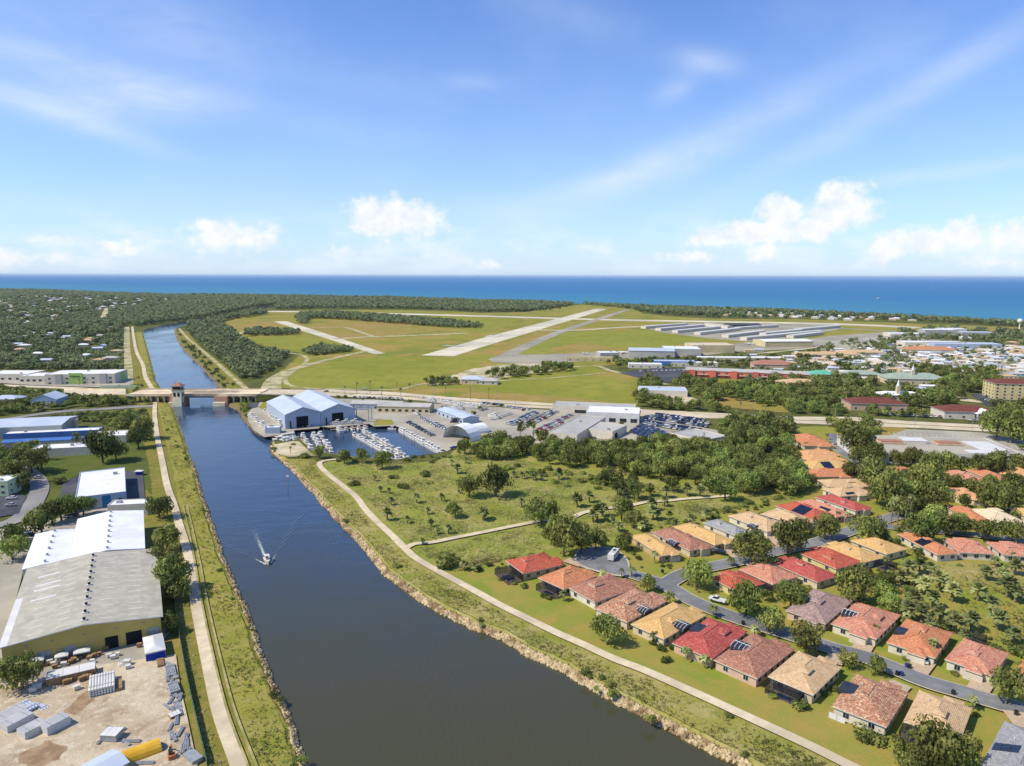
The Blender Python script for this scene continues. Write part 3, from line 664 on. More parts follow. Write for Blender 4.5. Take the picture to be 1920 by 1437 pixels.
for n_, a_ in enumerate([[(0, 570), (60, 572), (110, 566)], [(40, 585), (80, 583), (105, 588)]]): strip('side_road', a_, 12, Z(), 'sand')
sheet('storage_lot', [(-80, 702), (222, 706), (252, 712), (240, 729), (60, 723), (-80, 714)], Z(), 'lot', 0, occ=True)
sheet('marina_yard', [(464, 778), (482, 753), (500, 746), (700, 750), (800, 757), (805, 775), (872, 796), (868, 830), (838, 848), (757, 806.5), (740, 799.5), (701, 801), (692, 796), (683, 797), (619, 803), (600, 801), (598, 804.5), (551, 808), (553, 814), (495, 821), (476, 808), (466, 792)], Z(), 'lot', 0, occ=True)
sheet('dealer_lot', [(800, 757), (930, 764.5), (1085, 773), (1235, 786), (1345, 808), (1352, 832), (1330, 847), (1290, 838), (1180, 836), (1140, 846), (1060, 840), (1000, 832), (905, 810), (872, 797), (805, 776)], Z(), 'lot', 0, occ=True)
sheet('spit_yard', [(513, 835), (548, 828.5), (561, 829), (584, 851), (600, 856), (540, 858), (520, 852)], Z(), 'sand', 0, occ=True)
sheet('green_island', [(700, 799.5), (740, 797), (735, 788), (705, 788)], Z(), 'lawn', 0)
sheet('green_island', [(484, 765), (497, 752), (530, 748), (545, 750), (510, 760), (500, 772)], Z(), 'lawn', 0)
sheet('marina_drive', [(463, 768), (466, 757), (480, 752), (488, 752), (483, 765), (470, 768)], Z(), 'asphalt_dark', 0)
sheet('shop_lot', [(1655, 822), (1700, 806), (1840, 812), (1960, 835), (1960, 865), (1650, 850)], Z(), 'lot', 0, occ=True)
sheet('sand_lot', [(1735, 735), (1790, 740), (1850, 757), (1790, 752), (1740, 742)], Z(), 'sand', 1)
sheet('dark_lot', [(1820, 740), (1900, 735), (1935, 752), (1900, 765), (1850, 762)], Z(), 'asphalt_dark', 0, occ=True)
sheet('workshop_lot', [(1160, 700), (1230, 690), (1300, 693), (1290, 705), (1250, 720), (1210, 712)], Z(), 'asphalt_dark', 0, occ=True)
sheet('back_lot', [(1220, 735), (1270, 735), (1320, 755), (1300, 762), (1230, 750)], Z(), 'sand', 0, occ=True)
sheet('park_ground', [(1560, 640), (1650, 630), (1935, 650), (1960, 700), (1880, 705), (1780, 700), (1640, 690), (1540, 680), (1530, 655)], Z(), 'lot', 2)
strip('fence_road', [(1330, 672), (1450, 661), (1560, 650), (1680, 643), (1760, 640)], 12, Z(), 'sand')
strip('dealer_drive', [(895, 812), (920, 818), (960, 826), (1000, 836), (1060, 842)], 7, Z(), 'sandroad')
# west industrial ground
strip('west_street', [(30, 868), (48, 882), (66, 896), (75, 915), (66, 940), (50, 962), (22, 980), (-20, 989), (-90, 1000)], 8.5, Z(), 'asphalt_left')
sheet('car_park', [(50, 932), (36, 965), (0, 971), (-60, 978), (-60, 925), (15, 923)], Z(), 'asphalt_dark', 0, occ=True)
sheet('car_park', [(118, 906), (150, 893), (142, 938), (112, 936)], Z(), 'asphalt_dark', 0)
sheet('car_park', [(236, 885), (268, 885), (272, 936), (236, 937)], Z(), 'asphalt_dark', 0)
sheet('service_lot', [(-60, 1000), (30, 992), (70, 985), (140, 965), (210, 948), (200, 980), (60, 1012), (50, 1050), (0, 1240), (-60, 1260)], Z(), 'lot', 0, occ=True)
sheet('factory_apron', [(-60, 1245), (0, 1225), (300, 1160), (318, 1190), (268, 1252), (180, 1262), (60, 1290), (-60, 1300)], Z(), 'lot', 0, occ=True)
sheet('dirt_yard', [(-80, 1262), (60, 1278), (180, 1250), (262, 1240), (330, 1230), (338, 1290), (352, 1350), (370, 1437), (385, 1560), (-160, 1560)], Z(), 'dirt', 0, occ=True)
sheet('wet_dirt', [(165, 1290), (180, 1318), (140, 1345), (120, 1338), (150, 1310)], Z(), mat('damp_dirt', C(150, 124, 96), C(176, 150, 118), .3), .8)
sheet('wet_dirt', [(30, 1420), (90, 1392), (128, 1402), (110, 1430), (60, 1450)], Z(), 'damp' if False else mat('damp_dirt', C(150, 124, 96)), .8)
# towpaths
PL = [(455, 1470), (446, 1437), (411, 1340), (391, 1252), (368, 1140), (352, 1040), (336, 985), (326, 948), (313, 910), (303, 860), (294, 815), (290, 775), (292, 748)]
strip('towpath', PL, 3.3, Z(), 'path')
for d_ in (-2.2, 2.2):
    strip('wheel_track', [(u + 12 + (v - 519) * .022 + d_ * (v - 519) / 250, v) for u, v in [(450, 1470), (440, 1437), (405, 1340), (383, 1252), (360, 1140), (344, 1040), (326, 950)]], .6, Z(), mat('worn_track', C(196, 180, 130), C(166, 158, 96), .35, C(150, 148, 84), .12), occr=0)
strip('towpath', [(288, 733), (273, 708), (268, 685), (256, 660), (251, 635), (248, 613)], 4.2, Z(), 'path')
strip('towpath', [(468, 735), (440, 712), (405, 680), (372, 652), (352, 635), (336, 617)], 5, Z(), 'sandroad')
strip('towpath', pathR, 3.2, Z(), 'path')
strip('towpath', [(761, 1030), (778, 1022), (810, 1019), (850, 1011), (900, 1001), (975, 986), (1020, 978), (1063, 976), (1095, 963), (1138, 955), (1176, 951), (1213, 943), (1251, 941), (1288, 937), (1346, 933), (1370, 931)], 3.0, Z(), 'path')
# streets of the villas, with kerbs
def street(pts, w=6.6):
    P_ = [G(u, v) for u, v in pts]
    strip('kerb', P_, w + 1.1, Z(), 'kerb', world=True, occr=0)
    strip('street', P_, w, Z() + .1, 'asphalt', world=True)
street([(1150, 1068), (1200, 1084), (1235, 1095), (1262, 1108), (1290, 1125), (1340, 1147), (1400, 1168), (1470, 1190), (1563, 1219), (1618, 1234), (1672, 1255), (1733, 1280), (1793, 1298), (1853, 1316), (1919, 1335), (2050, 1375)])
street([(1250, 1097), (1275, 1082), (1310, 1070), (1345, 1063), (1390, 1053), (1450, 1037), (1522, 1022), (1576, 1004), (1625, 987), (1665, 974), (1715, 962)])
street([(1640, 984), (1680, 992), (1720, 997), (1764, 999), (1809, 1003), (1950, 1020)], 6)
street([(1655, 976), (1700, 960), (1690, 940), (1650, 905), (1610, 870), (1573, 845), (1560, 815)], 6)
sheet('kerb', [(1081, 1036), (1100, 1029.5), (1137, 1028.5), (1165, 1039), (1180, 1058), (1178, 1080), (1150, 1082), (1083, 1062)], Z(), 'kerb', sm=True)
sheet('street', [(1084, 1037), (1102, 1031), (1136, 1030), (1162, 1040), (1176, 1058), (1172, 1076), (1150, 1079), (1086, 1060)], Z() + .1, 'asphalt', sm=True, occ=True)

# ================================================================ buildings
ORD = 'first second third fourth fifth sixth seventh eighth ninth tenth eleventh twelfth thirteenth fourteenth fifteenth sixteenth seventeenth eighteenth nineteenth twentieth'.split()
ORD += ['twenty-' + q for q in ORD[:9]] + ['thirtieth']
LMK = []            # landmarks used to word the labels of trees: (name, u, v)
def dirn(a): return Vector((math.cos(a), math.sin(a), 0))
class Frame:
    """local frame of a building measured from three roof corners in the photograph (left, bottom, right)"""
    def __init__(s, L, B, R, z):
        l, b, r = G(*L, z), G(*B, z), G(*R, z)
        e1 = r - b; e2 = l - b
        a1 = math.atan2(e1.y, e1.x); a2 = math.atan2(e2.y, e2.x) - PI / 2
        w1, w2 = e1.length, e2.length
        da = (a2 - a1 + PI) % (2 * PI) - PI
        s.rot = a1 + da * w2 / (w1 + w2)
        u = dirn(s.rot); v = dirn(s.rot + PI / 2)
        s.w = w1; s.d = w2; c = (l + r) / 2; s.c = Vector((c.x, c.y, 0))
def hiproof(b, cx, cy, w, d, z, slope, m, th=.25, gable=False):
    hw, hd = w / 2, d / 2; r = min(hw, hd); zt = z + r * slope
    if w >= d: rx = hw - (0 if gable else r); top_ = [(cx - rx, cy, zt), (cx + rx, cy, zt)]
    else: ry = hd - (0 if gable else r); top_ = [(cx, cy - ry, zt), (cx, cy + ry, zt)]
    A = [(cx - hw, cy - hd, z), (cx + hw, cy - hd, z), (cx + hw, cy + hd, z), (cx - hw, cy + hd, z)]
    vs = A + top_
    if w >= d: f = [(0, 1, 5, 4), (1, 2, 5), (2, 3, 4, 5), (3, 0, 4)]
    else: f = [(0, 1, 4), (1, 2, 5, 4), (2, 3, 5), (3, 0, 4, 5)]
    b.add(vs, f, m)
    B_ = [(x, y, z - th) for x, y, _ in A]
    b.add(A + B_, [(4, 5, 1, 0), (5, 6, 2, 1), (6, 7, 3, 2), (7, 4, 0, 3), (7, 6, 5, 4)], 'stuccowhite' if th < .4 else m)
def hz(x, y, w, d, z, slope): return z + max(0, min(w / 2 - abs(x), d / 2 - abs(y))) * slope
SL = .36
def window(parent, x, y, z, w, h, face, name='window'):
    """window on the local wall facing direction face (0:-y,1:+x,2:+y,3:-x)"""
    a = [0, PI / 2, PI, -PI / 2][face]; b = MB(); c, s_ = math.cos(a), math.sin(a)
    def P(lx, ly, lz): return (x + lx * c - ly * s_, y + lx * s_ + ly * c, z + lz)
    def q(x0, x1, z0, z1, t, m): b.add([P(x0, -t, z0), P(x1, -t, z0), P(x1, -t, z1), P(x0, -t, z1), P(x0, .02, z0), P(x1, .02, z0), P(x1, .02, z1), P(x0, .02, z1)], [(0, 1, 2, 3), (4, 0, 3, 7), (1, 5, 6, 2), (3, 2, 6, 7), (4, 5, 1, 0)], m)
    q(-w / 2 - .12, w / 2 + .12, -.12, h + .12, .06, 'white'); q(-w / 2, -.04, 0, h, .09, 'glass'); q(.04, w / 2, 0, h, .09, 'glass')
    return b.build(name, parent)
def door(parent, x, y, w, h, face, m='white', name='garage_door'):
    a = [0, PI / 2, PI, -PI / 2][face]; b = MB(); c, s_ = math.cos(a), math.sin(a)
    def P(lx, ly, lz): return (x + lx * c - ly * s_, y + lx * s_ + ly * c, lz)
    for k in range(4):
        z0, z1 = h * k / 4 + .03, h * (k + 1) / 4 - .03
        b.add([P(-w / 2, -.08, z0), P(w / 2, -.08, z0), P(w / 2, -.08, z1), P(-w / 2, -.08, z1), P(-w / 2, .0, z0), P(w / 2, 0, z0), P(w / 2, 0, z1), P(-w / 2, 0, z1)], [(0, 1, 2, 3), (4, 0, 3, 7), (1, 5, 6, 2), (3, 2, 6, 7)], m)
    b.add([P(-w / 2 - .1, -.03, 0), P(w / 2 + .1, -.03, 0), P(w / 2 + .1, -.03, h + .1), P(-w / 2 - .1, -.03, h + .1)], [(0, 1, 2, 3)], 'stuccotan')
    return b.build(name, parent)
def villa(label, L, B, R, roof, wall='stucco', feats=(), z=3.0, group=None, front=None, detail=2):
    """tile roofed villa. feats: (kind, u, v[, w, d]) placed from a pixel of the photograph onto the roof"""
    f = Frame(L, B, R, z); w, d = f.w * 1.06, f.d * 1.06
    root = empty('villa', f.c, f.rot, label, 'house', group)
    LMK.append((label, *PX(f.c.x, f.c.y, z)))
    occ_poly([(f.c + dirn(f.rot) * (sx * (w / 2 + 1)) + dirn(f.rot + PI / 2) * (sy * (d / 2 + 1)))[:2] for sx, sy in ((-1, -1), (1, -1), (1, 1), (-1, 1))])
    rm = R_[roof]
    wb = MB(); wb.box(0, 0, 0, w - 1.1, d - 1.1, z - .2, wall)
    rb = MB(); hiproof(rb, 0, 0, w, d, z, SL, rm)
    # short cross wings that break the plain outline
    rr = random.Random(label)
    s1 = rr.choice((-1, 1)); ww = min(w, d) * rr.uniform(.36, .46)
    if w > d: hx, hy, hw_, hd_ = (w / 2 - ww / 2 - .6) * s1 * .8, -(d / 2 - ww * .2), ww, ww * 1.1
    else: hx, hy, hw_, hd_ = -(w / 2 - ww * .2), (d / 2 - ww / 2 - .6) * s1 * .8, ww * 1.1, ww
    front = front or {VR: (1, -.3), VN: (3, -.28), VC: (0, .22), VM: (2, .2)}.get(group, (0, .2))
    if front: # wing towards the street: side 0:-y 1:+x 2:+y 3:-x
        sd_, off = front
        if sd_ in (0, 2): hx, hy, hw_, hd_ = off * w / 2, (1 if sd_ == 2 else -1) * (d / 2 - ww * .2), ww, ww * 1.1
        else: hx, hy, hw_, hd_ = (1 if sd_ == 1 else -1) * (w / 2 - ww * .2), off * d / 2, ww * 1.1, ww
        wb.box(hx, hy, 0, hw_ - .9, hd_ - .9, z - .21, wall)
        hiproof(rb, hx, hy, hw_, hd_, z + .02, SL, rm)
    # raised entry roof on the far slope
    ex, ey = rr.uniform(-.18, .18) * w, rr.uniform(-.2, .2) * d; ew = min(w, d) * .3
    zz = hz(abs(ex) + ew / 2, abs(ey) + ew / 2, w, d, z, SL)
    wb2 = MB(); wb2.box(ex, ey, zz - .4, ew - .5, ew * .9 - .5, .75 + .4, wall)
    hiproof(rb, ex, ey, ew, ew * .9, zz + .75, SL, rm, .12)
    wall_o = wb.build('wall', root); wb2.build('entry_tower', root)
    roof_o = rb.build('roof', root)
    rg = MB()   # ridge caps
    r = min(w, d) / 2
    if w >= d: e = [(-w / 2 + r, 0), (w / 2 - r, 0)]
    else: e = [(0, -d / 2 + r), (0, d / 2 - r)]
    zt = z + r * SL + .02
    rg.tube((*e[0], zt), (*e[1], zt), .13, rm, 5)
    for sx in (-1, 1):
        for sy in (-1, 1):
            q = min(e, key=lambda p: abs(p[0] - sx * w / 2) + abs(p[1] - sy * d / 2)); rg.tube((sx * w / 2, sy * d / 2, z + .02), (q[0], q[1], zt), .11, rm, 5)
    rg.build('ridge_cap', roof_o)
    vb = MB(); vb.cyl(w * .15, d * .22, z + .3, z + 2.1, .11, .11, 'white', 6); vb.build('vent_pipe', roof_o)
    # windows on the sides seen from the canal
    n = max(2, int(w / 3.6)) if detail > 1 else 2
    if detail:
        for k in range(n):
            window(root, -w / 2 + .55 + (w - 1.1) * (k + .5) / n, -(d / 2 - .55), .9, 1.5, 1.3, 0)
        n = max(2, int(d / 5)) if detail > 1 else 2
        for k in range(n): window(root, -(w / 2 - .55), -d / 2 + .55 + (d - 1.1) * (k + .5) / n, .9, 1.4, 1.3, 3)
    inv = Matrix.Rotation(-f.rot, 4, 'Z')
    for ft in feats:
        k, u, v = ft[:3]; fw, fd = (ft[3:5] if len(ft) > 4 else (4.5, 3.5))
        p = inv @ (G(u, v, z + 1.0) - f.c); x, y = p.x, p.y
        if k == 'solar':
            x = max(-w / 2 + fw / 2 + .4, min(w / 2 - fw / 2 - .4, x)); y = max(-d / 2 + fd / 2 + .4, min(d / 2 - fd / 2 - .4, y))
            b = MB(); nx, ny = max(2, int(fw / 1.1)), max(2, int(fd / 1.6))
            for i in range(nx):
                for j in range(ny):
                    x0, x1 = x - fw / 2 + fw * i / nx + .05, x - fw / 2 + fw * (i + 1) / nx - .05
                    y0, y1 = y - fd / 2 + fd * j / ny + .05, y - fd / 2 + fd * (j + 1) / ny - .05
                    cs = [(a, c, hz(a, c, w, d, z, SL) + .22) for a, c in ((x0, y0), (x1, y0), (x1, y1), (x0, y1))]
                    b.add(cs + [(a, c, q - .14) for a, c, q in cs], [(0, 1, 2, 3), (4, 5, 1, 0), (5, 6, 2, 1), (6, 7, 3, 2), (7, 4, 0, 3)], 'solar')
            b.build('solar_panel', roof_o)
        elif k == 'arch':   # courtyard pool cage with white arches
            b = MB(); zb = hz(x, y, w, d, z, SL)
            b.box(x, y, z - .5, fw, fd, zb - z + .5 + .45, 'screen'); b.build('pool_cage', root)
            a_ = MB(); zt_ = zb - .1
            for i in range(5):
                yy = y - fd / 2 + fd * i / 4; pr = None
                for t in range(7):
                    an = PI * t / 6; q = (x - math.cos(an) * fw / 2, yy, zt_ + .1 + math.sin(an) * 1.25)
                    if pr: a_.tube(pr, q, .09, 'white', 4)
                    pr = q
            a_.tube((x, y - fd / 2, zt_ + 1.35), (x, y + fd / 2, zt_ + 1.35), .09, 'white', 4)
            a_.build('cage_frame', root)
        elif k == 'court':  # dark screened courtyard opening
            zb = hz(x, y, w, d, z, SL)
            b = MB(); b.box(x, y, z - .5, fw, fd, max(zb - z, 0) + .5 + .3, 'screen'); b.build('courtyard_screen', root)
        elif k == 'cage':   # screened lanai beside the house at ground level
            p = inv @ (G(u, v, 1.6) - f.c); x, y = p.x, p.y; hh = 2.55
            gx, gy = abs(x) / w, abs(y) / d
            if gx > gy: x = math.copysign(w / 2 + .05 + fw / 2, x); y = max(-d / 2 + fd / 2, min(d / 2 - fd / 2, y))
            else: y = math.copysign(d / 2 + .05 + fd / 2, y); x = max(-w / 2 + fw / 2, min(w / 2 - fw / 2, x))
            b = MB(); b.box(x, y, 0.03, fw, fd, .14, 'paver'); b.build('patio', root)
            b = MB(); b.box(x + .1, y, .18, fw * .5, fd * .45, .06, 'pool'); b.build('pool', root)
            b = MB(); nx = max(2, int(fw / 2)); ny = max(2, int(fd / 2))
            for i in range(nx + 1):
                xx = x - fw / 2 + fw * i / nx
                for yy in (y - fd / 2, y + fd / 2): b.tube((xx, yy, 0), (xx, yy, hh), .06, 'dark', 4)
                b.tube((xx, y - fd / 2, hh), (xx, y + fd / 2, hh), .06, 'dark', 4)
            for j in range(ny + 1):
                yy = y - fd / 2 + fd * j / ny
                for xx in (x - fw / 2, x + fw / 2): b.tube((xx, yy, 0), (xx, yy, hh), .06, 'dark', 4)
                b.tube((x - fw / 2, yy, hh), (x + fw / 2, yy, hh), .06, 'dark', 4)
            b.build('lanai_frame', root)
            b = MB(); ms = scr_mat()
            x0, x1, y0, y1 = x - fw / 2, x + fw / 2, y - fd / 2, y + fd / 2
            b.add([(x0, y0, .1), (x1, y0, .1), (x1, y1, .1), (x0, y1, .1), (x0, y0, hh), (x1, y0, hh), (x1, y1, hh), (x0, y1, hh)], [(0, 1, 5, 4), (1, 2, 6, 5), (2, 3, 7, 6), (3, 0, 4, 7), (4, 5, 6, 7)], ms)
            b.build('lanai_screen', root)
    if front:
        sd_, off = front
        if sd_ == 2: door(root, hx, hy + hd_ / 2 - .45, 4.6, 2.2, 2, 'stuccowhite')
        elif sd_ == 0: door(root, hx, hy - hd_ / 2 + .45, 4.6, 2.2, 0, 'stuccowhite')
        elif sd_ == 3: door(root, hx - hw_ / 2 + .45, hy, 4.6, 2.2, 3, 'stuccowhite')
        else: door(root, hx + hw_ / 2 - .45, hy, 4.6, 2.2, 1, 'stuccowhite')
    return root, f
def scr_mat():
    if 'scr' in MATS: return MATS['scr']
    m = bpy.data.materials.new('insect_screen'); m.use_nodes = True; t = NT(m.node_tree)
    b = t.n('ShaderNodeBsdfDiffuse'); b.inputs[0].default_value = (.02, .024, .03, 1); tr = t.n('ShaderNodeBsdfTransparent')
    mx = t.n('ShaderNodeMixShader'); mx.inputs[0].default_value = .55; o = t.n('ShaderNodeOutputMaterial')
    t.l(tr.outputs[0], mx.inputs[1]); t.l(b.outputs[0], mx.inputs[2]); t.l(mx.outputs[0], o.inputs[0]); MATS['scr'] = m; return m

VR = 'tile roofed villas along the canal path'; VN = 'villas across the street'; VC = 'villas behind the cul de sac'; VM = 'villas in the middle row'
villa('bright red roofed villa with dark pool cage, end house beside the cul de sac', (949, 1051), (983, 1074), (1055, 1059), 'red', 'stuccotan', [('cage', 945, 1085, 6.5, 10)], group=VR)
villa('orange roofed villa next to the cul de sac, with a dark screened porch', (1009, 1083), (1058, 1103), (1119, 1080), 'orange', 'stuccotan', [('cage', 1022, 1108, 3.5, 9)], group=VR)
villa('brown pink roofed villa between the orange one and a mottled one', (1079, 1102), (1116, 1133), (1180, 1101), 'brownpink', 'stuccowhite', group=VR)
villa('mottled brown roofed villa with arched cage behind the round yard tree', (1121, 1140), (1177, 1167), (1245, 1127), 'mottled', 'stucco', [('arch', 1206, 1141, 4.5, 4)], group=VR)
villa('pale tan roofed villa with arched cage, left of the coral one', (1187, 1170), (1246, 1197), (1320, 1154), 'tan', 'stucco', [('arch', 1277, 1170, 5, 4.5)], group=VR)
villa('coral red roofed villa with a dark courtyard cut into its roof', (1264, 1205), (1335, 1234), (1397, 1185), 'coral', 'stuccopink', [('court', 1314, 1180, 5, 5)], group=VR)
villa('dusty pink roofed villa with arched cage, right of the coral one', (1343, 1237), (1420, 1271), (1485, 1218), 'brownpink', 'stuccopink', [('arch', 1392, 1215, 5, 5)], group=VR)
villa('plain beige roofed villa with a dark lanai facing the canal', (1443, 1268), (1524, 1301), (1576, 1252), 'beige', 'stucco', [('cage', 1470, 1299, 3.5, 9)], group=VR)
villa('large mottled red brown roofed villa with square dark courtyard and white fence', (1561, 1323), (1660, 1360), (1701, 1299), 'mottled', 'stuccowhite', [('court', 1600, 1292, 5, 6)], group=VR)
villa('pinkish beige roofed villa half hidden by the big tree at bottom right', (1692, 1352), (1793, 1384), (1825, 1328), 'beige', 'stuccotan', [('cage', 1700, 1378, 4, 8)], group=VR)
villa('grey roofed villa with white framed solar panel at the bottom right corner', (1829, 1450), (1960, 1500), (2010, 1400), 'grey', 'stuccowhite', [('solar', 1858, 1392, 3.4, 5)], group=VR)
villa('grey pink roofed villa with arched cage across the street', (1477, 1144), (1548, 1169), (1595, 1127), 'greypink', 'stuccopink', [('arch', 1514, 1127, 4, 5)], group=VN)
villa('mottled peach roofed villa with curved dark cage and pale garage', (1564, 1169), (1644, 1198), (1683, 1154), 'pink', 'stuccowhite', [('arch', 1596, 1153, 4.5, 4.5)], group=VN)
villa('orange roofed villa with dark courtyard and a palm in front', (1663, 1204), (1751, 1231), (1786, 1187), 'orange', 'stuccowhite', [('court', 1694, 1184, 5, 4)], group=VN)
villa('pink roofed villa with a black pool cage behind it', (1777, 1236), (1860, 1267), (1887, 1225), 'pink', 'stuccowhite', [('cage', 1827, 1200, 8, 4)], group=VN)
villa('orange roofed villa with solar panels cut by the right edge', (1905, 1262), (1985, 1290), (2010, 1245), 'orange', 'stuccowhite', [('solar', 1916, 1232, 3, 3)], group=VN)
villa('pale orange roofed villa, leftmost behind the cul de sac', (1188, 1006), (1240, 1043), (1271, 1035), 'tan', 'stuccotan', group=VC, detail=1)
villa('brown mottled roofed villa with arched cage, second behind the cul de sac', (1230, 998), (1292, 1034), (1326, 1022), 'brownpink', 'stucco', [('arch', 1262, 1014, 3.5, 5)], group=VC, detail=1)
villa('golden tan roofed villa, third behind the cul de sac', (1271, 989), (1340, 1024), (1365, 1012), 'tan', 'stuccotan', group=VC, detail=1)
villa('slate grey roofed villa beside the golden tan one', (1327, 981), (1380, 1007), (1400, 997), 'grey', 'stuccowhite', [('solar', 1364, 980, 4, 2.5)], group=VC, detail=1)
villa('cream beige roofed villa with small arched cage near the grove', (1373, 968), (1438, 998), (1473, 987), 'beige', 'stuccowhite', [('arch', 1412, 983, 3.2, 4)], group=VC, detail=1)
villa('plain peach roofed villa left of the red one with solar panels', (1428, 964), (1497, 985), (1524, 975), 'beige', 'stuccowhite', group=VC, detail=1)
villa('red roofed villa with a dark solar panel grid', (1461, 949), (1529, 977), (1562, 967), 'red', 'stuccowhite', [('solar', 1499, 958, 6, 7)], group=VC, detail=1)
villa('dusty pink roofed villa between two red ones', (1500, 942), (1567, 971), (1590, 963), 'pink', 'stuccopink', [('solar', 1547, 954, 1.4, 6)], group=VC, detail=1)
villa('deep red roofed villa, rightmost behind the cul de sac', (1537, 933), (1604, 959), (1625, 951), 'coral', 'stuccowhite', group=VC, detail=1)
villa('orange red roofed villa at the corner of the side street', (1335, 1083), (1380, 1108), (1431, 1094), 'red', 'stuccoyellow', group=VM, detail=1)
villa('pinkish tan roofed villa with white pool cage frame beside it', (1390, 1068), (1449, 1096), (1494, 1080), 'pink', 'stucco', [('cage', 1442, 1108, 5, 5)], group=VM, detail=1)
villa('dark red roofed villa in the middle row', (1452, 1056), (1532, 1092), (1567, 1078), 'coral', 'stucco', [('solar', 1514, 1056, 1.6, 5)], group=VM, detail=1)
villa('bright red roofed villa with yellow walls in the middle row', (1505, 1038), (1568, 1067), (1612, 1053), 'red', 'stuccoyellow', group=VM, detail=1)
villa('sandy roofed villa with glass pool cage, right of the bright red one', (1549, 1026), (1616, 1057), (1650, 1044), 'tan', 'stuccowhite', [('cage', 1660, 1052, 6, 5)], group=VM, detail=1)
villa('flat looking tan roofed villa left of the orange one with solar panels', (1597, 1014), (1662, 1039), (1700, 1029), 'tan', 'stucco', group=VM, detail=1)
villa('orange roofed villa with solar panels and white walls facing the preserve', (1690, 1003), (1756, 1041), (1791, 1036), 'orange', 'stuccowhite', [('solar', 1716, 1017, 5, 5)], group=VM, detail=2)
villa('salmon roofed villa with white walls and a dark porch facing the preserve', (1773, 1012), (1797, 1036), (1859, 1037), 'pink', 'stuccowhite', group=VM, detail=2)
villa('orange pink roofed villa at the right edge behind palms', (1855, 1018), (1882, 1041), (1950, 1043), 'pink', 'stuccowhite', group=VM, detail=2)
VU = 'villas in the upper column beside the grove'
villa('small orange roofed villa standing alone near the highway', (1496, 820), (1503, 838), (1541, 832), 'orange', 'stucco', group=VU, detail=0)
villa('peach roofed villa, first below the lone orange one', (1499, 848), (1512, 858), (1567, 853), 'peach', 'stucco', group=VU, detail=0)
villa('peach roofed villa just above the one with solar panels', (1508, 858), (1518, 868), (1575, 862), 'peach', 'stucco', group=VU, detail=0)
villa('tan roofed villa with a square of solar panels beside the grove', (1514, 869), (1522, 882), (1588, 875), 'tan', 'stucco', [('solar', 1557, 876, 6, 6)], group=VU, detail=0)
villa('orange roofed villa just below the one with square solar panels', (1519, 884), (1526, 896), (1604, 890), 'orange', 'stuccotan', group=VU, detail=0)
villa('beige roofed villa above the one with a long solar strip', (1546, 903), (1552, 915), (1626, 909), 'beige', 'stucco', group=VU, detail=0)
villa('beige roofed villa with a long dark solar strip', (1543, 917), (1577, 931), (1637, 925), 'beige', 'stuccowhite', [('solar', 1594, 924, 5, 1.6)], group=VU, detail=1)
VE = 'villas on the far right'
villa('brick orange roofed villa alone among trees below the white mall', (1664, 880), (1680, 890), (1711, 884), 'orange', 'stuccowhite', group=VE, detail=0)
villa('salmon roofed villa, leftmost of the row under the mall trees', (1773, 885), (1815, 903), (1840, 899), 'pink', 'stucco', group=VE, detail=0)
villa('orange roofed villa, middle of the row under the mall trees', (1827, 884), (1862, 903), (1885, 898), 'orange', 'stucco', group=VE, detail=0)
villa('peach roofed villa, rightmost of the row under the mall trees', (1876, 883), (1905, 902), (1945, 895), 'peach', 'stucco', group=VE, detail=0)
villa('pale peach roofed villa half covered by bare branches', (1779, 920), (1800, 938), (1832, 932), 'peach', 'stucco', group=VE, detail=0)
villa('rust roofed villa mostly hidden behind a round tree', (1795, 954), (1818, 982), (1842, 976), 'orange', 'stucco', group=VE, detail=0)
villa('cream white roofed villa at far right', (1827, 959), (1858, 984), (1906, 977), 'cream', 'stuccowhite', group=VE, detail=1)
villa('tan roofed villa cut by the right edge above the cream white one', (1905, 956), (1925, 972), (1965, 968), 'tan', 'stucco', group=VE, detail=0)
# driveways
def drive(a, b_, w=5.2):
    o = strip('driveway', [G(*a), G(*b_)], w, Z(), 'paver', 0, world=True)
for a, b_ in (((1612, 1226), (1625, 1205)), ((1718, 1266), (1738, 1240)), ((1832, 1300), (1848, 1274)), ((1690, 1285), (1672, 1302)), ((1575, 1228), (1560, 1246)), ((1093, 1062), (1062, 1052)), ((1150, 1083), (1124, 1080)), ((1385, 1050), (1370, 1033)), ((1470, 1028), (1440, 1008)), ((1900, 1338), (1925, 1370))):
    drive(a, b_)

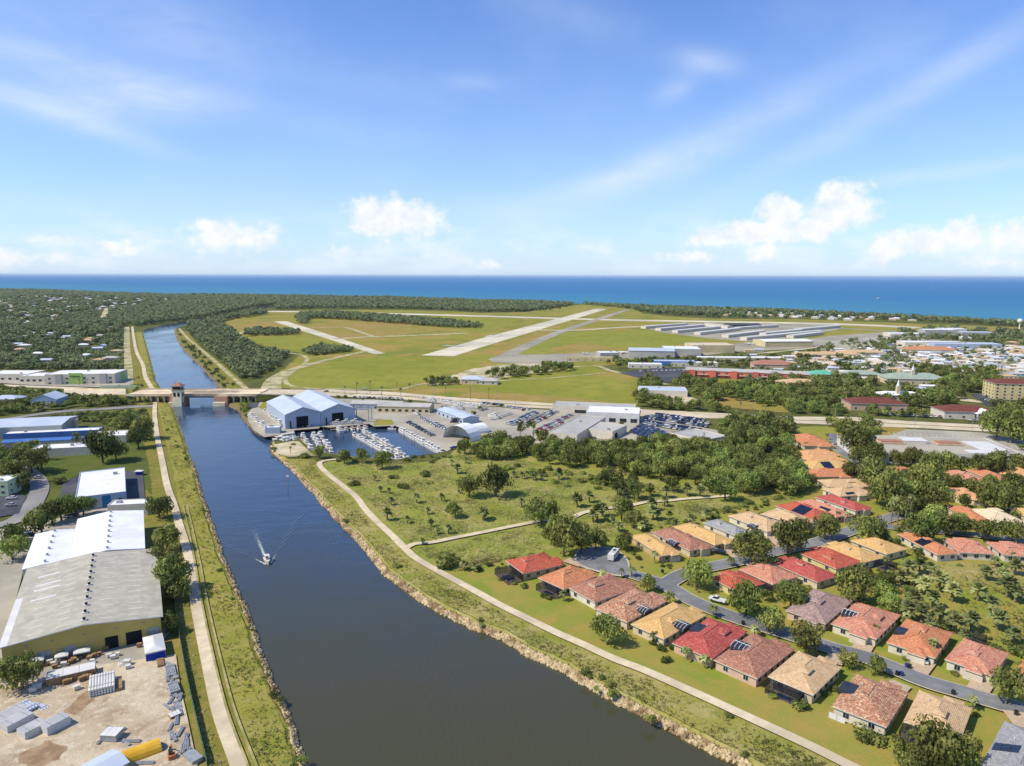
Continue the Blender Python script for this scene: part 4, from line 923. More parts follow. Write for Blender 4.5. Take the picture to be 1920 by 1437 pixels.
# ---------------------------------------------------------------- larger buildings
def bld(name, label, cat, L, B, R, h, wall, roof='whiteroof', kind='flat', rise=None, group=None, parapet=.5, axis=None, loc=None, wins=None, doors=None, over=.3, flip=False):
    """building from three roof corner pixels, or loc=(u, v, width, depth, angle) for far ones"""
    if loc:
        class o_: pass
        f = o_(); p = G(loc[0], loc[1]); f.w, f.d, f.rot = loc[2], loc[3], math.radians(loc[4])
        f.c = Vector((p.x, p.y, 0)) + dirn(f.rot + PI / 2) * (f.d / 2)
    else: f = Frame(L, B, R, h)
    w, d = f.w, f.d
    root = empty(name, f.c, f.rot, label, cat, group)
    occ_poly([(f.c + dirn(f.rot) * (sx * (w / 2 + 2)) + dirn(f.rot + PI / 2) * (sy * (d / 2 + 2)))[:2] for sx, sy in ((-1, -1), (1, -1), (1, 1), (-1, 1))])
    LMK.append((label, *PX(f.c.x, f.c.y, 0)))
    wb = MB(); rb = MB()
    if kind == 'flat':
        wb.box(0, 0, 0, w, d, h - .3, wall)
        rb.box(0, 0, h - .3 + .003, w - .3, d - .3, .12, roof)
        t = .28
        for cx, cy, a, c in ((0, -d / 2 + t / 2, w + .06, t), (0, d / 2 - t / 2, w + .06, t), (-w / 2 + t / 2, 0, t + .03, d - 2 * t), (w / 2 - t / 2, 0, t + .03, d - 2 * t)):
            wb.box(cx, cy, h - .32, a, c, parapet, wall)
        pb = MB(); rr = random.Random(label)
        for k in range(1): pb.box(rr.uniform(-.35, .35) * w, rr.uniform(-.35, .35) * d, h - .18, rr.uniform(1.2, 2.4), rr.uniform(1.2, 2), rr.uniform(.8, 1.3), 'steel')
        wb.build('wall', root); ro = rb.build('roof', root); pb.build('air_conditioner', ro)
    elif kind == 'gable':
        al = axis if axis is not None else (0 if w > d else 1)   # ridge along x (0) or y (1)
        half = (d if al == 0 else w) / 2; rs = rise if rise is not None else half * .3
        wb.box(0, 0, 0, w - .4, d - .4, h, wall)
        hw, hd = w / 2, d / 2
        if al == 0:
            wb.add([(-hw + .2, -hd + .2, h), (-hw + .2, hd - .2, h), (-hw + .2, 0, h + rs - .05), (hw - .2, -hd + .2, h), (hw - .2, hd - .2, h), (hw - .2, 0, h + rs - .05)], [(0, 2, 1), (3, 4, 5)], wall)
            vs = [(-hw, -hd - over, h - .1), (hw, -hd - over, h - .1), (hw, 0, h + rs), (-hw, 0, h + rs), (-hw, hd + over, h - .1), (hw, hd + over, h - .1)]
        else:
            wb.add([(-hw + .2, -hd + .2, h), (hw - .2, -hd + .2, h), (0, -hd + .2, h + rs - .05), (-hw + .2, hd - .2, h), (hw - .2, hd - .2, h), (0, hd - .2, h + rs - .05)], [(0, 1, 2), (4, 3, 5)], wall)
            vs = [(-hw - over, hd, h - .1), (-hw - over, -hd, h - .1), (0, -hd, h + rs), (0, hd, h + rs), (hw + over, hd, h - .1), (hw + over, -hd, h - .1)]
        lo = [(x, y, z - .22) for x, y, z in vs]
        rb.add(vs + lo, [(0, 1, 2, 3), (3, 2, 5, 4), (6, 7, 1, 0), (10, 11, 5, 4)[::-1], (7, 8, 2, 1), (8, 11, 5, 2), (6, 0, 3, 9), (9, 3, 4, 10), (9, 8, 7, 6), (10, 11, 8, 9)], roof)
        wb.build('wall', root); ro = rb.build('roof', root)
    elif kind == 'hip':
        wb.box(0, 0, 0, w - 1.2, d - 1.2, h - .1, wall); hiproof(rb, 0, 0, w, d, h, rise or .3, roof); wb.build('wall', root); ro = rb.build('roof', root)
    for wn in (wins or ()):
        face, n, zz, ww, hh = wn
        L_ = w if face in (0, 2) else d; ins = .6 if kind == 'hip' else (.2 if kind == 'gable' else 0)
        for k in range(n):
            t = -L_ / 2 + L_ * (k + .5) / n
            x, y = ((t, -d / 2 + ins), (w / 2 - ins, t), (t, d / 2 - ins), (-w / 2 + ins, t))[face]
            window(root, x, y, zz, ww, hh, face)
    for dr in (doors or ()):
        face, t, ww, hh, m = dr; ins = .6 if kind == 'hip' else (.2 if kind == 'gable' else 0)
        x, y = ((t * w, -d / 2 + ins), (w / 2 - ins, t * d), (t * w, d / 2 - ins), (-w / 2 + ins, t * d))[face]
        b = MB(); a = [0, PI / 2, PI, -PI / 2][face]; c, s_ = math.cos(a), math.sin(a)
        P = lambda lx, ly, lz: (x + lx * c - ly * s_, y + lx * s_ + ly * c, lz)
        b.add([P(-ww / 2, -.1, .02), P(ww / 2, -.1, .02), P(ww / 2, -.1, hh), P(-ww / 2, -.1, hh), P(-ww / 2, 0, .02), P(ww / 2, 0, .02), P(ww / 2, 0, hh), P(-ww / 2, 0, hh)], [(0, 1, 2, 3), (4, 0, 3, 7), (1, 5, 6, 2), (3, 2, 6, 7)], m)
        b.build('door', root)
    return root, f, ro

# big factory with grey roof and yellow front
z8 = 8.0
fr = Frame((0, 1212), (302, 1153), (284, 1025), z8)   # left-front, right-front, right-back
l_, r_, k_ = G(0, 1212, z8), G(302, 1153, z8), G(284, 1028, z8)
e = (r_ - l_); rot = math.atan2(e.y, e.x); wF = e.length; dF = (k_ - r_).dot(dirn(rot + PI / 2))
def factory():
    c = (l_ + r_) / 2 + dirn(rot + PI / 2) * dF / 2; c.z = 0
    root = empty('factory', c, rot, 'huge warehouse with grey metal roof, skylights and yellow front wall beside the towpath', 'warehouse')
    LMK.append(('yellow fronted warehouse', 150, 1150))
    occ_poly([(c + dirn(rot) * (sx * (wF / 2 + 2)) + dirn(rot + PI / 2) * (sy * (dF / 2 + 2)))[:2] for sx, sy in ((-1, -1), (1, -1), (1, 1), (-1, 1))])
    w, d = wF, dF; h = 7.6; rs = 2.2
    b = MB(); b.box(0, 0, 0, w - .4, d - .4, h - .05, 'yellow'); b.add([(-w / 2 + .2, -d / 2 + .2, h - .05), (w / 2 - .2, -d / 2 + .2, h - .05), (0, -d / 2 + .2, h + rs - .1)], [(0, 1, 2)], 'yellow'); b.build('wall', root)
    b = MB()
    vs = [(-w / 2 - .5, d / 2, h), (-w / 2 - .5, -d / 2 - .4, h), (0, -d / 2 - .4, h + rs), (0, d / 2, h + rs), (w / 2 + .5, d / 2, h), (w / 2 + .5, -d / 2 - .4, h)]
    lo = [(x, y, z - .3) for x, y, z in vs]
    b.add(vs, [(0, 1, 2, 3), (3, 2, 5, 4)], 'metalroof'); b.add(vs + lo, [(7, 8, 2, 1), (8, 11, 5, 2), (6, 7, 1, 0), (11, 10, 4, 5)], 'white')
    ro = b.build('roof', root)
    zr = lambda x: h + rs * (1 - abs(x) / (w / 2)) + .04
    for k in range(13):
        y = -d / 2 + 3 + (d - 6) * k / 12
        for x0, x1 in ((-.36, -.27), (-.18, -.1), (.09, .18), (.28, .37)):
            s = MB(); s.quad((x0 * w, y - .3, zr(x0 * w)), (x1 * w, y - .3, zr(x1 * w)), (x1 * w, y + .3, zr(x1 * w)), (x0 * w, y + .3, zr(x0 * w)), mat('skylight', C(224, 222, 210), C(210, 208, 196), .5)); s.build('skylight', ro)
    for y, x0, x1 in ((.30, -.40, -.24), (.17, -.4, -.22), (.10, -.4, -.22), (-.03, -.4, -.23)):
        s = MB(); s.quad((x0 * w, y * d - .6, zr(x0 * w) + .02), (x1 * w, y * d - .6, zr(x1 * w) + .02), (x1 * w, y * d + .6, zr(x1 * w) + .02), (x0 * w, y * d + .6, zr(x0 * w) + .02), 'white'); s.build('roof_patch', ro)
    for k in range(11):
        y = -d / 2 + 2.5 + (d - 4) * k / 10.5; s = MB(); s.box(0, y, h + rs - .1, 1.5, 1.2, .35, 'white'); s.cyl(0, y, h + rs + .25, h + rs + .9, .35, .42, 'dark', 8); s.build('roof_vent', ro)
    s = MB(); s.quad((-w / 2 - .45, -d / 2 - .3, h + .06), (-w / 2 + 1.6, -d / 2 - .3, zr(-w / 2 + 1.6) + .03), (-w / 2 + 1.6, d * .05, zr(-w / 2 + 1.6) + .03), (-w / 2 - .45, d * .05, h + .06), 'white'); s.build('roof_patch', ro)
    for t, ww, hh, m in ((.165, 3.4, 4.2, 'dark'), (.31, 4.2, 4.4, 'dark'), (-.405, 3.4, 3.6, 'dark'), (-.25, 3.2, 3.9, 'steel'), (-.10, 3, 3.9, 'steel'), (.44, 3.2, 4.4, 'steel')):
        s = MB(); x = t * w; s.box(x, -d / 2 + .2, 0.02, ww, .24, hh, m); s.build('door', root)
    for x in (-.35, -.2, 0, .2, .38):
        s = MB(); s.box(x * w, -d / 2 + .05, 6.2, .5, .5, .4, 'steel'); s.build('wall_lamp', root)
    return root, c
fac, facc = factory()
# white roofed halls behind it
def hall(label, u0, u1, y0, y1, h, rs, vents):
    """hall placed in the factory's own frame: u along its front, y behind it"""
    c = facc + dirn(rot) * ((u0 + u1) / 2) + dirn(rot + PI / 2) * (dF / 2 + (y0 + y1) / 2); w, d = u1 - u0, y1 - y0
    root = empty('hall', c, rot, label, 'warehouse'); LMK.append((label, *PX(c.x, c.y, h)))
    occ_poly([(c + dirn(rot) * (sx * (w / 2 + 2)) + dirn(rot + PI / 2) * (sy * (d / 2 + 2)))[:2] for sx, sy in ((-1, -1), (1, -1), (1, 1), (-1, 1))])
    b = MB(); b.box(0, 0, 0, w - .3, d - .3, h, 'bluesteel'); b.add([(-w / 2 + .2, d / 2 - .2, h), (w / 2 - .2, d / 2 - .2, h), (0, d / 2 - .2, h + rs)], [(1, 0, 2)], 'bluesteel'); b.build('wall', root)
    b = MB(); vs = [(-w / 2, d / 2, h), (-w / 2, -d / 2, h), (0, -d / 2, h + rs), (0, d / 2, h + rs), (w / 2, d / 2, h), (w / 2, -d / 2, h)]
    lo = [(x, y, z - .3) for x, y, z in vs]
    b.add(vs + lo, [(0, 1, 2, 3), (3, 2, 5, 4), (7, 8, 2, 1), (8, 11, 5, 2), (6, 7, 1, 0), (11, 10, 4, 5), (9, 6, 0, 3), (10, 9, 3, 4)], 'whiteroof'); ro = b.build('roof', root)
    for k in range(vents):
        y = -d / 2 + 2 + (d - 4) * k / max(1, vents - 1); s = MB(); s.cyl(0, y, h + rs - .05, h + rs + .8, .4, .5, 'steel', 8); s.build('roof_vent', ro)
    return root
inv = Matrix.Rotation(-rot, 4, 'Z')
def loc8(u, v, z=8): p = inv @ (G(u, v, z) - facc); return p.x, p.y - dF / 2
a0 = loc8(272, 1025); a1 = loc8(268, 960); a2 = loc8(128, 1050); a3 = loc8(138, 974); a4 = loc8(46, 1066); a5 = loc8(68, 1002)
hall('white roofed hall with a row of vents behind the grey roof, taller right half', a2[0], a0[0], .3, (a1[1] + a3[1]) / 2 + .5, 8.2, 1.6, 8)
hall('white roofed hall with slanting vents, left half behind the grey roof', a4[0] - 1, a2[0] - .3, .3, a5[1] + 2, 7.4, .8, 6)
bld('storage_shed', 'low white flat roofed annex behind the white halls', 'shed', (203, 955), (206, 953), (273, 943), 5.5, 'stuccowhite', loc=(240, 968, 17, 8, 9))
bld('office_building', 'white roofed block with a blue door panel, beside dark parking north of the factory', 'office', (150, 886), (141, 934), (236, 922), 7, 'bluesteel', 'whiteroof', wins=[(0, 4, 3.5, 1.6, .9)], doors=[(0, .1, 3.6, 6.3, 'skyblue')])
bld('tool_shed', 'little white capped blue shed at the canal lawn corner', 'shed', 0, 0, 0, 2.6, 'bluetarp', 'white', 'hip', loc=(259, 893, 4.2, 3.4, 5))
bld('industrial_building', 'big pale blue roofed metal building at left edge above the blue striped one', 'warehouse', 0, 0, 0, 8, 'greyroof', 'bluesteelroof', 'gable', rise=1.6, loc=(15, 823, 66, 34, 14), axis=0)
bld('workshop', 'long building with bright blue edged roof, in front of the pale blue roofed one', 'workshop', 0, 0, 0, 4.2, 'stuccowhite', 'blue', 'gable', rise=1.0, loc=(92, 838, 54, 9, 14), axis=0)
bld('workshop', 'long white flat roofed building just behind the blue edged one', 'workshop', 0, 0, 0, 5, 'blue', 'whiteroof', 'flat', loc=(98, 824, 58, 10, 14))
bld('workshop', 'white flat roofed workshop nearest the scrub by the towpath', 'workshop', 0, 0, 0, 5, 'stuccowhite', 'whiteroof', 'flat', loc=(203, 832, 22, 17, 14))
bld('workshop', 'long white flat roofed workshop between the pines and the dark lawn', 'workshop', 0, 0, 0, 5.2, 'stuccowhite', 'whiteroof', 'flat', loc=(120, 856, 34, 13, 14))
bld('canopy_shed', 'small cream block on the blue striped roofs', 'shed', 0, 0, 0, 7, 'stucco', 'whiteroof', 'flat', loc=(127, 807, 11, 6, 14))
bld('office_building', 'two storey pale teal office cut by the left edge', 'office', 0, 0, 0, 8, 'palegreen', 'whiteroof', 'flat', loc=(-14, 933, 15, 12, 8), wins=[(1, 2, 2, 1.4, 1), (1, 2, 5, 1.4, 1), (0, 3, 2, 1.5, 1), (0, 3, 5, 1.5, 1)])
bld('office_building', 'blue grey gabled two storey house by the parking lot', 'office', 0, 0, 0, 7, 'bluesteel', 'bluesteelroof', 'gable', rise=4.2, axis=1, loc=(82, 765, 20, 22, 8), wins=[(0, 4, 1.4, 1.4, 1.4), (0, 3, 4.4, 1.4, 1.2)])
bld('office_building', 'blue grey roofed building at the far left edge by the parking lot', 'office', 0, 0, 0, 6, 'bluesteel', 'bluesteelroof', 'hip', loc=(5, 762, 24, 16, 5))
# self storage building
st, sf, sr = bld('storage_building', 'long white and lime green storage building behind the approach road', 'storage building', 0, 0, 0, 10.5, 'stuccowhite', 'whiteroof', 'flat', loc=(151, 721, 66, 34, 8), wins=[(0, 8, 1, 2.4, 1.6), (0, 8, 5.5, 2.4, 1.6)])
b = MB(); b.box(-4, -17.3, .5, 13, .6, 11.2, 'lime_panel'); gp = b.build('green_panel', st)
b = MB(); b.box(33.3, 4, .5, .6, 9, 9, 'lime_panel'); b.build('green_panel', st)
for k, (x, w_) in enumerate(((-8.2, 1.4), (-6.6, .5), (-5.6, 1.2), (-4.1, 1.1), (-2.7, .5), (-1.8, 1.3), (-.2, 1.0))):
    b = MB(); b.box(x + 0, -17.75, 7.6, w_, .1, 1.3, mat('sign_letters', C(70, 110, 50)))
    b.build('sign_lettering', gp)
for x in (-20, 22):
    b = MB(); b.box(x, -17.7, 0.3, 6, 1.2, 10.6, 'greyroof'); b.build('glazed_bay', st)
bld('storage_building', 'white flat roofed wing left of the lime green storage front', 'storage building', 0, 0, 0, 6.5, 'stuccowhite', 'whiteroof', 'flat', loc=(70, 717, 36, 26, 4), wins=[(0, 6, 1, 3, 2)])
bld('storage_building', 'white flat roofed building at left edge by the approach road', 'storage building', 0, 0, 0, 7, 'stuccowhite', 'whiteroof', 'flat', loc=(12, 714, 46, 30, 2), wins=[(0, 6, 1, 3, 2)])
bld('perimeter_wall', 'low pale green painted wall by the storage building', 'wall', 0, 0, 0, 3, 'palegreen', 'palegreen', 'flat', loc=(222, 729, 34, 1.5, 4))
# marina hangars
def hangar(label, B, R, apexz, ez, dpt, ang=None):
    b_, r_ = G(*B), G(*R); e = r_ - b_; rt = math.atan2(e.y, e.x); w = e.length; c = (b_ + r_) / 2 + dirn(rt + PI / 2) * dpt / 2
    root = empty('boat_hangar', c, rt, label, 'hangar'); LMK.append((label, *PX(c.x, c.y, 0)))
    occ_poly([(c + dirn(rt) * (sx * (w / 2 + 2)) + dirn(rt + PI / 2) * (sy * (dpt / 2 + 2)))[:2] for sx, sy in ((-1, -1), (1, -1), (1, 1), (-1, 1))])
    d = dpt; rs = apexz - ez
    b = MB(); b.box(0, 0, 0, w - .2, d - .4, ez - .05, 'bluesteel'); b.add([(-w / 2, -d / 2 + .2, ez - .05), (w / 2, -d / 2 + .2, ez - .05), (0, -d / 2 + .2, apexz - .1)], [(0, 1, 2)], 'bluesteel'); b.build('wall', root)
    b = MB(); vs = [(-w / 2, d / 2, ez), (-w / 2, -d / 2 - .5, ez), (0, -d / 2 - .5, apexz), (0, d / 2, apexz), (w / 2, d / 2, ez), (w / 2, -d / 2 - .5, ez)]; lo = [(x, y, z - .35) for x, y, z in vs]
    b.add(vs, [(0, 1, 2, 3), (3, 2, 5, 4)], 'bluesteelroof'); b.add(vs + lo, [(7, 8, 2, 1), (8, 11, 5, 2), (6, 7, 1, 0), (11, 10, 4, 5)], 'bluesteelroof'); b.build('roof', root)
    s = MB(); s.box(-.02 * w, -d / 2 + .2, 0.02, w * .33, .3, ez * .78, 'dark'); s.build('door', root)
    s = MB(); s.tube((-w * .36, -d / 2 - 1.2, 0), (-w * .36, -d / 2 - 1.2, ez * .55), .5, 'dark', 6); s.build('post', root)
    s = MB(); s.box(0, -d / 2 + .15, ez + rs * .35, w * .07, .2, .8, 'white'); s.build('sign', root)
    return root, c, rt, w
hangar('left one of the twin pale blue marina hangars with open dark door', (535, 806), (602, 799), 15.5, 11, 62)
hangar('right one of the twin pale blue marina hangars with open dark door', (602.4, 799), (667, 792), 15.5, 11, 78)
bld('marina_office', 'low white marina building with grey roof right of the hangars', 'building', 0, 0, 0, 5, 'bluesteel', 'greyroof', 'gable', rise=1.5, axis=0, loc=(704, 769, 44, 16, -5), wins=[(0, 7, 1.3, 2.2, 1.6)])
bld('restaurant', 'waterside building with pink awning and dark open porch', 'restaurant', 0, 0, 0, 5.5, 'tan', 'greyroof', 'gable', rise=1.6, axis=0, loc=(756, 775, 44, 18, -6), wins=[(0, 8, 1.2, 2.6, 2)])
bld('marina_office', 'pale blue long shed with blue windows between the parking rows', 'shed', 0, 0, 0, 5, 'bluesteel', 'bluesteelroof', 'gable', rise=1.4, axis=0, loc=(843, 788, 44, 14, -58), wins=[(0, 6, 1.2, 2.6, 1.8)])
bld('boat_lift_hut', 'white hut with blue sides on the quay by the canal', 'hut', 0, 0, 0, 4.5, 'bluesteel', 'whiteroof', 'flat', loc=(511, 814, 10, 7, 8))
def quonset(label, u, v, w, d, ang, m='whiteroof', h=None):
    p = G(u, v); h = h or w * .42; root = empty('fabric_shelter', p, math.radians(ang), label, 'shelter', 'arched fabric shelters'); b = MB(); n = 10; vs = []
    for y in (-d / 2, d / 2):
        for k in range(n + 1): a = PI * k / n; vs.append((-math.cos(a) * w / 2, y, math.sin(a) * h))
    b.add(vs, [(k, n + 1 + k, n + 2 + k, k + 1) for k in range(n)] + [tuple(range(n + 1, 2 * n + 2))], m); b.build('cover', root)
    b = MB(); pr = None
    for k in range(n + 1):
        q = vs[k]; q = (q[0] * 1.01, q[1] - .05, q[2] + .05)
        if pr: b.tube(pr, q, .15, 'steel', 4)
        pr = q
    b.build('arch_frame', root); occ_disc(p.x, p.y, w / 2 + 1)
quonset('white arched fabric shelter open to the front, nearest the basin', 867, 823, 24, 12, -35)
quonset('white arched fabric shelter behind the open one', 887, 812, 15, 18, -50)
quonset('small white arched shelter attached to the pale blue shed', 862, 793, 12, 9, -20)
bld('shipping_container', 'rusty orange container between the arched shelters', 'container', 0, 0, 0, 3, 'rust', 'rust', 'flat', loc=(874, 806, 11, 5, -10), parapet=.05)
# dealership and others
bld('dealership', 'big grey flat roofed car dealership building, left wing', 'dealership', (1040, 810), (1086, 818), (1126, 783), 6.5, 'stuccowhite', 'greyroof', 'flat', doors=[(0, .2, 5, 4, 'dark')])
bld('dealership', 'grey flat roofed dealership wing with garage door facing the grove', 'dealership', (1098, 802), (1152, 812), (1165, 798), 6, 'stuccowhite', 'greyroof', 'flat', doors=[(0, -.25, 5, 4, 'dark')])
bld('dealership', 'white glass fronted dealership showroom', 'showroom', 0, 0, 0, 8, 'white', 'whiteroof', 'flat', loc=(1148, 794, 40, 26, -11), wins=[(0, 5, 1, 5, 3)])
bld('dealership', 'long grey roofed dealership canopy beside the highway', 'canopy', 0, 0, 0, 6, 'stuccowhite', 'greyroof', 'flat', loc=(1112, 777, 66, 20, -12), doors=[(0, 0, 30, 3, 'glass')])
bld('service_building', 'grey flat roofed white building right of the blue car lot', 'building', (1270, 812), (1318, 829), (1350, 817), 5.5, 'stuccowhite', 'greyroof', 'flat', wins=[(0, 5, 1, 2.2, 1.6)])
bld('warehouse', 'white warehouse among trees behind the green belt by the highway', 'warehouse', 0, 0, 0, 6, 'stuccowhite', 'bluesteelroof', 'flat', loc=(1243, 745, 44, 26, -8), doors=[(0, -.2, 8, 3.5, 'greyroof')])
AH = 'airfield hangars by the apron'
for u, v, w_, d_, a, h, wl, rf, lb in ((1143, 673, 26, 24, 8, 8, 'greyroof', 'whiteroof', 'small white hangar, leftmost beside the apron'), (1222, 672, 62, 44, -8, 10, 'greyroof', 'bluesteelroof', 'grey hangar with blue tinted roof beside the white one'),
        (1280, 668, 50, 42, -6, 10, 'greyroof', 'whiteroof', 'grey walled hangar with pale left end, middle of the apron'), (1338, 662, 62, 44, 2, 11, 'tan', 'stucco', 'big tan hangar with cream roof above the parked cars'),
        (1480, 651, 80, 46, 6, 9, 'tan', 'whiteroof', 'long tan hangar with pale roof, right end of the apron')):
    bld('hangar', lb, 'hangar', 0, 0, 0, h, wl, rf, 'gable' if 'blue' in lb or 'long' in lb else 'flat', rise=2, axis=0, loc=(u, v, w_, d_, a), group=AH)
TH = 'rows of long low aircraft hangars'; thn = -1
for u0, v0, u1, v1 in ((1211, 617, 1290, 611), (1239, 621, 1322, 613.5), (1271, 625, 1352, 617), (1313, 629, 1390, 620), (1366, 634, 1436, 625), (1400, 639, 1476, 631.5), (1436, 630, 1505, 623), (1460, 633, 1542, 625), (1488, 635, 1545, 628), (1500, 622, 1576, 615), (1386, 619, 1460, 614), (1320, 611, 1364, 616.5)):
    thn += 1; a, c = G(u0, v0), G(u1, v1); a.z = c.z = 0; L_ = (c - a).length; an = math.atan2((c - a).y, (c - a).x)
    m_ = (a + c) / 2; pu, pv = PX(m_.x, m_.y)
    bld('aircraft_hangar', f'long low aircraft hangar with blue grey roof, {ORD[thn]} counted from the left', 'hangar', 0, 0, 0, 5.5, 'stuccowhite', mat('pale_grey_metal_roof', C(222, 224, 228), C(206, 210, 218), .02), 'gable', rise=.8, axis=0, loc=(pu, pv, L_, 14, math.degrees(an)), group=TH)
bld('hangar', 'dark grey roofed hangar behind the white rows', 'hangar', 0, 0, 0, 7, 'asphalt_dark', 'asphalt_dark', 'gable', rise=3, axis=0, loc=(1398, 616, 70, 40, 4))
# coral apartment block
ap, af, ar = bld('apartment_building', 'long coral pink two storey apartment block with grey roof', 'apartments', 0, 0, 0, 8, 'pinkwall', 'greyroof', 'gable', rise=2.2, axis=0, loc=(1398, 712, 128, 20, -17), wins=[(0, 16, 1, 2.4, 1.8), (0, 16, 4.6, 2.4, 1.8)])
for k in range(6):
    b = MB(); x = -56 + k * 22; b.box(x, -11.2, 0, 6, 3, 8.6, 'pinkwall'); b.build('stair_tower', ap)
    b = MB(); b.box(x + 11, -11, 3.6, 12, 2.2, .5, 'stucco'); b.build('balcony', ap)
for u, v, w_, d_, a, h, wl, rf, kd, lb, ct in (
        (1648, 771, 46, 24, -6, 6, 'stuccopink', 'brownroof', 'hip', 'dark brown hip roofed building behind highway trees, left of the two', 'building'),
        (1820, 787, 40, 24, -6, 6, 'stuccowhite', 'brownroof', 'hip', 'dark brown hip roofed building with white gabled porch beside the highway', 'building'),
        (1546, 713, 30, 22, -5, 6, 'stucco', 'teal', 'hip', 'bright teal roofed building left of the paler green one', 'building'),
        (1622, 711, 38, 22, -6, 5, 'stucco', 'greenroof', 'hip', 'pale green roofed building right of the teal one', 'building'),
        (1722, 722, 62, 30, -8, 6, 'stucco', 'greenroof', 'hip', 'large grey green roofed building with a spire among oaks', 'church'),
        (1503, 730, 40, 24, -6, 5, 'stucco', 'beige', 'hip', 'sand coloured hip roofed building below the coral apartments', 'building'),
        (1452, 695, 48, 26, -8, 7, 'stuccopink', 'brownpink', 'hip', 'brown grey hip roofed house block behind the coral apartments', 'building'),
        (1690, 752, 40, 16, -6, 5, 'stuccowhite', 'whiteroof', 'hip', 'white roofed building with a pale tower between oaks', 'building'),
        (1265, 687, 50, 18, -7, 6, 'blue', 'bluesteelroof', 'flat', 'blue walled workshop on the dark lot', 'workshop'),
        (1303, 688, 56, 14, -4, 5, 'stuccowhite', 'whiteroof', 'flat', 'long white roofed workshop right of the blue walled one', 'workshop'),
        (1210, 691, 40, 16, -6, 5, 'stuccowhite', 'whiteroof', 'flat', 'white workshop left of the blue walled one', 'workshop'),
        (1390, 680, 110, 18, -2, 6, 'stucco', 'whiteroof', 'flat', 'very long white roofed block beyond the coral apartments', 'building'),
        (1555, 672, 90, 20, 4, 5, 'stuccopink', 'beige', 'hip', 'long tan roofed buildings beside the hangars road', 'building'),
        (1620, 668, 60, 20, 2, 5, 'stucco', 'beige', 'hip', 'tan roofed building left of the mobile homes', 'building'),
        (1748, 664, 70, 24, -4, 6, 'stuccowhite', 'orange', 'hip', 'rust orange roofed building among white mobile homes', 'building'),
        (1752, 652, 90, 30, -4, 8, 'stuccowhite', 'whiteroof', 'flat', 'large white flat roofed hall behind the rust orange roof', 'hall'),
        (1815, 655, 100, 30, -4, 8, 'bluesteel', 'bluesteelroof', 'flat', 'pale blue hall right of the large white one', 'hall'),
        (1765, 631, 60, 30, -4, 12, 'greyroof', 'whiteroof', 'flat', 'grey and white block with a dark front by the airfield end', 'building'),
        (1790, 629, 44, 30, -4, 12, 'white', 'whiteroof', 'flat', 'white block with dark opening by the airfield end', 'building'),
        (1835, 633, 60, 30, -4, 9, 'greyroof', 'bluesteelroof', 'flat', 'blue grey block right of the white one by the airfield end', 'building'),
        (1700, 632, 60, 30, -4, 6, 'stuccowhite', 'whiteroof', 'flat', 'low white block left by the airfield end', 'building'),
        (885, 721, 24, 18, -5, 5, 'stucco', 'bluesteelroof', 'hip', 'small hip roofed hut in the sandy lot by the highway', 'hut'),
        (915, 722, 20, 14, -5, 4, 'stuccowhite', 'greyroof', 'hip', 'smaller grey hut right of the hip roofed one in the sandy lot', 'hut'),
        (1105, 678, 60, 16, -3, 5, 'tan', 'sandroad', 'flat', 'low tan block at the edge of the apron', 'building')):
    r0, f0, ro0 = bld('building', lb, ct, 0, 0, 0, h, wl, R_.get(rf, rf), kd, rise=.32 if kd == 'hip' else None, loc=(u, v, w_, d_, a), wins=[(0, max(2, int(w_ / 9)), 1.2, 1.8, 1.5)])
    if 'porch' in lb:
        b = MB(); b.add([(2, -d_ / 2 - 4, 5), (18, -d_ / 2 - 4, 5), (10, -d_ / 2 - 4, 8.4), (10, -d_ / 2 + 6, 8.4), (2, -d_ / 2 + 3, 5), (18, -d_ / 2 + 3, 5)], [(0, 1, 2), (1, 5, 3, 2), (0, 2, 3, 4)], 'white')
        for x in (3, 10, 17): b.box(x, -d_ / 2 - 3.5, 0, 1, 1, 5, 'white')
        b.box(10, -d_ / 2 - .2, 0, 14, .5, 4.6, 'glass'); b.build('porch', r0)
    if 'spire' in lb or 'pale tower' in lb:
        b = MB(); b.box(-2, -4, h, 3, 3, 8, 'stucco'); b.cyl(-2, -4, h + 8, h + 14, 1.8, .1, 'white', 4); b.build('spire', r0)
# tan apartment with dark red roof
hb, hf, hr = bld('hotel', 'five storey tan block with dark red roof at the right edge', 'apartments', 0, 0, 0, 15, 'stuccoyellow', 'brownroof', 'hip', rise=.25, loc=(1925, 752, 54, 26, -12), wins=[(0, 9, 1.2 + 2.9 * k, 1.6, 1.4) for k in range(5)] + [(3, 4, 1.2 + 2.9 * k, 1.6, 1.4) for k in range(5)])
# white mall being re-roofed
ml, mf, mr = bld('shopping_mall', 'broad white mall with tan flat roof and two brick red roof wells', 'mall', 0, 0, 0, 7, 'white', 'beige' if False else 'lot', 'flat', loc=(1768, 872, 92, 44, -6), wins=[(0, 14, 1.2, 2, 3)])
for x, y in ((-20, 4), (14, 4)):
    b = MB(); b.box(x, y, 7, 15, 9, .8, 'stuccopink'); b.box(x, y, 7.8, 13, 7, .5, R_['brownpink']); b.build('roof_well', mr)
for x, y, w_, d_ in ((-38, 6, 14, 26), (-2, 14, 14, 10), (34, 0, 16, 24), (26, -16, 20, 8)):
    b = MB(); b.box(x, y, 6.95, w_, d_, .35, 'white'); b.build('roof_membrane', mr)
bld('shopping_mall', 'white roofed mall wing left of the broad one', 'mall', 0, 0, 0, 6, 'white', 'whiteroof', 'flat', loc=(1683, 852, 30, 26, -6))
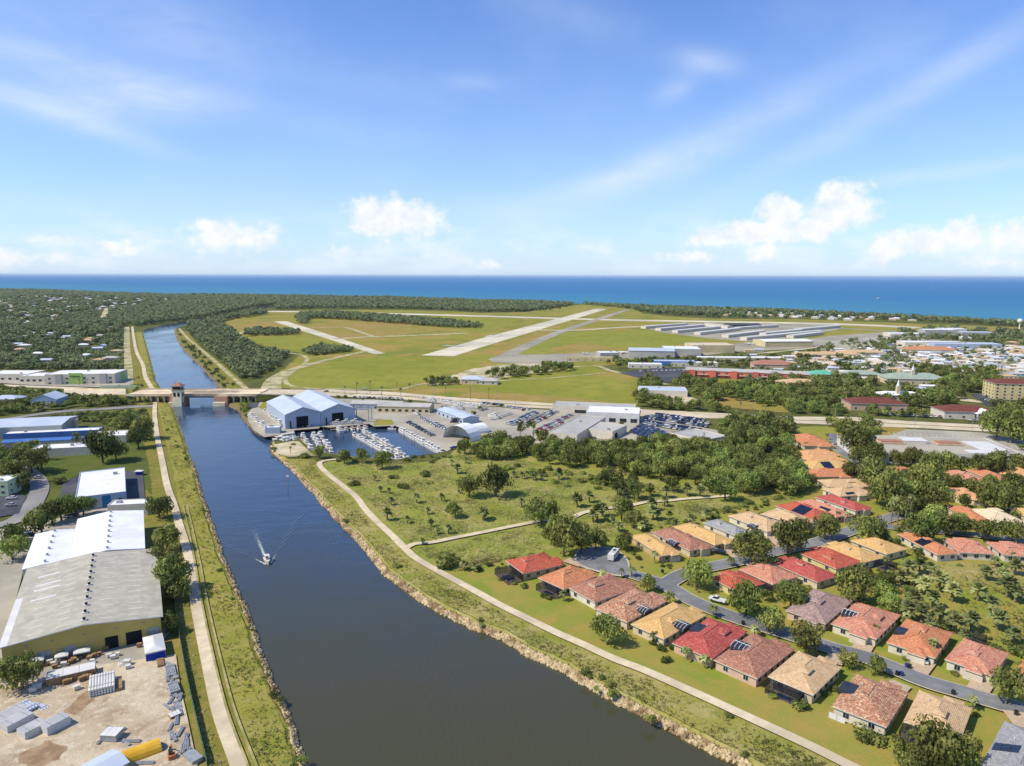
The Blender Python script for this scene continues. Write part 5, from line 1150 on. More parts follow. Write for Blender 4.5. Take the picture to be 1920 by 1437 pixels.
# water tower at the coast
wt = empty('water_tower', G(1911, 618), 0, 'white ball shaped water tower by the shore at the right edge', 'water tower'); wt.scale = (.6, .6, .6)
b = MB(); b.cyl(0, 0, 0, 24, 2.2, 1.6, 'white', 12); b.build('stem', wt)
me = bpy.data.meshes.new('tank'); import bmesh
bm = bmesh.new(); bmesh.ops.create_uvsphere(bm, u_segments=20, v_segments=12, radius=8.5); bmesh.ops.translate(bm, vec=(0, 0, 30), verts=bm.verts); bm.to_mesh(me); bm.free(); me.materials.append(M['white']); link('tank', me, wt)
# bridge
def bridge():
    z = 7.2; A, B_ = G(236, 740.5, z), G(481, 740.5, z); A2, B2 = G(336, 730.5, z), 0
    ux = (B_ - A); ux.z = 0; L_ = ux.length; rt = math.atan2(ux.y, ux.x); n = dirn(rt + PI / 2); wd = (A2 - G(336, 740.5, z)).dot(n)
    c = (A + B_) / 2 + n * wd / 2; c.z = 0
    root = empty('bascule_bridge', c, rt, 'beige concrete drawbridge carrying the highway over the canal', 'bridge'); LMK.append(('drawbridge', 336, 735))
    iv = Matrix.Rotation(-rt, 4, 'Z')
    lx = lambda u, v=742: (iv @ (G(u, v, z) - c)).x
    b = MB(); b.box(0, 0, z - 1.3, L_, wd, 1.3, 'concrete'); b.build('deck', root)
    for s in (-1, 1):
        b = MB(); b.box(0, s * (wd / 2 + .1), z - 1.2, L_, .5, 2.0, 'concrete'); b.build('parapet', root)
        b = MB(); b.box((lx(345) + lx(402)) / 2, s * (wd / 2 - 1.6), z - 3.0, lx(402) - lx(345), .8, 1.8, 'steel'); b.build('girder', root)
    b = MB(); b.box(0, 0, z + .002, L_ - 1, 1.2, .5, 'concrete'); b.build('median_barrier', root)
    for u in (245, 262, 275, 288, 300, 432, 446, 460, 474):
        b = MB(); x = lx(u)
        for y in (-wd * .4, -wd * .13, wd * .13, wd * .4): b.box(x, y, -2.4, 1.4, 1.4, z - .4, 'concrete')
        b.box(x, 0, z - 2.3, 1.8, wd - 1, .98, 'concrete'); b.build('pier', root)
    for u0, u1 in ((315, 344), (399, 424)):
        b = MB(); x0, x1 = lx(u0), lx(u1); b.box((x0 + x1) / 2, -wd / 2 + 2.5, -3, x1 - x0, 9, z + 1.6, 'pinkconc'); b.build('abutment', root)
        b = MB(); b.box((x0 + x1) / 2, -wd / 2 - 5, -3, (x1 - x0) * .9, 4, 4.5, 'concrete'); b.build('fender', root)
    # tender house
    tx = lx(334); ty = -wd / 2 - 3.5
    b = MB(); b.box(tx, ty, -3, 7.6, 7.4, 15, mat('cream_tower_wall', C(244, 230, 200, 1.0), C(232, 216, 184, 1.0), .3)); tw = b.build('control_tower', root)
    b = MB(); b.box(tx - 5.2, ty + 2, -3, 2.8, 7, 12, 'pinkconc'); b.build('stair_block', root)
    b = MB(); b.box(tx, ty, 12, 8.6, 8.4, .7, 'concrete'); b.box(tx, ty, 12.7, 6.8, 6.6, 2.6, 'glass'); b.box(tx, ty, 15.3, 8.6, 8.4, .5, 'concrete')
    b.build('glazed_lookout', tw)
    b = MB(); hiproof(b, tx, ty, 9, 8.8, 15.95, .6, R_['brownpink'], .15); b.build('tower_roof', tw)
    for x in (-1.7, 1.7):
        b = MB(); b.box(tx + x, ty - 3.75, 6.8, 2.0, .2, 3.2, 'glass'); b.build('tower_window', tw)
    b = MB(); b.box(tx + 3.85, ty, 7, .2, 3.0, 3, 'glass'); b.build('tower_window', tw)
    b = MB(); b.tube((tx - 6, ty + 8, 7), (tx - 6, ty + 8, 20), .15, 'steel', 5); b.tube((tx - 1, ty + 9, 7), (tx - 1, ty + 9, 22), .12, 'steel', 5); b.build('mast', root)
bridge()
# sloping approaches that carry the road up to the deck
def approach(dn, df, gn, gf):
    b = MB(); n = 10; top_, bot = [], []
    for i in range(n + 1):
        t = i / n; z = 7.18 * (1 - t) ** 1.15 * (1 + .15 * t) + .35 * t
        p = dn.lerp(gn, t); q = df.lerp(gf, t); top_.append(((p.x, p.y, z), (q.x, q.y, z)))
    for i in range(n):
        (p, q), (p2, q2) = top_[i], top_[i + 1]
        b.quad(p, p2, q2, q, 'road')
        for u, v_ in ((p, p2), (q, q2)):
            b.quad(u, v_, (v_[0], v_[1], -.1), (u[0], u[1], -.1), 'bank_green'); b.quad((u[0], u[1], u[2] - .2), (v_[0], v_[1], v_[2] - .2), (v_[0], v_[1], v_[2] + .7), (u[0], u[1], u[2] + .7), 'concrete')
    (p, q) = top_[0]; b.quad(p, q, (q[0], q[1], -.1), (p[0], p[1], -.1), 'concrete')
    o = b.build('approach_ramp'); o['kind'] = 'structure'
    occ_poly([dn, gn, gf, df])
_z = 7.2
approach(G(481.5, 740.5, _z), G(481.5, 730.5, _z), G(610, 743, 0), G(610, 731, 0))
approach(G(235.5, 740.5, _z), G(235.5, 730.5, _z), G(120, 743, 0), G(120, 730, 0))

# ---- landmarks for wording
LM2 = [(n, a, b) for n, a, b in [
 ('bright red end villa', 1000, 1055), ('orange villa by the cul de sac', 1064, 1083), ('brown pink villa', 1130, 1103), ('mottled villa by the yard tree', 1183, 1138), ('pale tan canal villa', 1253, 1165), ('coral villa', 1330, 1196),
 ('dusty pink canal villa', 1414, 1230), ('beige canal villa', 1508, 1266), ('big mottled canal villa', 1630, 1310), ('hidden beige villa', 1755, 1345), ('grey villa in the corner', 1860, 1390), ('grey pink villa', 1537, 1138),
 ('peach villa across the street', 1624, 1163), ('orange courtyard villa', 1725, 1195), ('pink villa with black cage', 1832, 1232), ('cul de sac', 1125, 1055), ('white bus', 1147, 1043), ('white pickup truck', 1345, 1130),
 ('leftmost cul de sac villa', 1232, 1022), ('golden tan villa', 1318, 1003), ('slate grey villa', 1365, 991), ('cream beige villa', 1424, 978), ('red solar villa', 1510, 962), ('deep red villa', 1580, 947), ('red corner villa', 1382, 1090),
 ('pinkish tan villa', 1442, 1080), ('dark red villa', 1510, 1070), ('bright red middle villa', 1560, 1048), ('tan middle villa', 1650, 1025), ('orange solar villa', 1740, 1022), ('salmon villa', 1815, 1025), ('cream white villa', 1866, 970),
 ('brick orange villa', 1688, 883), ('white mall', 1768, 840), ('lone orange villa', 1518, 828), ('square solar villa', 1557, 876), ('long strip solar villa', 1594, 924), ('path fork', 762, 1028), ('towpath turning loop', 605, 868),
 ('arched white shelters', 875, 812), ('marina basin', 700, 825), ('boat in the canal', 500, 1050), ('sand spit yard', 545, 845), ('dealership building', 1100, 800), ('blue car lot', 1240, 800), ('grey roofed service building', 1316, 815),
 ('drawbridge', 336, 738), ('blue tented stall', 288, 1196), ('grey factory roof', 170, 1090), ('white halls', 200, 1000), ('blue panelled office', 190, 905), ('curving street', 70, 920), ('long white workshop', 115, 842), ('white workshop by the scrub', 200, 818),
 ('pale blue roofed factory', 50, 795), ('gabled blue house', 85, 752), ('storage building', 150, 705), ('highway', 1000, 762), ('sandy lot', 940, 700), ('coral apartments', 1400, 700), ('teal roof', 1546, 702), ('dark brown roof', 1650, 760),
 ('porch fronted brown roof', 1820, 775), ('tan apartment block', 1895, 720), ('hangar apron', 1220, 655), ('dirt yard', 180, 1310), ('preserve meadow', 1780, 1075), ('side street', 1670, 985)]]

usedlab = {}
def near_label(desc, u, v):
    ds = sorted((math.hypot(u - a, (v - b) * 1.8), n, a, b) for n, a, b in LM2)
    for d, n, a, b in ds[:60]:
        dx, dy = u - a, v - b
        rel = ('right of' if dx > 0 else 'left of') if abs(dx) > 1.3 * abs(dy) else ('behind' if dy < 0 else 'in front of')
        for pre in ('', 'second ', 'third ', 'fourth '):
            lab = f'{pre}{desc} {rel} the {n}'
            if lab not in usedlab and len(lab.split()) <= 16: usedlab[lab] = 1; return lab
    lab = f'{desc} in the scattered growth'; return lab
# ================================================================ vehicles, boats, yard
def car_mesh(paint, kind='car'):
    L, w = (4.6, 1.85) if kind != 'truck' else (5.7, 2.0)
    b = MB()
    prof = {'car': [(-.5, .35), (-.5, .85), (-.33, .98), (.28, .95), (.5, .75), (.5, .35)], 'truck': [(-.5, .45), (-.5, 1.05), (.12, 1.1), (.32, 1.1), (.5, .95), (.5, .45)]}[kind]
    n = len(prof); vs = [(-w / 2 * (1 if z < .9 else .96), x * L, z) for x, z in prof] + [(w / 2 * (1 if z < .9 else .96), x * L, z) for x, z in prof]
    f = [(i, (i + 1) % n, n + (i + 1) % n, n + i) for i in range(n)] + [tuple(range(n - 1, -1, -1)), tuple(range(n, 2 * n))]
    b.add(vs, f, 'car_' + paint)
    c0, c1, c2, c3, h = (-.42, -.30, .08, .24, 1.45) if kind == 'car' else (-.06, -.02, .16, .28, 1.85)
    z0 = .95 if kind == 'car' else 1.08
    q = [(c0, z0), (c1, h - .04), (c2, h - .04), (c3, z0)]
    vs = [(-w * .46 if z < 1.1 else -w * .38, x * L, z) for x, z in q] + [(w * .46 if z < 1.1 else w * .38, x * L, z) for x, z in q]
    b.add(vs, [(0, 1, 5, 4), (2, 3, 7, 6), (3, 2, 1, 0), (4, 5, 6, 7)], 'glass')
    r = [(-w * .385, c1 * L - .05, h - .04), (w * .385, c1 * L - .05, h - .04), (w * .385, c2 * L + .05, h - .04), (-w * .385, c2 * L + .05, h - .04)]
    b.add(r + [(x * .96, y, z + .06) for x, y, z in r], [(4, 5, 6, 7), (0, 1, 5, 4), (1, 2, 6, 5), (2, 3, 7, 6), (3, 0, 4, 7)], 'car_' + paint)
    for sx in (-1, 1):
        for yy in (-.31, .31): b.tube((sx * (w / 2 - .2), yy * L, .34), (sx * (w / 2 + .02), yy * L, .34), .34, 'wheel', 8)
    return b.mesh('car_body')
CARM = {}
def carm(p, k='car'):
    if (p, k) not in CARM: CARM[(p, k)] = car_mesh(p, k)
    return CARM[(p, k)]
Z_TOP = zc[0] + .01
CARQ = []
def car(x, y, a, paint, label, group=None, k='car', name='parked_car', z=None):
    CARQ.append((x, y, a, paint, label, group, k, name, Z_TOP if z is None else z))
def row(p0, p1, n, ang_off=PI / 2, jit=.06):
    a, c = G(*p0), G(*p1); d = c - a; base = math.atan2(d.y, d.x)
    for i in range(n):
        q = a.lerp(c, (i + rnd.uniform(-.15, .15)) / max(1, n - 1)); yield q.x, q.y, base + ang_off - PI / 2 + rnd.uniform(-jit, jit) + (PI if rnd.random() < .3 else 0)
pal = lambda ws: rnd.choices([k for k, _ in ws], [w_ for _, w_ in ws])[0]
MIX = [('white', 6), ('silver', 4), ('grey', 3), ('black', 2), ('blue', 1), ('red', .7), ('tan', .5)]
BLUE = [('black', 3), ('navy', 4), ('blue', 3), ('silver', 3), ('white', 4), ('grey', 3)]
ROWS = []
CN = {'navy': 'dark blue', 'grey': 'dark grey'}
def carrow(p0, p1, n, where, group, mix=MIX, off=0):
    n = min(n, len(ORD)); k_ = sum(1 for r_ in ROWS if r_ == group); ROWS.append(group)
    wh = where if k_ == 0 else where.replace('in the', f'in the {ORD[k_]} line of the', 1)
    for i, (x, y, a) in enumerate(row(p0, p1, n)):
        c = pal(mix); lab = f'{CN.get(c, c)} car {wh}, {ORD[i]} from the left'
        if len(lab.split()) > 16: lab = f'{CN.get(c, c)} car in line {ORD[k_]} of the {group.replace("cars in the ", "").replace("cars ", "")}, {ORD[i]} from left'
        car(x, y, a + off, c, lab, group)
carrow((905, 758), (941, 762), 9, 'in the highway side row, left end of the car lots', 'cars in the roadside row')
carrow((952, 765), (990, 770), 9, 'in the roadside row above the dealer rows', 'cars in the upper roadside row', [('white', 5), ('silver', 3)])
carrow((925, 788), (955, 778), 7, 'in the short row left of the long dealer rows', 'cars in the short dealer row', [('white', 5), ('silver', 2)])
carrow((953, 797), (1000, 775), 15, 'in the first long slanting dealer row', 'cars in the first dealer row')
carrow((960, 799), (1006, 777), 15, 'in the first long slanting dealer row', 'cars in the first dealer row')
carrow((985, 797), (1037, 771), 16, 'in the second long slanting dealer row', 'cars in the second dealer row')
carrow((992, 799), (1043, 774), 16, 'in the second long slanting dealer row', 'cars in the second dealer row')
carrow((1012, 807), (1070, 780), 18, 'in the double row beside the dealership wing', 'cars beside the dealership wing', [('white', 4), ('silver', 3), ('red', 2.5), ('grey', 2)])
carrow((1020, 810), (1052, 795), 9, 'in the double row beside the dealership wing', 'cars beside the dealership wing', [('white', 4), ('silver', 3), ('red', 2.5), ('grey', 2)])
for i, (p0, p1, n) in enumerate((((1200, 792), (1214, 783), 7), ((1206, 796), (1300, 812), 26), ((1204, 791), (1312, 808), 28), ((1212, 786), (1325, 802), 28), ((1222, 782), (1330, 797), 26), ((1232, 779), (1320, 790), 22))):
    carrow(p0, p1, n, 'packed in the upper dark rows right of the dealership', 'cars in the upper packed rows', BLUE)
for i, (p0, p1, n) in enumerate((((1185, 812), (1203, 800), 8), ((1192, 815), (1210, 803), 8), ((1200, 818), (1222, 804), 9), ((1208, 822), (1232, 808), 9), ((1216, 826), (1242, 813), 9), ((1224, 829), (1246, 818), 8))):
    carrow(p0, p1, n, 'packed in the lower dark block above the grove', 'cars in the lower packed block', [('navy', 6), ('black', 3), ('blue', 4), ('silver', 1)])
carrow((767, 795), (811, 819), 9, 'in the dark row beside the basin seawall', 'dark cars by the basin', [('black', 4), ('navy', 3), ('silver', 2), ('grey', 2)])
carrow((792, 786), (820, 802), 8, 'in the pale row below the blue windowed shed', 'pale cars below the shed', [('white', 5), ('silver', 3), ('tan', 2)])
carrow((818, 797), (848, 813), 7, 'in the lower pale row below the blue windowed shed', 'pale cars in the lower row', [('white', 5), ('silver', 3), ('tan', 2)])
carrow((666, 747), (752, 750), 13, 'parked behind the marina office along the highway', 'cars behind the marina office', [('white', 5), ('black', 3), ('silver', 2)])
carrow((1650, 779), (1780, 785), 16, 'under the oaks in front of the brown roofed buildings', 'cars under the oaks', MIX)
carrow((1815, 790), (1850, 791), 4, 'in front of the white gabled porch', 'cars by the porch', [('silver', 2), ('white', 3)])
carrow((1290, 668), (1325, 672), 9, 'between the grey and tan hangars', 'cars by the hangars', MIX)
carrow((1200, 698), (1290, 696), 12, 'on the dark lot by the blue walled workshop', 'cars by the workshop', MIX)
carrow((1840, 750), (1900, 762), 12, 'on the dark lot below the tan apartment block', 'cars below the tan block', MIX)
carrow((1850, 745), (1900, 750), 9, 'on the dark lot below the tan apartment block', 'cars below the tan block', MIX)
carrow((1190, 838), (1150, 836), 5, 'by the dealer drive above the grove', 'cars by the dealer drive', [('white', 3), ('silver', 2)])
carrow((36, 755), (62, 752), 8, 'in the lot between the two blue grey houses', 'cars between the blue grey houses', MIX)
carrow((34, 762), (58, 760), 7, 'in the lot between the two blue grey houses', 'cars between the blue grey houses', MIX)
carrow((6, 842), (40, 836), 8, 'under the trees by the long blue edged roof', 'cars by the blue edged roof', [('white', 4), ('silver', 2)])
singles = [((850, 843), .1, 'blue', 'car', 'lone dark blue car near the green corner of the basin lot'), ((938, 815), 0, 'white', 'car', 'lone white car on the pale drive left of the grove'), ((795, 748), 0, 'white', 'truck', 'white box like truck driving on the highway near the marina'),
    ((612, 736), .1, 'black', 'car', 'dark car on the highway above the hangars'), ((683, 731), .1, 'white', 'car', 'white car on the verge road beside the field'), ((1048, 766), -.1, 'white', 'truck', 'white pickup on the highway above the dealership'),
    ((1345, 1131), -.62, 'white', 'truck', 'white pickup truck parked on the villa street'), ((1338, 1037), -.5, 'grey', 'car', 'grey car in a driveway of the golden tan villa'), ((1350, 1040), -.5, 'black', 'car', 'black car beside the grey one in the driveway'),
    ((72, 772), .15, 'white', 'truck', 'white pickup on the frontage road at left'), ((22, 938), .1, 'white', 'car', 'white car, upper one in the dark parking by the teal office'), ((20, 951), .1, 'silver', 'car', 'silver car, middle one in the dark parking by the teal office'),
    ((125, 973), 0, 'silver', 'car', 'silver car in the shade beside the white halls'), ((138, 970), 0, 'grey', 'car', 'grey car right of the silver one beside the white halls'), ((50, 1003), .3, 'white', 'car', 'white car at the entrance left of the white halls'),
    ((54, 1008), .3, 'navy', 'car', 'dark blue car in front of the white one left of the halls'), ((57, 1021), .2, 'grey', 'car', 'grey car between small trees left of the halls'), ((43, 1032), .3, 'white', 'car', 'lower white car under the small tree left of the halls'),
    ((1765, 1320), 1, 'black', 'car', 'black') if False else ((72, 899), .2, 'silver', 'car', 'silver car parked at the bend of the curving street'), ((1125, 832), 0, 'white', 'car', 'white car behind the dealership by its garage door'), ((1112, 825), .2, 'grey', 'car', 'grey car near the dealership garage door'),
 ((1632, 1203), 1.0, 'silver', 'car', 'silver car in the driveway of the peach villa across the street'), ((1734, 1244), 1.0, 'white', 'car', 'white car in the driveway of the orange courtyard villa'), ((1560, 1030), .6, 'white', 'car', 'white car on the side street above the bright red villa'),
 ((1470, 1023), .5, 'navy', 'car', 'dark blue car in the driveway of the cream beige villa'), ((1705, 988), .6, 'grey', 'car', 'grey car on the street right of the side street corner'), ((1620, 870), .3, 'white', 'car', 'white car on the estate road beside the grove villas'),
 ((1566, 836), .3, 'silver', 'car', 'silver car on the estate road near the highway'), ((980, 771), 1.4, 'red', 'car', 'red car crossing the roadside row of the lots')]
for (u, v), a, p, k, lb in singles:
    q = G(u, v); o = car(q.x, q.y, a + (PI / 2 if k == 'car' and abs(a) < .5 else (PI / 2)), p, lb, None, k, 'pickup_truck' if k == 'truck' else 'parked_car', .5 if v < 760 else None)
def flush_cars():
    def sz(c):
        u, v = PX(c[0], c[1], c[8]); return (1 if -5 < u < 1925 else 0) / math.hypot(c[0], c[1])
    q = sorted(CARQ, key=lambda c: -sz(c)); one = [c for c in q if c[7] != 'parked_car'] + [c for c in q if c[7] == 'parked_car'][:296]; ids = set(map(id, one))
    for x, y, a, p, lb, g, k, nm, z in one: o = link(nm, carm(p, k), None, (x, y, z), a); tag(o, lb, 'truck' if k == 'truck' else 'car', g)
    V, Fs, mi, ms, off = [], [], [], [], 0
    for c in q:
        if id(c) in ids: continue
        me = carm(c[3], c[6]); ca, sa = math.cos(c[2]), math.sin(c[2])
        for v in me.vertices: V.append((v.co.x * ca - v.co.y * sa + c[0], v.co.x * sa + v.co.y * ca + c[1], v.co.z + c[8]))
        for p in me.polygons:
            m = me.materials[p.material_index]
            if m not in ms: ms.append(m)
            Fs.append(tuple(off + i for i in p.vertices)); mi.append(ms.index(m))
        off += len(me.vertices)
    if V:
        me = bpy.data.meshes.new('distant_cars'); me.from_pydata(V, [], Fs); me.update()
        for m in ms: me.materials.append(m)
        me.polygons.foreach_set('material_index', mi); o = link('distant_cars', me); tag(o, 'farthest parked cars in the packed lots', 'cars', kind='stuff')
flush_cars()
# the motor home in the cul de sac and the bins
def motorhome():
    q = G(1150, 1050); root = empty('motorhome', (q.x, q.y, Z_TOP), math.radians(50) + PI / 2 + .25, 'white motorhome parked in the cul de sac', 'motorhome')
    b = MB(); b.box(0, 0, .55, 2.4, 7.6, 2.3, 'white'); b.box(0, -4.3, .55, 2.2, 1.1, 1.2, 'white'); b.build('body', root)
    b = MB(); b.box(0, -4.15, 1.76, 2.1, .5, .8, 'glass'); b.build('windscreen', root)
    for y in (-2, 0, 2):
        for s in (-1, 1):
            b = MB(); b.box(s * 1.21, y, 1.7, .05, 1.1, .6, 'glass'); b.build('window', root)
    for y in (-2.8, 2.6):
        for s in (-1, 1):
            b = MB(); b.tube((s * .95, y, .45), (s * 1.25, y, .45), .45, 'wheel', 10); b.build('wheel', root)
    b = MB(); b.box(0, 1, 2.86, 1.0, 1.0, .25, 'greyroof'); b.box(0, -1.5, 2.86, 1.2, 2, .08, 'solar'); b.build('roof_unit', root)
motorhome()
BINM = {}
for c in ('blue', 'black'):
    b = MB(); b.box(0, 0, 0, .75, .8, 1.0, 'car_' + c); b.box(0, .03, 1.003, .8, .86, .12, 'car_' + c); BINM[c] = b.mesh('bin')
for u, v, c, lb in ((1107, 1078, 'blue', 'blue wheelie bin in the cul de sac'), (1700, 1255, 'blue', 'blue wheelie bin beside the driveway of the orange courtyard villa'), (1705, 1257, 'black', 'black wheelie bin beside the blue one at the orange villa driveway'), (1690, 1271, 'blue', 'blue wheelie bin across the street from the orange villa'),
    (1682, 1270, 'black', 'black wheelie bin left of the blue one on the near kerb'), (1787, 1306, 'black', 'black wheelie bin on the near kerb below the pink villa'), (1905, 1345, 'black', 'black wheelie bin on the near kerb at the right edge'), (1242, 1077, 'black', 'black mailbox post on the cul de sac lawn'), (1393, 1175, 'black', 'black wheelie bin on the near kerb right of the pickup truck')):
    q = G(u, v); o = link('wheelie_bin' if 'bin' in lb else 'mailbox', BINM[c], None, (q.x, q.y, Z_TOP), .5); tag(o, lb, 'bin' if 'bin' in lb else 'mailbox')
# boats
def boat_meshes():
    out = {}
    def hull(L, w, h, fb=.25, m='white', n=7):
        b = MB(); top, bot = [], []
        for i in range(n + 1):
            t = i / n; hw = w / 2 * (1 - max(0, (t - .45) / .55) ** 2.2); top.append((t * L - L / 2, hw, h + fb * t * t))
            bot.append((t * L * .93 - L / 2, hw * .72, 0))
        vs = []
        for (x, y, z), (x2, y2, z2) in zip(top, bot): vs += [(y, x, z), (-y, x, z), (y2, x2, z2 - .35), (-y2, x2, z2 - .35)]
        f = []
        for i in range(n): o = 4 * i; f += [(o, o + 2, o + 6, o + 4), (o + 1, o + 5, o + 7, o + 3)]
        f += [(0, 1, 3, 2)]; b.add(vs, f, m)
        ins = [(x * .96, y * .84, z - .06) for x, y, z in [(p[1], p[0], p[2]) for p in top]]
        d = []
        for (x, y, z) in ins: d += [(x, y, z), (-x, y, z)]
        b.add(d, [(2 * i, 2 * i + 1, 2 * i + 3, 2 * i + 2) for i in range(n)], 'stuccowhite')
        return b
    b = hull(7.6, 2.5, .9)
    out['open'] = [('hull', b.mesh('hull'))]
    b = MB(); b.box(0, -.2, .85, 1.0, 1.6, .9, 'white'); b.box(0, .35, 1.5, 1.0, .5, .5, 'glass'); out['open'].append(('console', b.mesh('console')))
    b = MB(); b.box(0, -.3, 2.45, 1.9, 2.3, .08, 'white')
    for x in (-.8, .8):
        for y in (-1.2, .6): b.tube((x * .7, y, .9), (x, y, 2.45), .04, 'steel', 4)
    out['open'].append(('hardtop', b.mesh('hardtop')))
    b = MB(); b.box(-.4, -4.0, .2, .4, .6, 1.1, 'dark'); out['open'].append(('outboard_motor', b.mesh('outboard')))
    b = hull(12, 3.8, 1.5, .5); out['cruiser'] = [('hull', b.mesh('hull'))]
    b = MB(); b.prism([(-1.4, -3.5), (1.4, -3.5), (1.5, 1), (.9, 3), (-.9, 3), (-1.5, 1)], 1.4, 2.6, 'white'); b.box(0, -.8, 2.603, 2.6, 3.8, .12, 'white'); out['cruiser'].append(('cabin', b.mesh('cabin')))
    b = MB(); b.prism([(-1.45, -2.5), (1.45, -2.5), (1.53, 1), (.95, 2.8), (-.95, 2.8), (-1.53, 1)], 1.9, 2.35, 'glass'); out['cruiser'].append(('window_band', b.mesh('window_band')))
    b = MB(); b.box(0, -1.2, 3.9, 2.3, 2.6, .1, 'white'); b.box(0, -.4, 2.72, 1.6, 1.4, .6, 'white')
    for x in (-1, 1):
        for y in (-2.3, -.1): b.tube((x, y, 2.7), (x, y, 3.9), .05, 'steel', 4)
    out['cruiser'].append(('flybridge', b.mesh('flybridge')))
    b = hull(9.5, 2.9, 1.1, .35); out['sail'] = [('hull', b.mesh('hull'))]
    b = MB(); b.prism([(-.8, -1.6), (.8, -1.6), (.7, 1.6), (.3, 2.2), (-.3, 2.2), (-.7, 1.6)], 1.0, 1.6, 'white'); out['sail'].append(('cabin', b.mesh('cabin')))
    b = MB(); b.tube((0, .9, 1), (0, .9, 12.5), .09, 'steel', 5); b.tube((0, .9, 2.2), (0, -2.8, 2.2), .12, 'bluetarp', 5); out['sail'].append(('mast', b.mesh('mast')))
    return out
BM_ = boat_meshes()
def boat(kind, x, y, a, z, label, group=None, s=1.0):
    root = empty('motor_boat' if kind != 'sail' else 'sailing_boat', (x, y, z), a, label, 'boat', group)
    for n_, me in BM_[kind]: o = link(n_, me, root); 
    root.scale = (s, s, s); return root
def boatrow(p0, p1, n, kind, z, label, group, off, s=1.0, jit=.08):
    a, c = G(*p0, z), G(*p1, z); d = c - a; base = math.atan2(d.y, d.x)
    for i in range(n):
        q = a.lerp(c, i / max(1, n - 1)); k = kind if isinstance(kind, str) else rnd.choice(kind)
        boat(k, q.x, q.y, base + off + rnd.uniform(-jit, jit), z, ' '.join((label.replace('white motor boat', 'white boat').replace(' afloat', '').replace(' on land', '').replace('standing ', '') + f', {ORD[i]} from the left').split()), group, s * rnd.uniform(.85, 1.15))
K2 = ['cruiser', 'open', 'cruiser']
boatrow((468, 781), (497, 806), 11, ['open', 'cruiser'], 1.0, 'white motor boat on land in the outer row along the canal edge', 'boats ashore in the outer row', PI / 2 + .2)
boatrow((496, 772), (524, 797), 9, ['open', 'cruiser'], 1.0, 'white motor boat on land in the row beside the left hangar wall', 'boats ashore by the hangar wall', PI / 2 + .1)
boatrow((518, 826), (545, 822), 6, K2, WZ + .1, 'white motor boat afloat in the cluster at the basin mouth', 'boats at the basin mouth', .4)
boatrow((530, 831), (550, 829), 4, K2, WZ + .1, 'white motor boat afloat close to the sand spit yard', 'boats by the sand spit', .4)
boatrow((568, 821), (582, 846), 5, K2, WZ + .1, 'white boat moored left side of the spit dock', 'boats at the spit dock, inner side', PI / 2)
boatrow((588, 821), (606, 851), 6, 'cruiser', WZ + .1, 'white cabin cruiser moored right of the spit dock', 'cruisers by the spit dock', PI / 2)
boatrow((600, 819), (620, 848), 6, ['open', 'cruiser', 'sail'], WZ + .1, 'white boat in the outermost line right of the spit dock', 'boats outermost from the spit dock', PI / 2)
boatrow((636, 809), (684, 805), 5, ['open', 'cruiser', 'sail'], WZ + .1, 'white boat moored at the quay below the right hangar', 'boats at the hangar quay', .1)
boatrow((560, 801), (575, 800), 2, 'open', .5, 'white boat standing ashore before the left hangar door', 'boats before the left hangar', 1.4)
boatrow((630, 796), (664, 794), 3, 'cruiser', .5, 'white cruiser standing ashore before the right hangar door', 'boats before the right hangar', 1.4)
boatrow((664, 818), (742, 862), 16, ['cruiser', 'cruiser', 'open', 'sail'], WZ + .1, 'white boat on the left side of the middle basin dock', 'boats left of the middle dock', PI / 2)
boatrow((684, 813), (764, 862), 16, ['cruiser', 'open', 'open'], WZ + .1, 'white boat on the right side of the middle basin dock', 'boats right of the middle dock', PI / 2)
boatrow((752, 811), (826, 852), 15, 'cruiser', WZ + .1, 'white cruiser moored stern to along the right seawall', 'cruisers along the right seawall', PI / 2)
boatrow((808, 753), (900, 766), 15, ['open', 'cruiser'], 1.0, 'white boat on a trailer in the long row beside the highway', 'boats on trailers by the highway', PI / 2)
q = G(735, 806, WZ); boat('open', q.x, q.y, 1.3, WZ + .1, 'lone small white boat near the green island of the basin')
q = G(857, 768); boat('cruiser', q.x, q.y, 1.2, 1.0, 'large white cruiser ashore behind the pale blue shed')
q = G(780, 779); boat('open', q.x, q.y, .9, 1.0, 'white boat ashore below the restaurant trees')
q = G(925, 785); boat('cruiser', q.x, q.y, .9, 1.0, 'large white boat ashore left of the dealer rows')
def dock(p0, p1, w, label):
    a, c = G(*p0, -1), G(*p1, -1); d = c - a; b = MB(); m_ = (a + c) / 2; L_ = d.length
    b.box(0, 0, -1.35, L_, w, .35, 'dock')
    root = empty('dock', (m_.x, m_.y, 0), math.atan2(d.y, d.x), label, 'dock'); b.build('deck', root)
    for i in range(int(L_ / 9) + 1):
        for s in (-1, 1): b = MB(); b.cyl(-L_ / 2 + i * 9, s * (w / 2 + .2), -3, .4, .2, .2, 'wood', 6); b.build('piling', root)
dock((672, 816), (752, 864), 2.4, 'long middle dock crossing the marina basin'); dock((563, 823), (590, 852), 2.6, 'dock along the sand spit yard'); dock((620, 805.5), (690, 800), 3, 'quay side dock below the right hangar')
# boat lift frame
q = G(680, 790); root = empty('boat_lift', (q.x, q.y, 0), -.1, 'tall steel boat lift frame at the basin corner', 'boat lift')
for x in (-6, 6):
    for y in (-4, 4): b = MB(); b.box(x, y, 0, .6, .6, 10, 'steel'); b.build('leg', root)
for y in (-4, 4): b = MB(); b.box(0, y, 9.5, 13, .6, .8, 'steel'); b.build('beam', root)
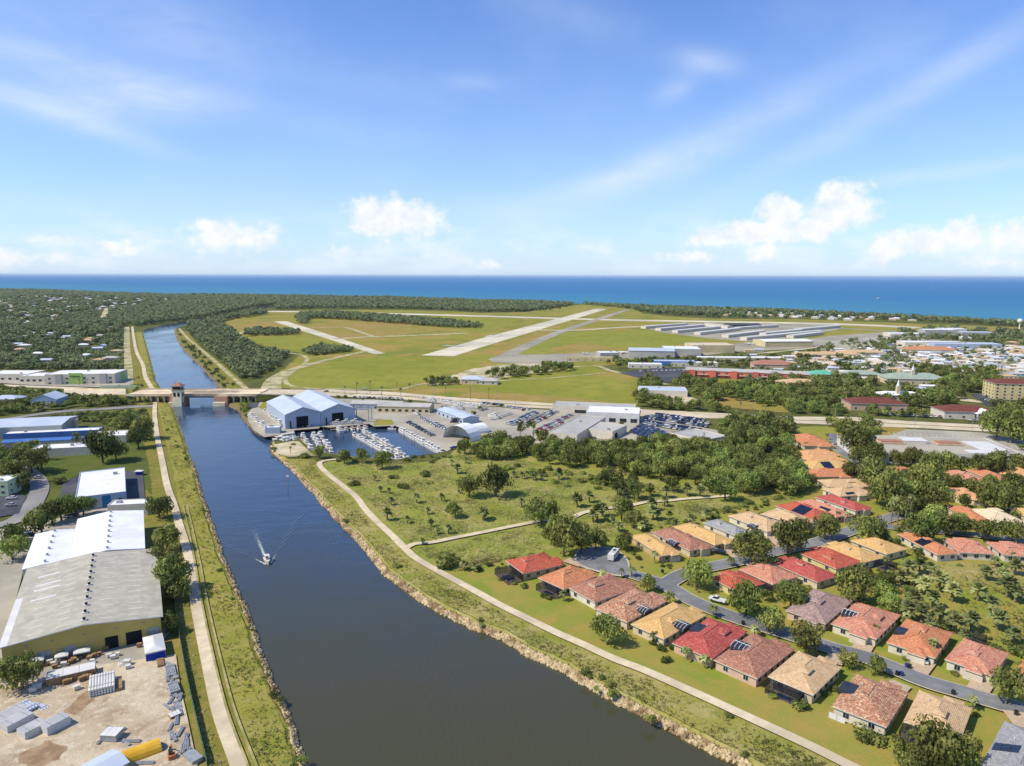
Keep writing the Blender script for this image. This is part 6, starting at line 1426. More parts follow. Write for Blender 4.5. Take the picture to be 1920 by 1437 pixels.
# running boat with wake
bp = G(501, 1054, WZ); hd = G(507, 1075, WZ) - G(470, 985, WZ); ba = math.atan2(hd.y, hd.x) - PI / 2
boat('open', bp.x, bp.y, ba, WZ + .25, 'small white motor boat speeding down the canal', s=1.0)
dv = hd.normalized(); nv = Vector((-dv.y, dv.x, 0))
def fo_mat():
    m = bpy.data.materials.new('wake_foam'); m.use_nodes = True; t = NT(m.node_tree)
    b = t.n('ShaderNodeBsdfPrincipled'); b.inputs['Base Color'].default_value = (.62, .70, .58, 1); b.inputs['Roughness'].default_value = .6
    g = t.n('ShaderNodeNewGeometry'); tr = t.n('ShaderNodeBsdfTransparent'); mx = t.n('ShaderNodeMixShader'); o = t.n('ShaderNodeOutputMaterial')
    at = t.n('ShaderNodeAttribute'); at.attribute_name = 'thick'
    a = t.ramp(t.m('ADD', t.noise(g.outputs['Position'], 1.1, 5, .7), t.m('MULTIPLY', at.outputs['Fac'], .5)), .62, 1.15)
    t.l(a, mx.inputs[0]); t.l(tr.outputs[0], mx.inputs[1]); t.l(b.outputs[0], mx.inputs[2]); t.l(mx.outputs[0], o.inputs[0]); return m
vs, fs, th = [], [], []
N = 40
for i in range(N + 1):
    t = i / N; p = bp - dv * (3 + 52 * t); w_ = .9 + 2.0 * t
    for j in range(5):
        s = (j - 2) / 2; q = p + nv * (s * w_); vs.append((q.x, q.y, WZ + .05 + .12 * (1 - t) * (1 - abs(s)))); th.append(max(0, (1 - abs(s)) * (1.15 - t * 1.25)))
for i in range(N):
    for j in range(4): o = i * 5 + j; fs.append((o, o + 1, o + 6, o + 5))
for sgn in (-1, 1):      # bow spray
    o0 = len(vs)
    for i in range(12):
        t = i / 11; p = bp + dv * (3.2 - 12 * t) + nv * (sgn * (.9 + 4.2 * t))
        for j in range(3): q = p + nv * (sgn * (j - 1) * (.35 + .7 * t)); vs.append((q.x, q.y, WZ + .1 + (.45 * (1 - t) if j == 1 else 0))); th.append((1.3 - t * 1.2) * (1 if j == 1 else .3))
    for i in range(11):
        for j in range(2): o = o0 + i * 3 + j; fs.append((o, o + 1, o + 4, o + 3))
me = bpy.data.meshes.new('wake'); me.from_pydata(vs, [], fs); me.materials.append(fo_mat())
at = me.attributes.new('thick', 'FLOAT', 'POINT'); at.data.foreach_set('value', th); me.update()
o = link('boat_wake', me); tag(o, 'pale foam trail behind the small speeding boat', 'wake', kind='stuff')
b = MB()
for sgn, kmax in ((-1, 8), (1, 5)):
    for k in range(kmax):
        # feather waves: short crests staggered along the arms of the V
        s0 = 6 + k * 7; base = bp - dv * s0 + nv * (sgn * (s0 * .36 + 1)); cd = (-dv * 1.0 + nv * sgn * .62).normalized(); L_ = 17 + k * 2.2
        pts = [base + cd * (L_ * i / 8) for i in range(9)]
        cn = Vector((-cd.y, cd.x, 0)); vs = []
        for i, p in enumerate(pts):
            e = math.sin(PI * i / 8)
            for j, hh in ((-1, 0), (0, .08), (1, 0)): q = p + cn * (j * .75); vs.append((q.x, q.y, WZ + .004 + hh * e))
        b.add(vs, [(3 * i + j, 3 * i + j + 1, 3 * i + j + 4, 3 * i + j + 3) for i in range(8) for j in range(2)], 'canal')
o = b.build('wake_waves'); tag(o, 'feathered wake waves spreading from the speeding boat', 'waves', kind='stuff')
# channel marker
q = G(540, 912, WZ); root = empty('channel_marker', (q.x, q.y, WZ), 0, 'channel marker post with pale sign standing in the canal', 'marker'); b = MB(); b.cyl(0, 0, -1, 6, .18, .16, 'wood', 7); b.build('post', root); b = MB(); b.box(0, -.2, 5, 1.3, .08, 1.3, 'white'); b.build('sign_board', root)
# boats at sea with wakes
for u, v, lb, L_ in ((1649, 560.5, 'white boat out at sea on the right, trailing a wake', 26), (1750, 540.5, 'tiny white boat far out at sea', 20), (700, 524.5, 'very distant white boat near the horizon', 40)):
    q = G(u, v, WZ); boat('cruiser', q.x, q.y, PI / 2 * 3, WZ, lb, None, L_ / 12)
    b = MB(); s_ = L_ * (5 if u < 1700 else 2); b.quad((q.x - s_, q.y - 3, WZ + .1), (q.x - 4, q.y - L_ * .2, WZ + .1), (q.x - 4, q.y + L_ * .2, WZ + .1), (q.x - s_, q.y + 3, WZ + .1), 'foam'); o = b.build('sea_wake'); tag(o, f'white foam wake of the {lb[:40]}', 'wake', kind='stuff')

# industrial yard
def fence(name, label, pts, h, m):
    P_ = [G(*p) for p in pts]; root = empty(name, P_[0], 0, label, 'fence'); b = MB(); k = 0
    o0 = P_[0]
    for a, c in zip(P_, P_[1:]):
        d = c - a; n = int(d.length / 3) + 1
        b.add([((a - o0).x, (a - o0).y, 0), ((c - o0).x, (c - o0).y, 0), ((c - o0).x, (c - o0).y, h), ((a - o0).x, (a - o0).y, h)], [(0, 1, 2, 3)], m)
        for i in range(n):
            q = a.lerp(c, i / n) - o0; pb = MB(); pb.cyl(q.x, q.y, 0, h + .15, .06, .06, 'steel', 5)
            if k < 95: pb.build('post', root)
            k += 1
    b.build('mesh_panel', root)
fence('chain_link_fence', 'long dark green mesh fence between the dirt yard and the towpath', [(388, 1437), (372, 1370), (358, 1310), (344, 1240), (333, 1175), (326, 1120)], 2.2, 'fencegreen')
def tent(u, v, w, d, ang, h, label, front=None):
    p = G(u, v); root = empty('canopy_tent', p, ang, label, 'tent'); b = MB(); hiproof(b, 0, 0, w, d, h, .32, 'white', .35); b.build('canopy', root)
    for sx in (-1, 1):
        for sy in (-1, 1): b = MB(); b.tube((sx * (w / 2 - .15), sy * (d / 2 - .15), 0), (sx * (w / 2 - .15), sy * (d / 2 - .15), h - .2), .06, 'steel', 4); b.build('leg', root)
    if front:
        b = MB(); b.box(0, -d / 2 + .3, .1, w - .5, .15, h - .5, front); b.build('front_curtain', root)
        for s in (-1, 1): b = MB(); b.box(s * (w / 2 - .25), 0, .1, .12, d - .7, h - .5, 'white'); b.build('side_curtain', root)
tent(290, 1224, 5.4, 11, rot + .05, 3.0, 'big white tent with bright blue front curtain by the loading doors', 'bluetarp')
tent(35, 1257, 4, 2.8, rot, 2.6, 'white canopy tent, leftmost before the yellow wall'); tent(70, 1252, 3.6, 2.9, rot, 2.6, 'white canopy tent, second from the left before the yellow wall')
tent(117, 1243, 3.4, 3, rot, 2.6, 'white canopy tent, third from the left before the yellow wall'); tent(155, 1235, 4.2, 3, rot, 2.6, 'white canopy tent, rightmost of four before the yellow wall')
def block(name, label, cat, u, v, w, d, h, ang, m, top=None, part='body', extra=None):
    p = G(u, v); root = empty(name, p, ang, label, cat); b = MB(); b.box(0, 0, 0, w, d, h, m, 0, top); b.build(part, root)
    if extra: extra(root, w, d, h)
    return root
def pipes(name, label, u, v, nx, nz, r, L_, ang, m='white', group=None):
    p = G(u, v); root = empty(name, p, ang, label, 'pipe stack', group)
    for k in range(nz):
        for i in range(nx):
            b = MB(); b.tube((-(nx - 1) * r + i * 2.04 * r, -L_ / 2, r + k * 1.95 * r), (-(nx - 1) * r + i * 2.04 * r, L_ / 2, r + k * 1.95 * r), r, m, 7); b.build('pipe', root)
    for y in (-L_ * .3, L_ * .3): b = MB(); b.box(0, y, nz * 1.95 * r + .02, nx * 2 * r, .12, .08, 'steel'); b.build('strap', root)
    return root
def topsheet(root, w, d, h):
    for i in range(3): b = MB(); b.box(-w / 2 + w * (i + .5) / 3, 0, h + .003, w / 3 - .08, d + .3, .12, 'white'); b.build('lid', root)
block('covered_rack', 'long white covered timber rack in the middle of the dirt yard', 'rack', 135, 1274, 11.5, 4, 2.6, rot + .03, 'wood', None, 'rack', topsheet)
pipes('pipe_stack', 'big stack of long white pipes in the middle of the yard', 192, 1292, 9, 4, .33, 8.2, rot - PI / 2 + .02 + PI / 2)
pipes('pipe_stack', 'white pipe bundle, front left of the lower pile', 32, 1362, 9, 6, .2, 6.2, rot - .95)
pipes('pipe_stack', 'white pipe bundle, front middle of the lower pile', 62, 1376, 9, 6, .2, 5.2, rot - 1.0)
pipes('pipe_stack', 'white pipe bundle, right end of the lower pile', 104, 1368, 9, 7, .2, 5.4, rot - 1.0)
pipes('pipe_stack', 'white pipe bundle behind the lower pile at left edge', 20, 1344, 9, 3, .24, 7, rot - .9)
pipes('pipe_stack', 'thick pale blue pipes behind the white bundles', 52, 1330, 4, 2, .34, 5.6, rot - 1.0 + PI / 2, 'bluesteel')
pipes('pipe_stack', 'pair of thick blue white pipes right of the blue ones', 76, 1328, 3, 1, .34, 4.4, rot - .9 + PI / 2, 'bluesteel')
pipes('pipe_stack', 'long white pipe lying right of the bundles', 122, 1352, 2, 1, .28, 4.6, rot - 2.2)
pipes('pipe_stack', 'white posts standing right of the pipe stack', 228, 1248, 4, 2, .18, 3.2, rot + .05)
pipes('pipe_stack', 'two pale beams lying before the dark doors', 218, 1215, 3, 1, .22, 3.6, rot + .05, 'stucco')
pipes('pipe_stack', 'brown timber beams below the blue fronted tent', 301, 1247, 5, 3, .18, 4.4, rot + .05, 'wood')
pipes('pipe_stack', 'steel beams in the upper group along the fence', 320, 1262, 7, 3, .18, 6.2, rot + .05, 'steel')
pipes('pipe_stack', 'steel beams in the middle group along the fence', 326, 1296, 7, 4, .18, 5.4, rot + .12, 'steel')
pipes('pipe_stack', 'steel beams in the lower group along the fence', 333, 1325, 6, 2, .16, 4.2, rot + .1, 'steel')
pipes('pipe_stack', 'bent steel profiles lying near the lower fence', 342, 1365, 4, 1, .18, 3.6, rot + .5, 'steel')
block('timber_crate', 'pinkish wooden crate beside the fence near the steel beams', 'crate', 328, 1346, 2.6, 1.8, 1.1, rot + .3, 'wood', None, 'crate', topsheet)
block('covered_rack', 'grey block stack with white lid behind the yellow tarpaulin', 'rack', 211, 1388, 4.0, 3.0, 2.2, rot - .55, 'steel', None, 'rack', topsheet)
block('timber_rack', 'brown timber rack right of the big pipe stack', 'rack', 224, 1290, 1.4, 5.2, 1.3, rot + .02, 'wood', None, 'rack')
block('timber_rack', 'low dark pallet pile under the second canopy tent', 'rack', 130, 1237, 4.0, 1.5, 1.0, rot, 'wood', None, 'rack')
q = G(258, 1420); root = empty('storage_tent', q, math.radians(-52), 'yellow tarpaulin tunnel tent with dark open end at the yard bottom', 'tent'); b = MB(); n = 9
vs = [(-math.cos(PI * k / n) * 2.3, y, math.sin(PI * k / n) * 2.5) for y in (-4.8, 0, 4.8) for k in range(n + 1)]
b.add(vs, [(r_ * (n + 1) + k, (r_ + 1) * (n + 1) + k, (r_ + 1) * (n + 1) + k + 1, r_ * (n + 1) + k + 1) for r_ in range(2) for k in range(n)], 'yellowtarp'); b.build('cover', root)
b = MB(); b.add([(x * .96, y, z * .96) for x, y, z in vs[-(n + 1):]], [tuple(range(n + 1))], 'dark'); b.build('opening', root)
block('tarpaulin_heap', 'grey tarpaulin covered heap in the lower corner by the fence', 'heap', 362, 1425, 2.6, 4.6, 1.2, rot + .4, 'steel', None, 'heap')
block('barrel_row', 'green and grey drums beside the yellow tunnel tent', 'drums', 236, 1425, 4.2, 1.4, 1.1, math.radians(-40), mat('dull_green_plastic', C(90, 116, 104), C(70, 96, 86), .6), None, 'drums')
bld('workshop', 'grey metal roofed shed cut by the bottom edge of the yard', 'shed', 0, 0, 0, 3.4, 'steel', 'bluesteelroof', 'gable', rise=.8, axis=1, loc=(168, 1475, 7, 7, -35))
PAL = MB()
for k_ in range(5): PAL.box(0, 0, .02 + k_ * .19, 1.15, 1.0, .13, 'wood')
PAL = PAL.mesh('pallet_stack')
CRT = MB(); CRT.box(0, 0, 0, 1.5, 1.1, .9, 'stuccowhite'); CRT.box(0, 0, .92, 1.6, 1.2, .08, 'white'); CRT = CRT.mesh('wrapped_load')
BND = MB()
for k_ in range(5): BND.box((k_ - 2) * .17, 0, .02, .13, 3.6, .14 + .1 * (k_ % 2), 'steel')
BND = BND.mesh('profile_bundle')
def litter(me, name, cat, label, group, pts, z, jr=.4):
    for u, v in pts:
        q = G(u, v); o = link(name, me, None, (q.x + rnd.uniform(-.3, .3), q.y + rnd.uniform(-.3, .3), z), rot + rnd.uniform(-jr, jr)); o.scale = (rnd.uniform(.8, 1.25),) * 3; tag(o, label, cat, group)
zy = zc[0] + .01
litter(PAL, 'pallet_stack', 'pallets', 'brown pallet stack under the canopies along the yellow wall', 'pallet stacks by the yellow wall', [(24, 1266), (48, 1262), (88, 1253), (96, 1251), (103, 1256), (132, 1248), (140, 1245), (170, 1240), (178, 1236), (186, 1232), (256, 1190), (262, 1197), (262, 1206), (261, 1216), (200, 1222), (150, 1240), (120, 1246)], zy)
litter(CRT, 'wrapped_load', 'wrapped load', 'white wrapped load standing in the yard before the covered rack', 'white wrapped loads', [(94, 1248), (104, 1250), (112, 1247), (120, 1252), (86, 1282), (76, 1286), (172, 1247), (206, 1236), (214, 1238), (222, 1232), (236, 1250), (240, 1256), (64, 1300), (70, 1296), (146, 1296), (24, 1268), (34, 1272)], zy)
litter(BND, 'profile_bundle', 'steel profiles', 'grey steel profile bundle dumped along the yard fence', 'steel profiles along the fence', [(318, 1250), (325, 1256), (330, 1270), (316, 1275), (324, 1283), (334, 1288), (320, 1292), (318, 1304), (328, 1308), (338, 1312), (322, 1318), (312, 1330), (326, 1336), (340, 1340), (333, 1356), (320, 1368), (338, 1378), (330, 1386), (345, 1392), (350, 1400), (322, 1384), (342, 1408), (352, 1416)], zy)
litter(BND, 'profile_bundle', 'steel profiles', 'grey steel profile bundle lying behind the yellow tunnel tent', 'steel profiles by the yellow tent', [(236, 1398), (248, 1396), (222, 1378), (204, 1372), (196, 1384), (190, 1394), (226, 1432), (240, 1436), (270, 1436)], zy, 1.2)
litter(PAL, 'pallet_stack', 'pallets', 'brown pallet stack beside the long covered rack', 'pallet stacks by the covered rack', [(112, 1284), (122, 1286), (132, 1282), (152, 1280), (160, 1278), (168, 1276), (178, 1262)], zy)
def digger():
    q = G(322, 1424); root = empty('mini_excavator', q, .6, 'orange mini excavator with raised arm beside the yellow tunnel tent', 'excavator')
    for s in (-1, 1): b = MB(); b.box(s * .7, 0, 0, .4, 2.2, .5, 'dark'); b.build('track', root)
    b = MB(); b.box(0, -.2, .55, 1.5, 1.7, .9, 'rust'); b.build('body', root); b = MB(); b.box(-.2, 0, 1.45, .8, .9, 1.0, 'glass'); b.build('cab', root)
    b = MB(); b.tube((.3, .6, 1.2), (.3, 1.6, 2.7), .14, 'rust', 5); b.tube((.3, 1.6, 2.7), (.3, 2.8, 1.4), .12, 'rust', 5); b.build('arm', root); b = MB(); b.box(.3, 2.9, .9, .6, .5, .5, 'dark'); b.build('bucket', root)
digger()
for u, v, lb in ((112, 1236, 'small forklift left under the third canopy tent'), (147, 1232, 'dark forklift between canopy tents and covered rack')):
    q = G(u, v); root = empty('forklift', q, rot + 1, lb, 'forklift'); b = MB(); b.box(0, 0, .25, 1.1, 1.9, .8, 'grey' if False else 'fencegreen'); b.build('body', root); b = MB()
    for x in (-.4, .4): b.tube((x, 1, .1), (x, 1, 2.2), .06, 'dark', 4)
    b.build('mast', root); b = MB(); b.box(0, -.2, 1.9, 1, 1.2, .08, 'dark'); b.build('guard', root)
    for sx in (-1, 1):
        for y in (-.6, .6): b = MB(); b.tube((sx * .45, y, .28), (sx * .62, y, .28), .28, 'wheel', 8); b.build('wheel', root)
# white panel fence of the big mottled villa
fence('garden_fence', 'short white panel fence at the corner of the big mottled villa', [(1553, 1345), (1584, 1358)], 1.6, 'white')
# street lamps and poles along the highway
pole = MB(); pole.cyl(0, 0, 0, 11, .16, .1, 'steel', 6); polem = pole.mesh('pole'); arm = MB(); arm.tube((0, 0, 10.8), (2.4, 0, 11.3), .07, 'steel', 4); arm.box(2.6, 0, 11.2, .9, .35, .15, 'steel'); armm = arm.mesh('lamp_arm')
for i, (u, v) in enumerate(((508, 730), (586, 730), (642, 735), (812, 744), (905, 750), (930, 752), (966, 762), (1025, 758), (1037, 762), (1077, 770), (1140, 772), (248, 727), (1715, 806), (1822, 812), (1480, 795), (1620, 800), (1565, 790))):
    q = G(u, v); r = empty('street_lamp', q, rnd.uniform(0, 6), near_label('slim street lamp', u, v), 'street lamp', 'street lamps along the highway'); link('pole', polem, r); link('lamp_arm', armm, r)
# small planes on the apron
def plane(u, v, a, s, label):
    q = G(u, v); root = empty('aeroplane', (q.x, q.y, zc[0]), a, label, 'aeroplane'); root.scale = (s, s, s)
    b = MB(); b.tube((0, -4, 1.2), (0, 2.5, 1.4), .65, 'white', 8, .7); b.tube((0, 2.5, 1.4), (0, 5, 1.3), .7, 'white', 8, .15); b.tube((0, -4, 1.2), (0, -6, 1.5), .65, 'white', 8, .15); b.build('fuselage', root)
    b = MB(); b.box(0, .6, 1.2, 14, 1.6, .15, 'white'); b.build('wing', root); b = MB(); b.box(0, -5.3, 1.5, 4.4, .9, .1, 'white'); b.build('tailplane', root); b = MB(); b.box(0, -5.4, 1.5, .12, 1.2, 1.9, 'car_red' if 'red' in label else 'white'); b.build('tail_fin', root)
    for x, y in ((-1.2, .4), (1.2, .4), (0, 3.6)): b = MB(); b.tube((x - .08, y, .3), (x + .08, y, .3), .3, 'wheel', 8); b.tube((x, y, .3), (x, y, 1.2), .05, 'steel', 4); b.build('wheel', root)
plane(1168, 664, 1.2, 1.6, 'white jet parked on the apron left of the grey hangars'); plane(1148, 668, .6, .9, 'tiny white plane beside the leftmost hangar'); plane(1098, 665, 2, 1, 'small plane alone on the apron before the tan block')
plane(1404, 647, 1.4, 1.4, 'white plane right of the big tan hangar'); plane(1270, 653, 1.2, 1, 'small plane with red tail behind the grey hangars'); plane(1590, 641, 1, 1.1, 'white plane at the right end of the apron'); plane(1628, 640, 1.8, 1.1, 'white plane, rightmost on the apron')
# runway markings
b = MB(); A_, B_ = (G(845, 651) , G(1126, 580)); dr = (B_ - A_).normalized(); nn_ = Vector((-dr.y, dr.x, 0)); zt = zc[0] + .05
L_ = (B_ - A_).length
for i in range(30):
    if i % 2: continue
    p = A_ + dr * (70 + i * (L_ - 140) / 30); q = p + dr * 26
    b.quad((*(p - nn_ * .7).xy, zt), (*(q - nn_ * .7).xy, zt), (*(q + nn_ * .7).xy, zt), (*(p + nn_ * .7).xy, zt), 'line')
for s in (-15, -11, -7, -3, 3, 7, 11, 15):
    for t_ in (0, L_ - 30): p = A_ + dr * t_ + nn_ * s; q = p + dr * 26; b.quad((*(p - nn_ * .8).xy, zt), (*(q - nn_ * .8).xy, zt), (*(q + nn_ * .8).xy, zt), (*(p + nn_ * .8).xy, zt), 'line')
for s in (-1, 1): p = A_ + dr * 190 + nn_ * s * 8; q = p + dr * 45; b.quad((*(p - nn_ * 3).xy, zt), (*(q - nn_ * 3).xy, zt), (*(q + nn_ * 3).xy, zt), (*(p + nn_ * 3).xy, zt), 'line')
o = b.build('runway_markings'); o['kind'] = 'structure'
b = MB()
for i in range(26):
    for dv_ in (0, 14):
        p = G(1665 + i * 10, 812 + i * .55 + dv_); q = G(1669 + i * 10, 818 + i * .55 + dv_); d_ = (q - p).normalized(); n_ = Vector((-d_.y, d_.x, 0)) * .12
        b.quad((*(p - n_).xy, zt), (*(q - n_).xy, zt), (*(q + n_).xy, zt), (*(p + n_).xy, zt), 'line')
o = b.build('parking_lines'); o['kind'] = 'structure'

# ---- small houses: mobile home park on the right, homes in the woods on the left, cottages by the shore
def home_mesh(w, d, h, wall, roof, kind):
    b = MB(); b.box(0, 0, 0, w - .5, d - .5, h, wall)
    for x in (-w * .3, 0, w * .3): b.box(x, -d / 2 + .24, 1, 1.3, .06, 1.1, 'glass')
    if kind == 'flat': b.box(0, 0, h + .003, w, d, .3, roof)
    else: hiproof(b, 0, 0, w, d, h, .3, roof, .15, kind == 'gable')
    return b.mesh('home')
HM = [home_mesh(16, 7.5, 3, 'stuccowhite', 'whiteroof', 'gable'), home_mesh(15, 7, 3, 'bluesteel', 'white', 'flat'), home_mesh(17, 8, 3, 'stucco', 'stuccowhite', 'gable'), home_mesh(14, 8, 3, 'stuccowhite', 'bluesteelroof', 'gable'), home_mesh(15, 9, 3.2, 'stucco', R_['beige'], 'hip')]
HL = [home_mesh(18, 12, 3.2, 'stuccowhite', 'whiteroof', 'hip'), home_mesh(20, 13, 3.2, 'stucco', 'greyroof', 'hip'), home_mesh(16, 11, 3.2, 'stuccowhite', 'bluesteelroof', 'gable'), home_mesh(17, 12, 3.2, 'stuccopink', R_['beige'], 'hip')]
DN = ['white low gabled', 'pale blue flat roofed', 'cream low gabled', 'white blue roofed', 'beige hip roofed']
def homes(px, sx, sy, ang, meshes, names, where, group, name, fill, jit=.2, clear=None, ghost=False, maxn=400):
    w = [G(u, v) for u, v in px]; poly = [(p.x, p.y) for p in w]; ca, sa = math.cos(ang), math.sin(ang); cx = sum(p[0] for p in poly) / len(poly); cy = sum(p[1] for p in poly) / len(poly)
    R_m = max(math.hypot(p[0] - cx, p[1] - cy) for p in poly); n = 0
    for i in range(int(-R_m / sx), int(R_m / sx) + 1):
        for j in range(int(-R_m / sy), int(R_m / sy) + 1):
            if rnd.random() > fill or n >= maxn: continue
            lx, ly = (i + rnd.uniform(-jit, jit)) * sx, (j + rnd.uniform(-jit, jit)) * sy
            x, y = cx + lx * ca - ly * sa, cy + lx * sa + ly * ca
            if not inpoly(np.array([x]), np.array([y]), poly)[0] or occupied(x, y) and not ghost: continue
            u, v = PX(x, y)
            if not -20 < u < 1940: continue
            k = rnd.randrange(len(meshes)); o = link(name, meshes[k], None, (x, y, .02), ang + (PI / 2 if rnd.random() < .15 else 0)); tag(o, f'{names[k]} home {where}', 'house', group); n += 1
            occ_disc(x, y, 4 if ghost else 8)
            if clear:
                dn = math.hypot(x, y)
                for t in range(1, 5): occ_disc(x - x / dn * t * clear / 4, y - y / dn * t * clear / 4, 6)
    print('homes', where, n)
homes([(1540, 668), (1600, 656), (1700, 644), (1935, 652), (1960, 700), (1880, 712), (1780, 704), (1640, 700), (1500, 690)], 22, 18, -.12, HM, DN, 'in the mobile home park on the right', 'mobile homes on the right', 'mobile_home', .8, .22, ghost=True, maxn=296)
homes([(-100, 570), (60, 556), (180, 556), (340, 562), (470, 566), (300, 575), (200, 590), (120, 600), (0, 620), (-100, 630)], 66, 50, .2, HL, ['white hip roofed', 'grey hip roofed', 'pale blue roofed', 'peach hip roofed'], 'among the far left woods', 'homes in the far left woods', 'wood_home', .8, .4, 90, maxn=260)
homes([(0, 625), (220, 615), (225, 680), (150, 690), (0, 690)], 60, 44, .2, HL, ['white hip roofed', 'grey hip roofed', 'pale blue roofed', 'peach hip roofed'], 'half hidden in the near left woods', 'homes in the near left woods', 'wood_home', .5, .4, 60, maxn=30)
homes([(1340, 584), (1500, 589), (1640, 596), (1760, 604), (1700, 604), (1560, 601), (1500, 597), (1350, 592)], 46, 34, -.6, HL, ['white hip roofed', 'grey hip roofed', 'pale blue roofed', 'peach hip roofed'], 'near the shore beyond the runway', 'cottages near the shore', 'shore_home', .8, .3, 30, maxn=60)
homes([(1700, 628), (1900, 632), (1960, 650), (1850, 645), (1700, 640)], 46, 36, -.2, HL, ['white hip roofed', 'grey hip roofed', 'pale blue roofed', 'peach hip roofed'], 'among trees at the right end of the airfield', 'homes by the airfield end', 'wood_home', .45, .3, 20, maxn=30)
homes([(1380, 660), (1560, 655), (1720, 700), (1780, 742), (1560, 712), (1450, 700)], 34, 26, -.1, HM, DN, 'between coral apartments and teal roof', 'homes behind the teal roof', 'small_home', .7, .3, 14, maxn=60)

# ---- thin sea haze over the whole place
hx0, hx1, hy0, hy1, hz0, hz1 = -151000, 151000, -1500, 191000, -5.0, 175.0
V_ = [(x, y, z) for z in (hz0, hz1) for x, y in ((hx0, hy0), (hx1, hy0), (hx1, hy1), (hx0, hy1))]
me = bpy.data.meshes.new('haze'); me.from_pydata(V_, [], [(0, 3, 2, 1), (0, 1, 5, 4), (1, 2, 6, 5), (2, 3, 7, 6), (3, 0, 4, 7), (4, 5, 6, 7)]); me.update()
hm = bpy.data.materials.new('haze_air'); hm.use_nodes = True; t = NT(hm.node_tree)
pv = t.n('ShaderNodeVolumePrincipled'); pv.inputs['Color'].default_value = (.60, .80, 1.0, 1); pv.inputs['Density'].default_value = 0.000016; pv.inputs['Anisotropy'].default_value = 0.0
ho = t.n('ShaderNodeOutputMaterial'); t.l(pv.outputs[0], ho.inputs['Volume']); me.materials.append(hm)
o = link('haze', me); o['kind'] = 'stuff'
# ================================================================ vegetation
def crown_np(seed, nl, leaves, leafsz, flat=.62, lobe=.46, hole=.0):
    """unit crown (half width 1, sits on z=0..~1.3): leaf sized quads on the skin of many lobes"""
    r = np.random.RandomState(seed)
    cs = []
    for i in range(nl):
        a = r.uniform(0, 2 * PI); q = r.uniform(0, 1) ** .5 * (1 - lobe * .8); z = r.uniform(-.5, .75) * (1 - q * .55)
        cs.append((math.cos(a) * q, math.sin(a) * q, flat * (1 + z * .8), lobe * r.uniform(.65, 1.15)))
    cs = np.array(cs)
    k = r.randint(0, nl, leaves); d = r.randn(leaves, 3); d[:, 2] = d[:, 2] * .9 + .25; d /= np.linalg.norm(d, axis=1)[:, None]
    p = cs[k, :3] + d * (cs[k, 3] * r.uniform(.72, 1.1, leaves))[:, None] * np.array([1, 1, .8])
    n = d + r.randn(leaves, 3) * .45; n /= np.linalg.norm(n, axis=1)[:, None]
    t = np.cross(n, r.randn(leaves, 3)); t /= np.linalg.norm(t, axis=1)[:, None]; b = np.cross(n, t)
    s = leafsz * r.uniform(.55, 1.35, leaves)[:, None]
    v = np.stack([p - t * s, p - b * s * .7, p + t * s, p + b * s * .7], 1).reshape(-1, 3)
    f = np.arange(leaves * 4).reshape(-1, 4)
    return v, f
def frond_np(seed, nf, L, droop, w, up=.5, seg=5):
    r = np.random.RandomState(seed); V, Fc = [], []; n = 0
    for i in range(nf):
        a = 2 * PI * i / nf + r.uniform(-.3, .3); el = r.uniform(-.35, up + .5); l = L * r.uniform(.8, 1.1)
        c, s = math.cos(a), math.sin(a); pts = []
        for k in range(seg + 1):
            t = k / seg; x = l * t * math.cos(el) * (1 - .15 * t); z = l * (math.sin(el) * t - droop * t * t)
            ww = w * math.sin(PI * min(1, .12 + t * .88)) + .03 * w
            pts.append(((x * c, x * s, z), ww))
        for k in range(seg + 1):
            (x, y, z), ww = pts[k]
            V += [(x - s * ww, y + c * ww, z - ww * .55), (x, y, z), (x + s * ww, y - c * ww, z - ww * .55)]
        for k in range(seg):
            o = n + k * 3; Fc += [(o, o + 1, o + 4, o + 3), (o + 1, o + 2, o + 5, o + 4)]
        n += 3 * (seg + 1)
    return np.array(V), np.array(Fc)
def trunk_mesh(name, h, r0, r1, m, limbs=0, seed=0, spread=.5):
    b = MB(); rr = random.Random(seed); b.tube((0, 0, -.1), (rr.uniform(-.1, .1), 0, h), r0, m, 7, r1)
    for k in range(limbs):
        a = 2 * PI * k / limbs + rr.uniform(-.4, .4); z = h * rr.uniform(.7, 1)
        b.tube((0, 0, z * .95), (math.cos(a) * spread, math.sin(a) * spread, z + spread * rr.uniform(.6, 1.1)), r1 * .8, m, 5, r1 * .3)
    return b.mesh(name)
OAKS = []
for i in range(6):
    v, f = crown_np(10 + i, 12 + i * 2, 1700, .068, .60, .42)
    OAKS.append((npmesh('crown', v, f, [M['oak']]), npmesh('crown', v, f, [M['lime']]), trunk_mesh('trunk', .75, .07, .045, 'trunk', 5, i, .45)))
BUSH = []
for i in range(4):
    v, f = crown_np(40 + i, 8, 520, .12, .40, .5)
    v[:, 2] *= .9
    BUSH.append((npmesh('foliage', v, f, [M['oak']]), npmesh('foliage', v, f, [M['lime']]), npmesh('foliage', v, f, [M['palm']]), trunk_mesh('stem', .45, .06, .03, 'trunk', 3, i, .3)))
PINE = []
for i in range(2):
    v, f = crown_np(60 + i, 9, 480, .085, .7, .30); v[:, 2] *= 1.3
    PINE.append((npmesh('crown', v, f, [M['oak']]), trunk_mesh('trunk', 1.3, .045, .03, 'trunk', 5, i, .5)))
v, f = crown_np(71, 10, 260, .05, .6, .36); DEAD = (npmesh('crown', v, f, [mat('dry_brown_leaves', C(150, 118, 92), C(126, 98, 78), 1)]), trunk_mesh('trunk', .8, .07, .05, 'trunk', 7, 5, .7))
PALM = []
for i in range(3):
    v, f = frond_np(80 + i, 20, 1.0, .62, .17); PALM.append((npmesh('fronds', v, f, [M['palm']]),))
SABAL = []
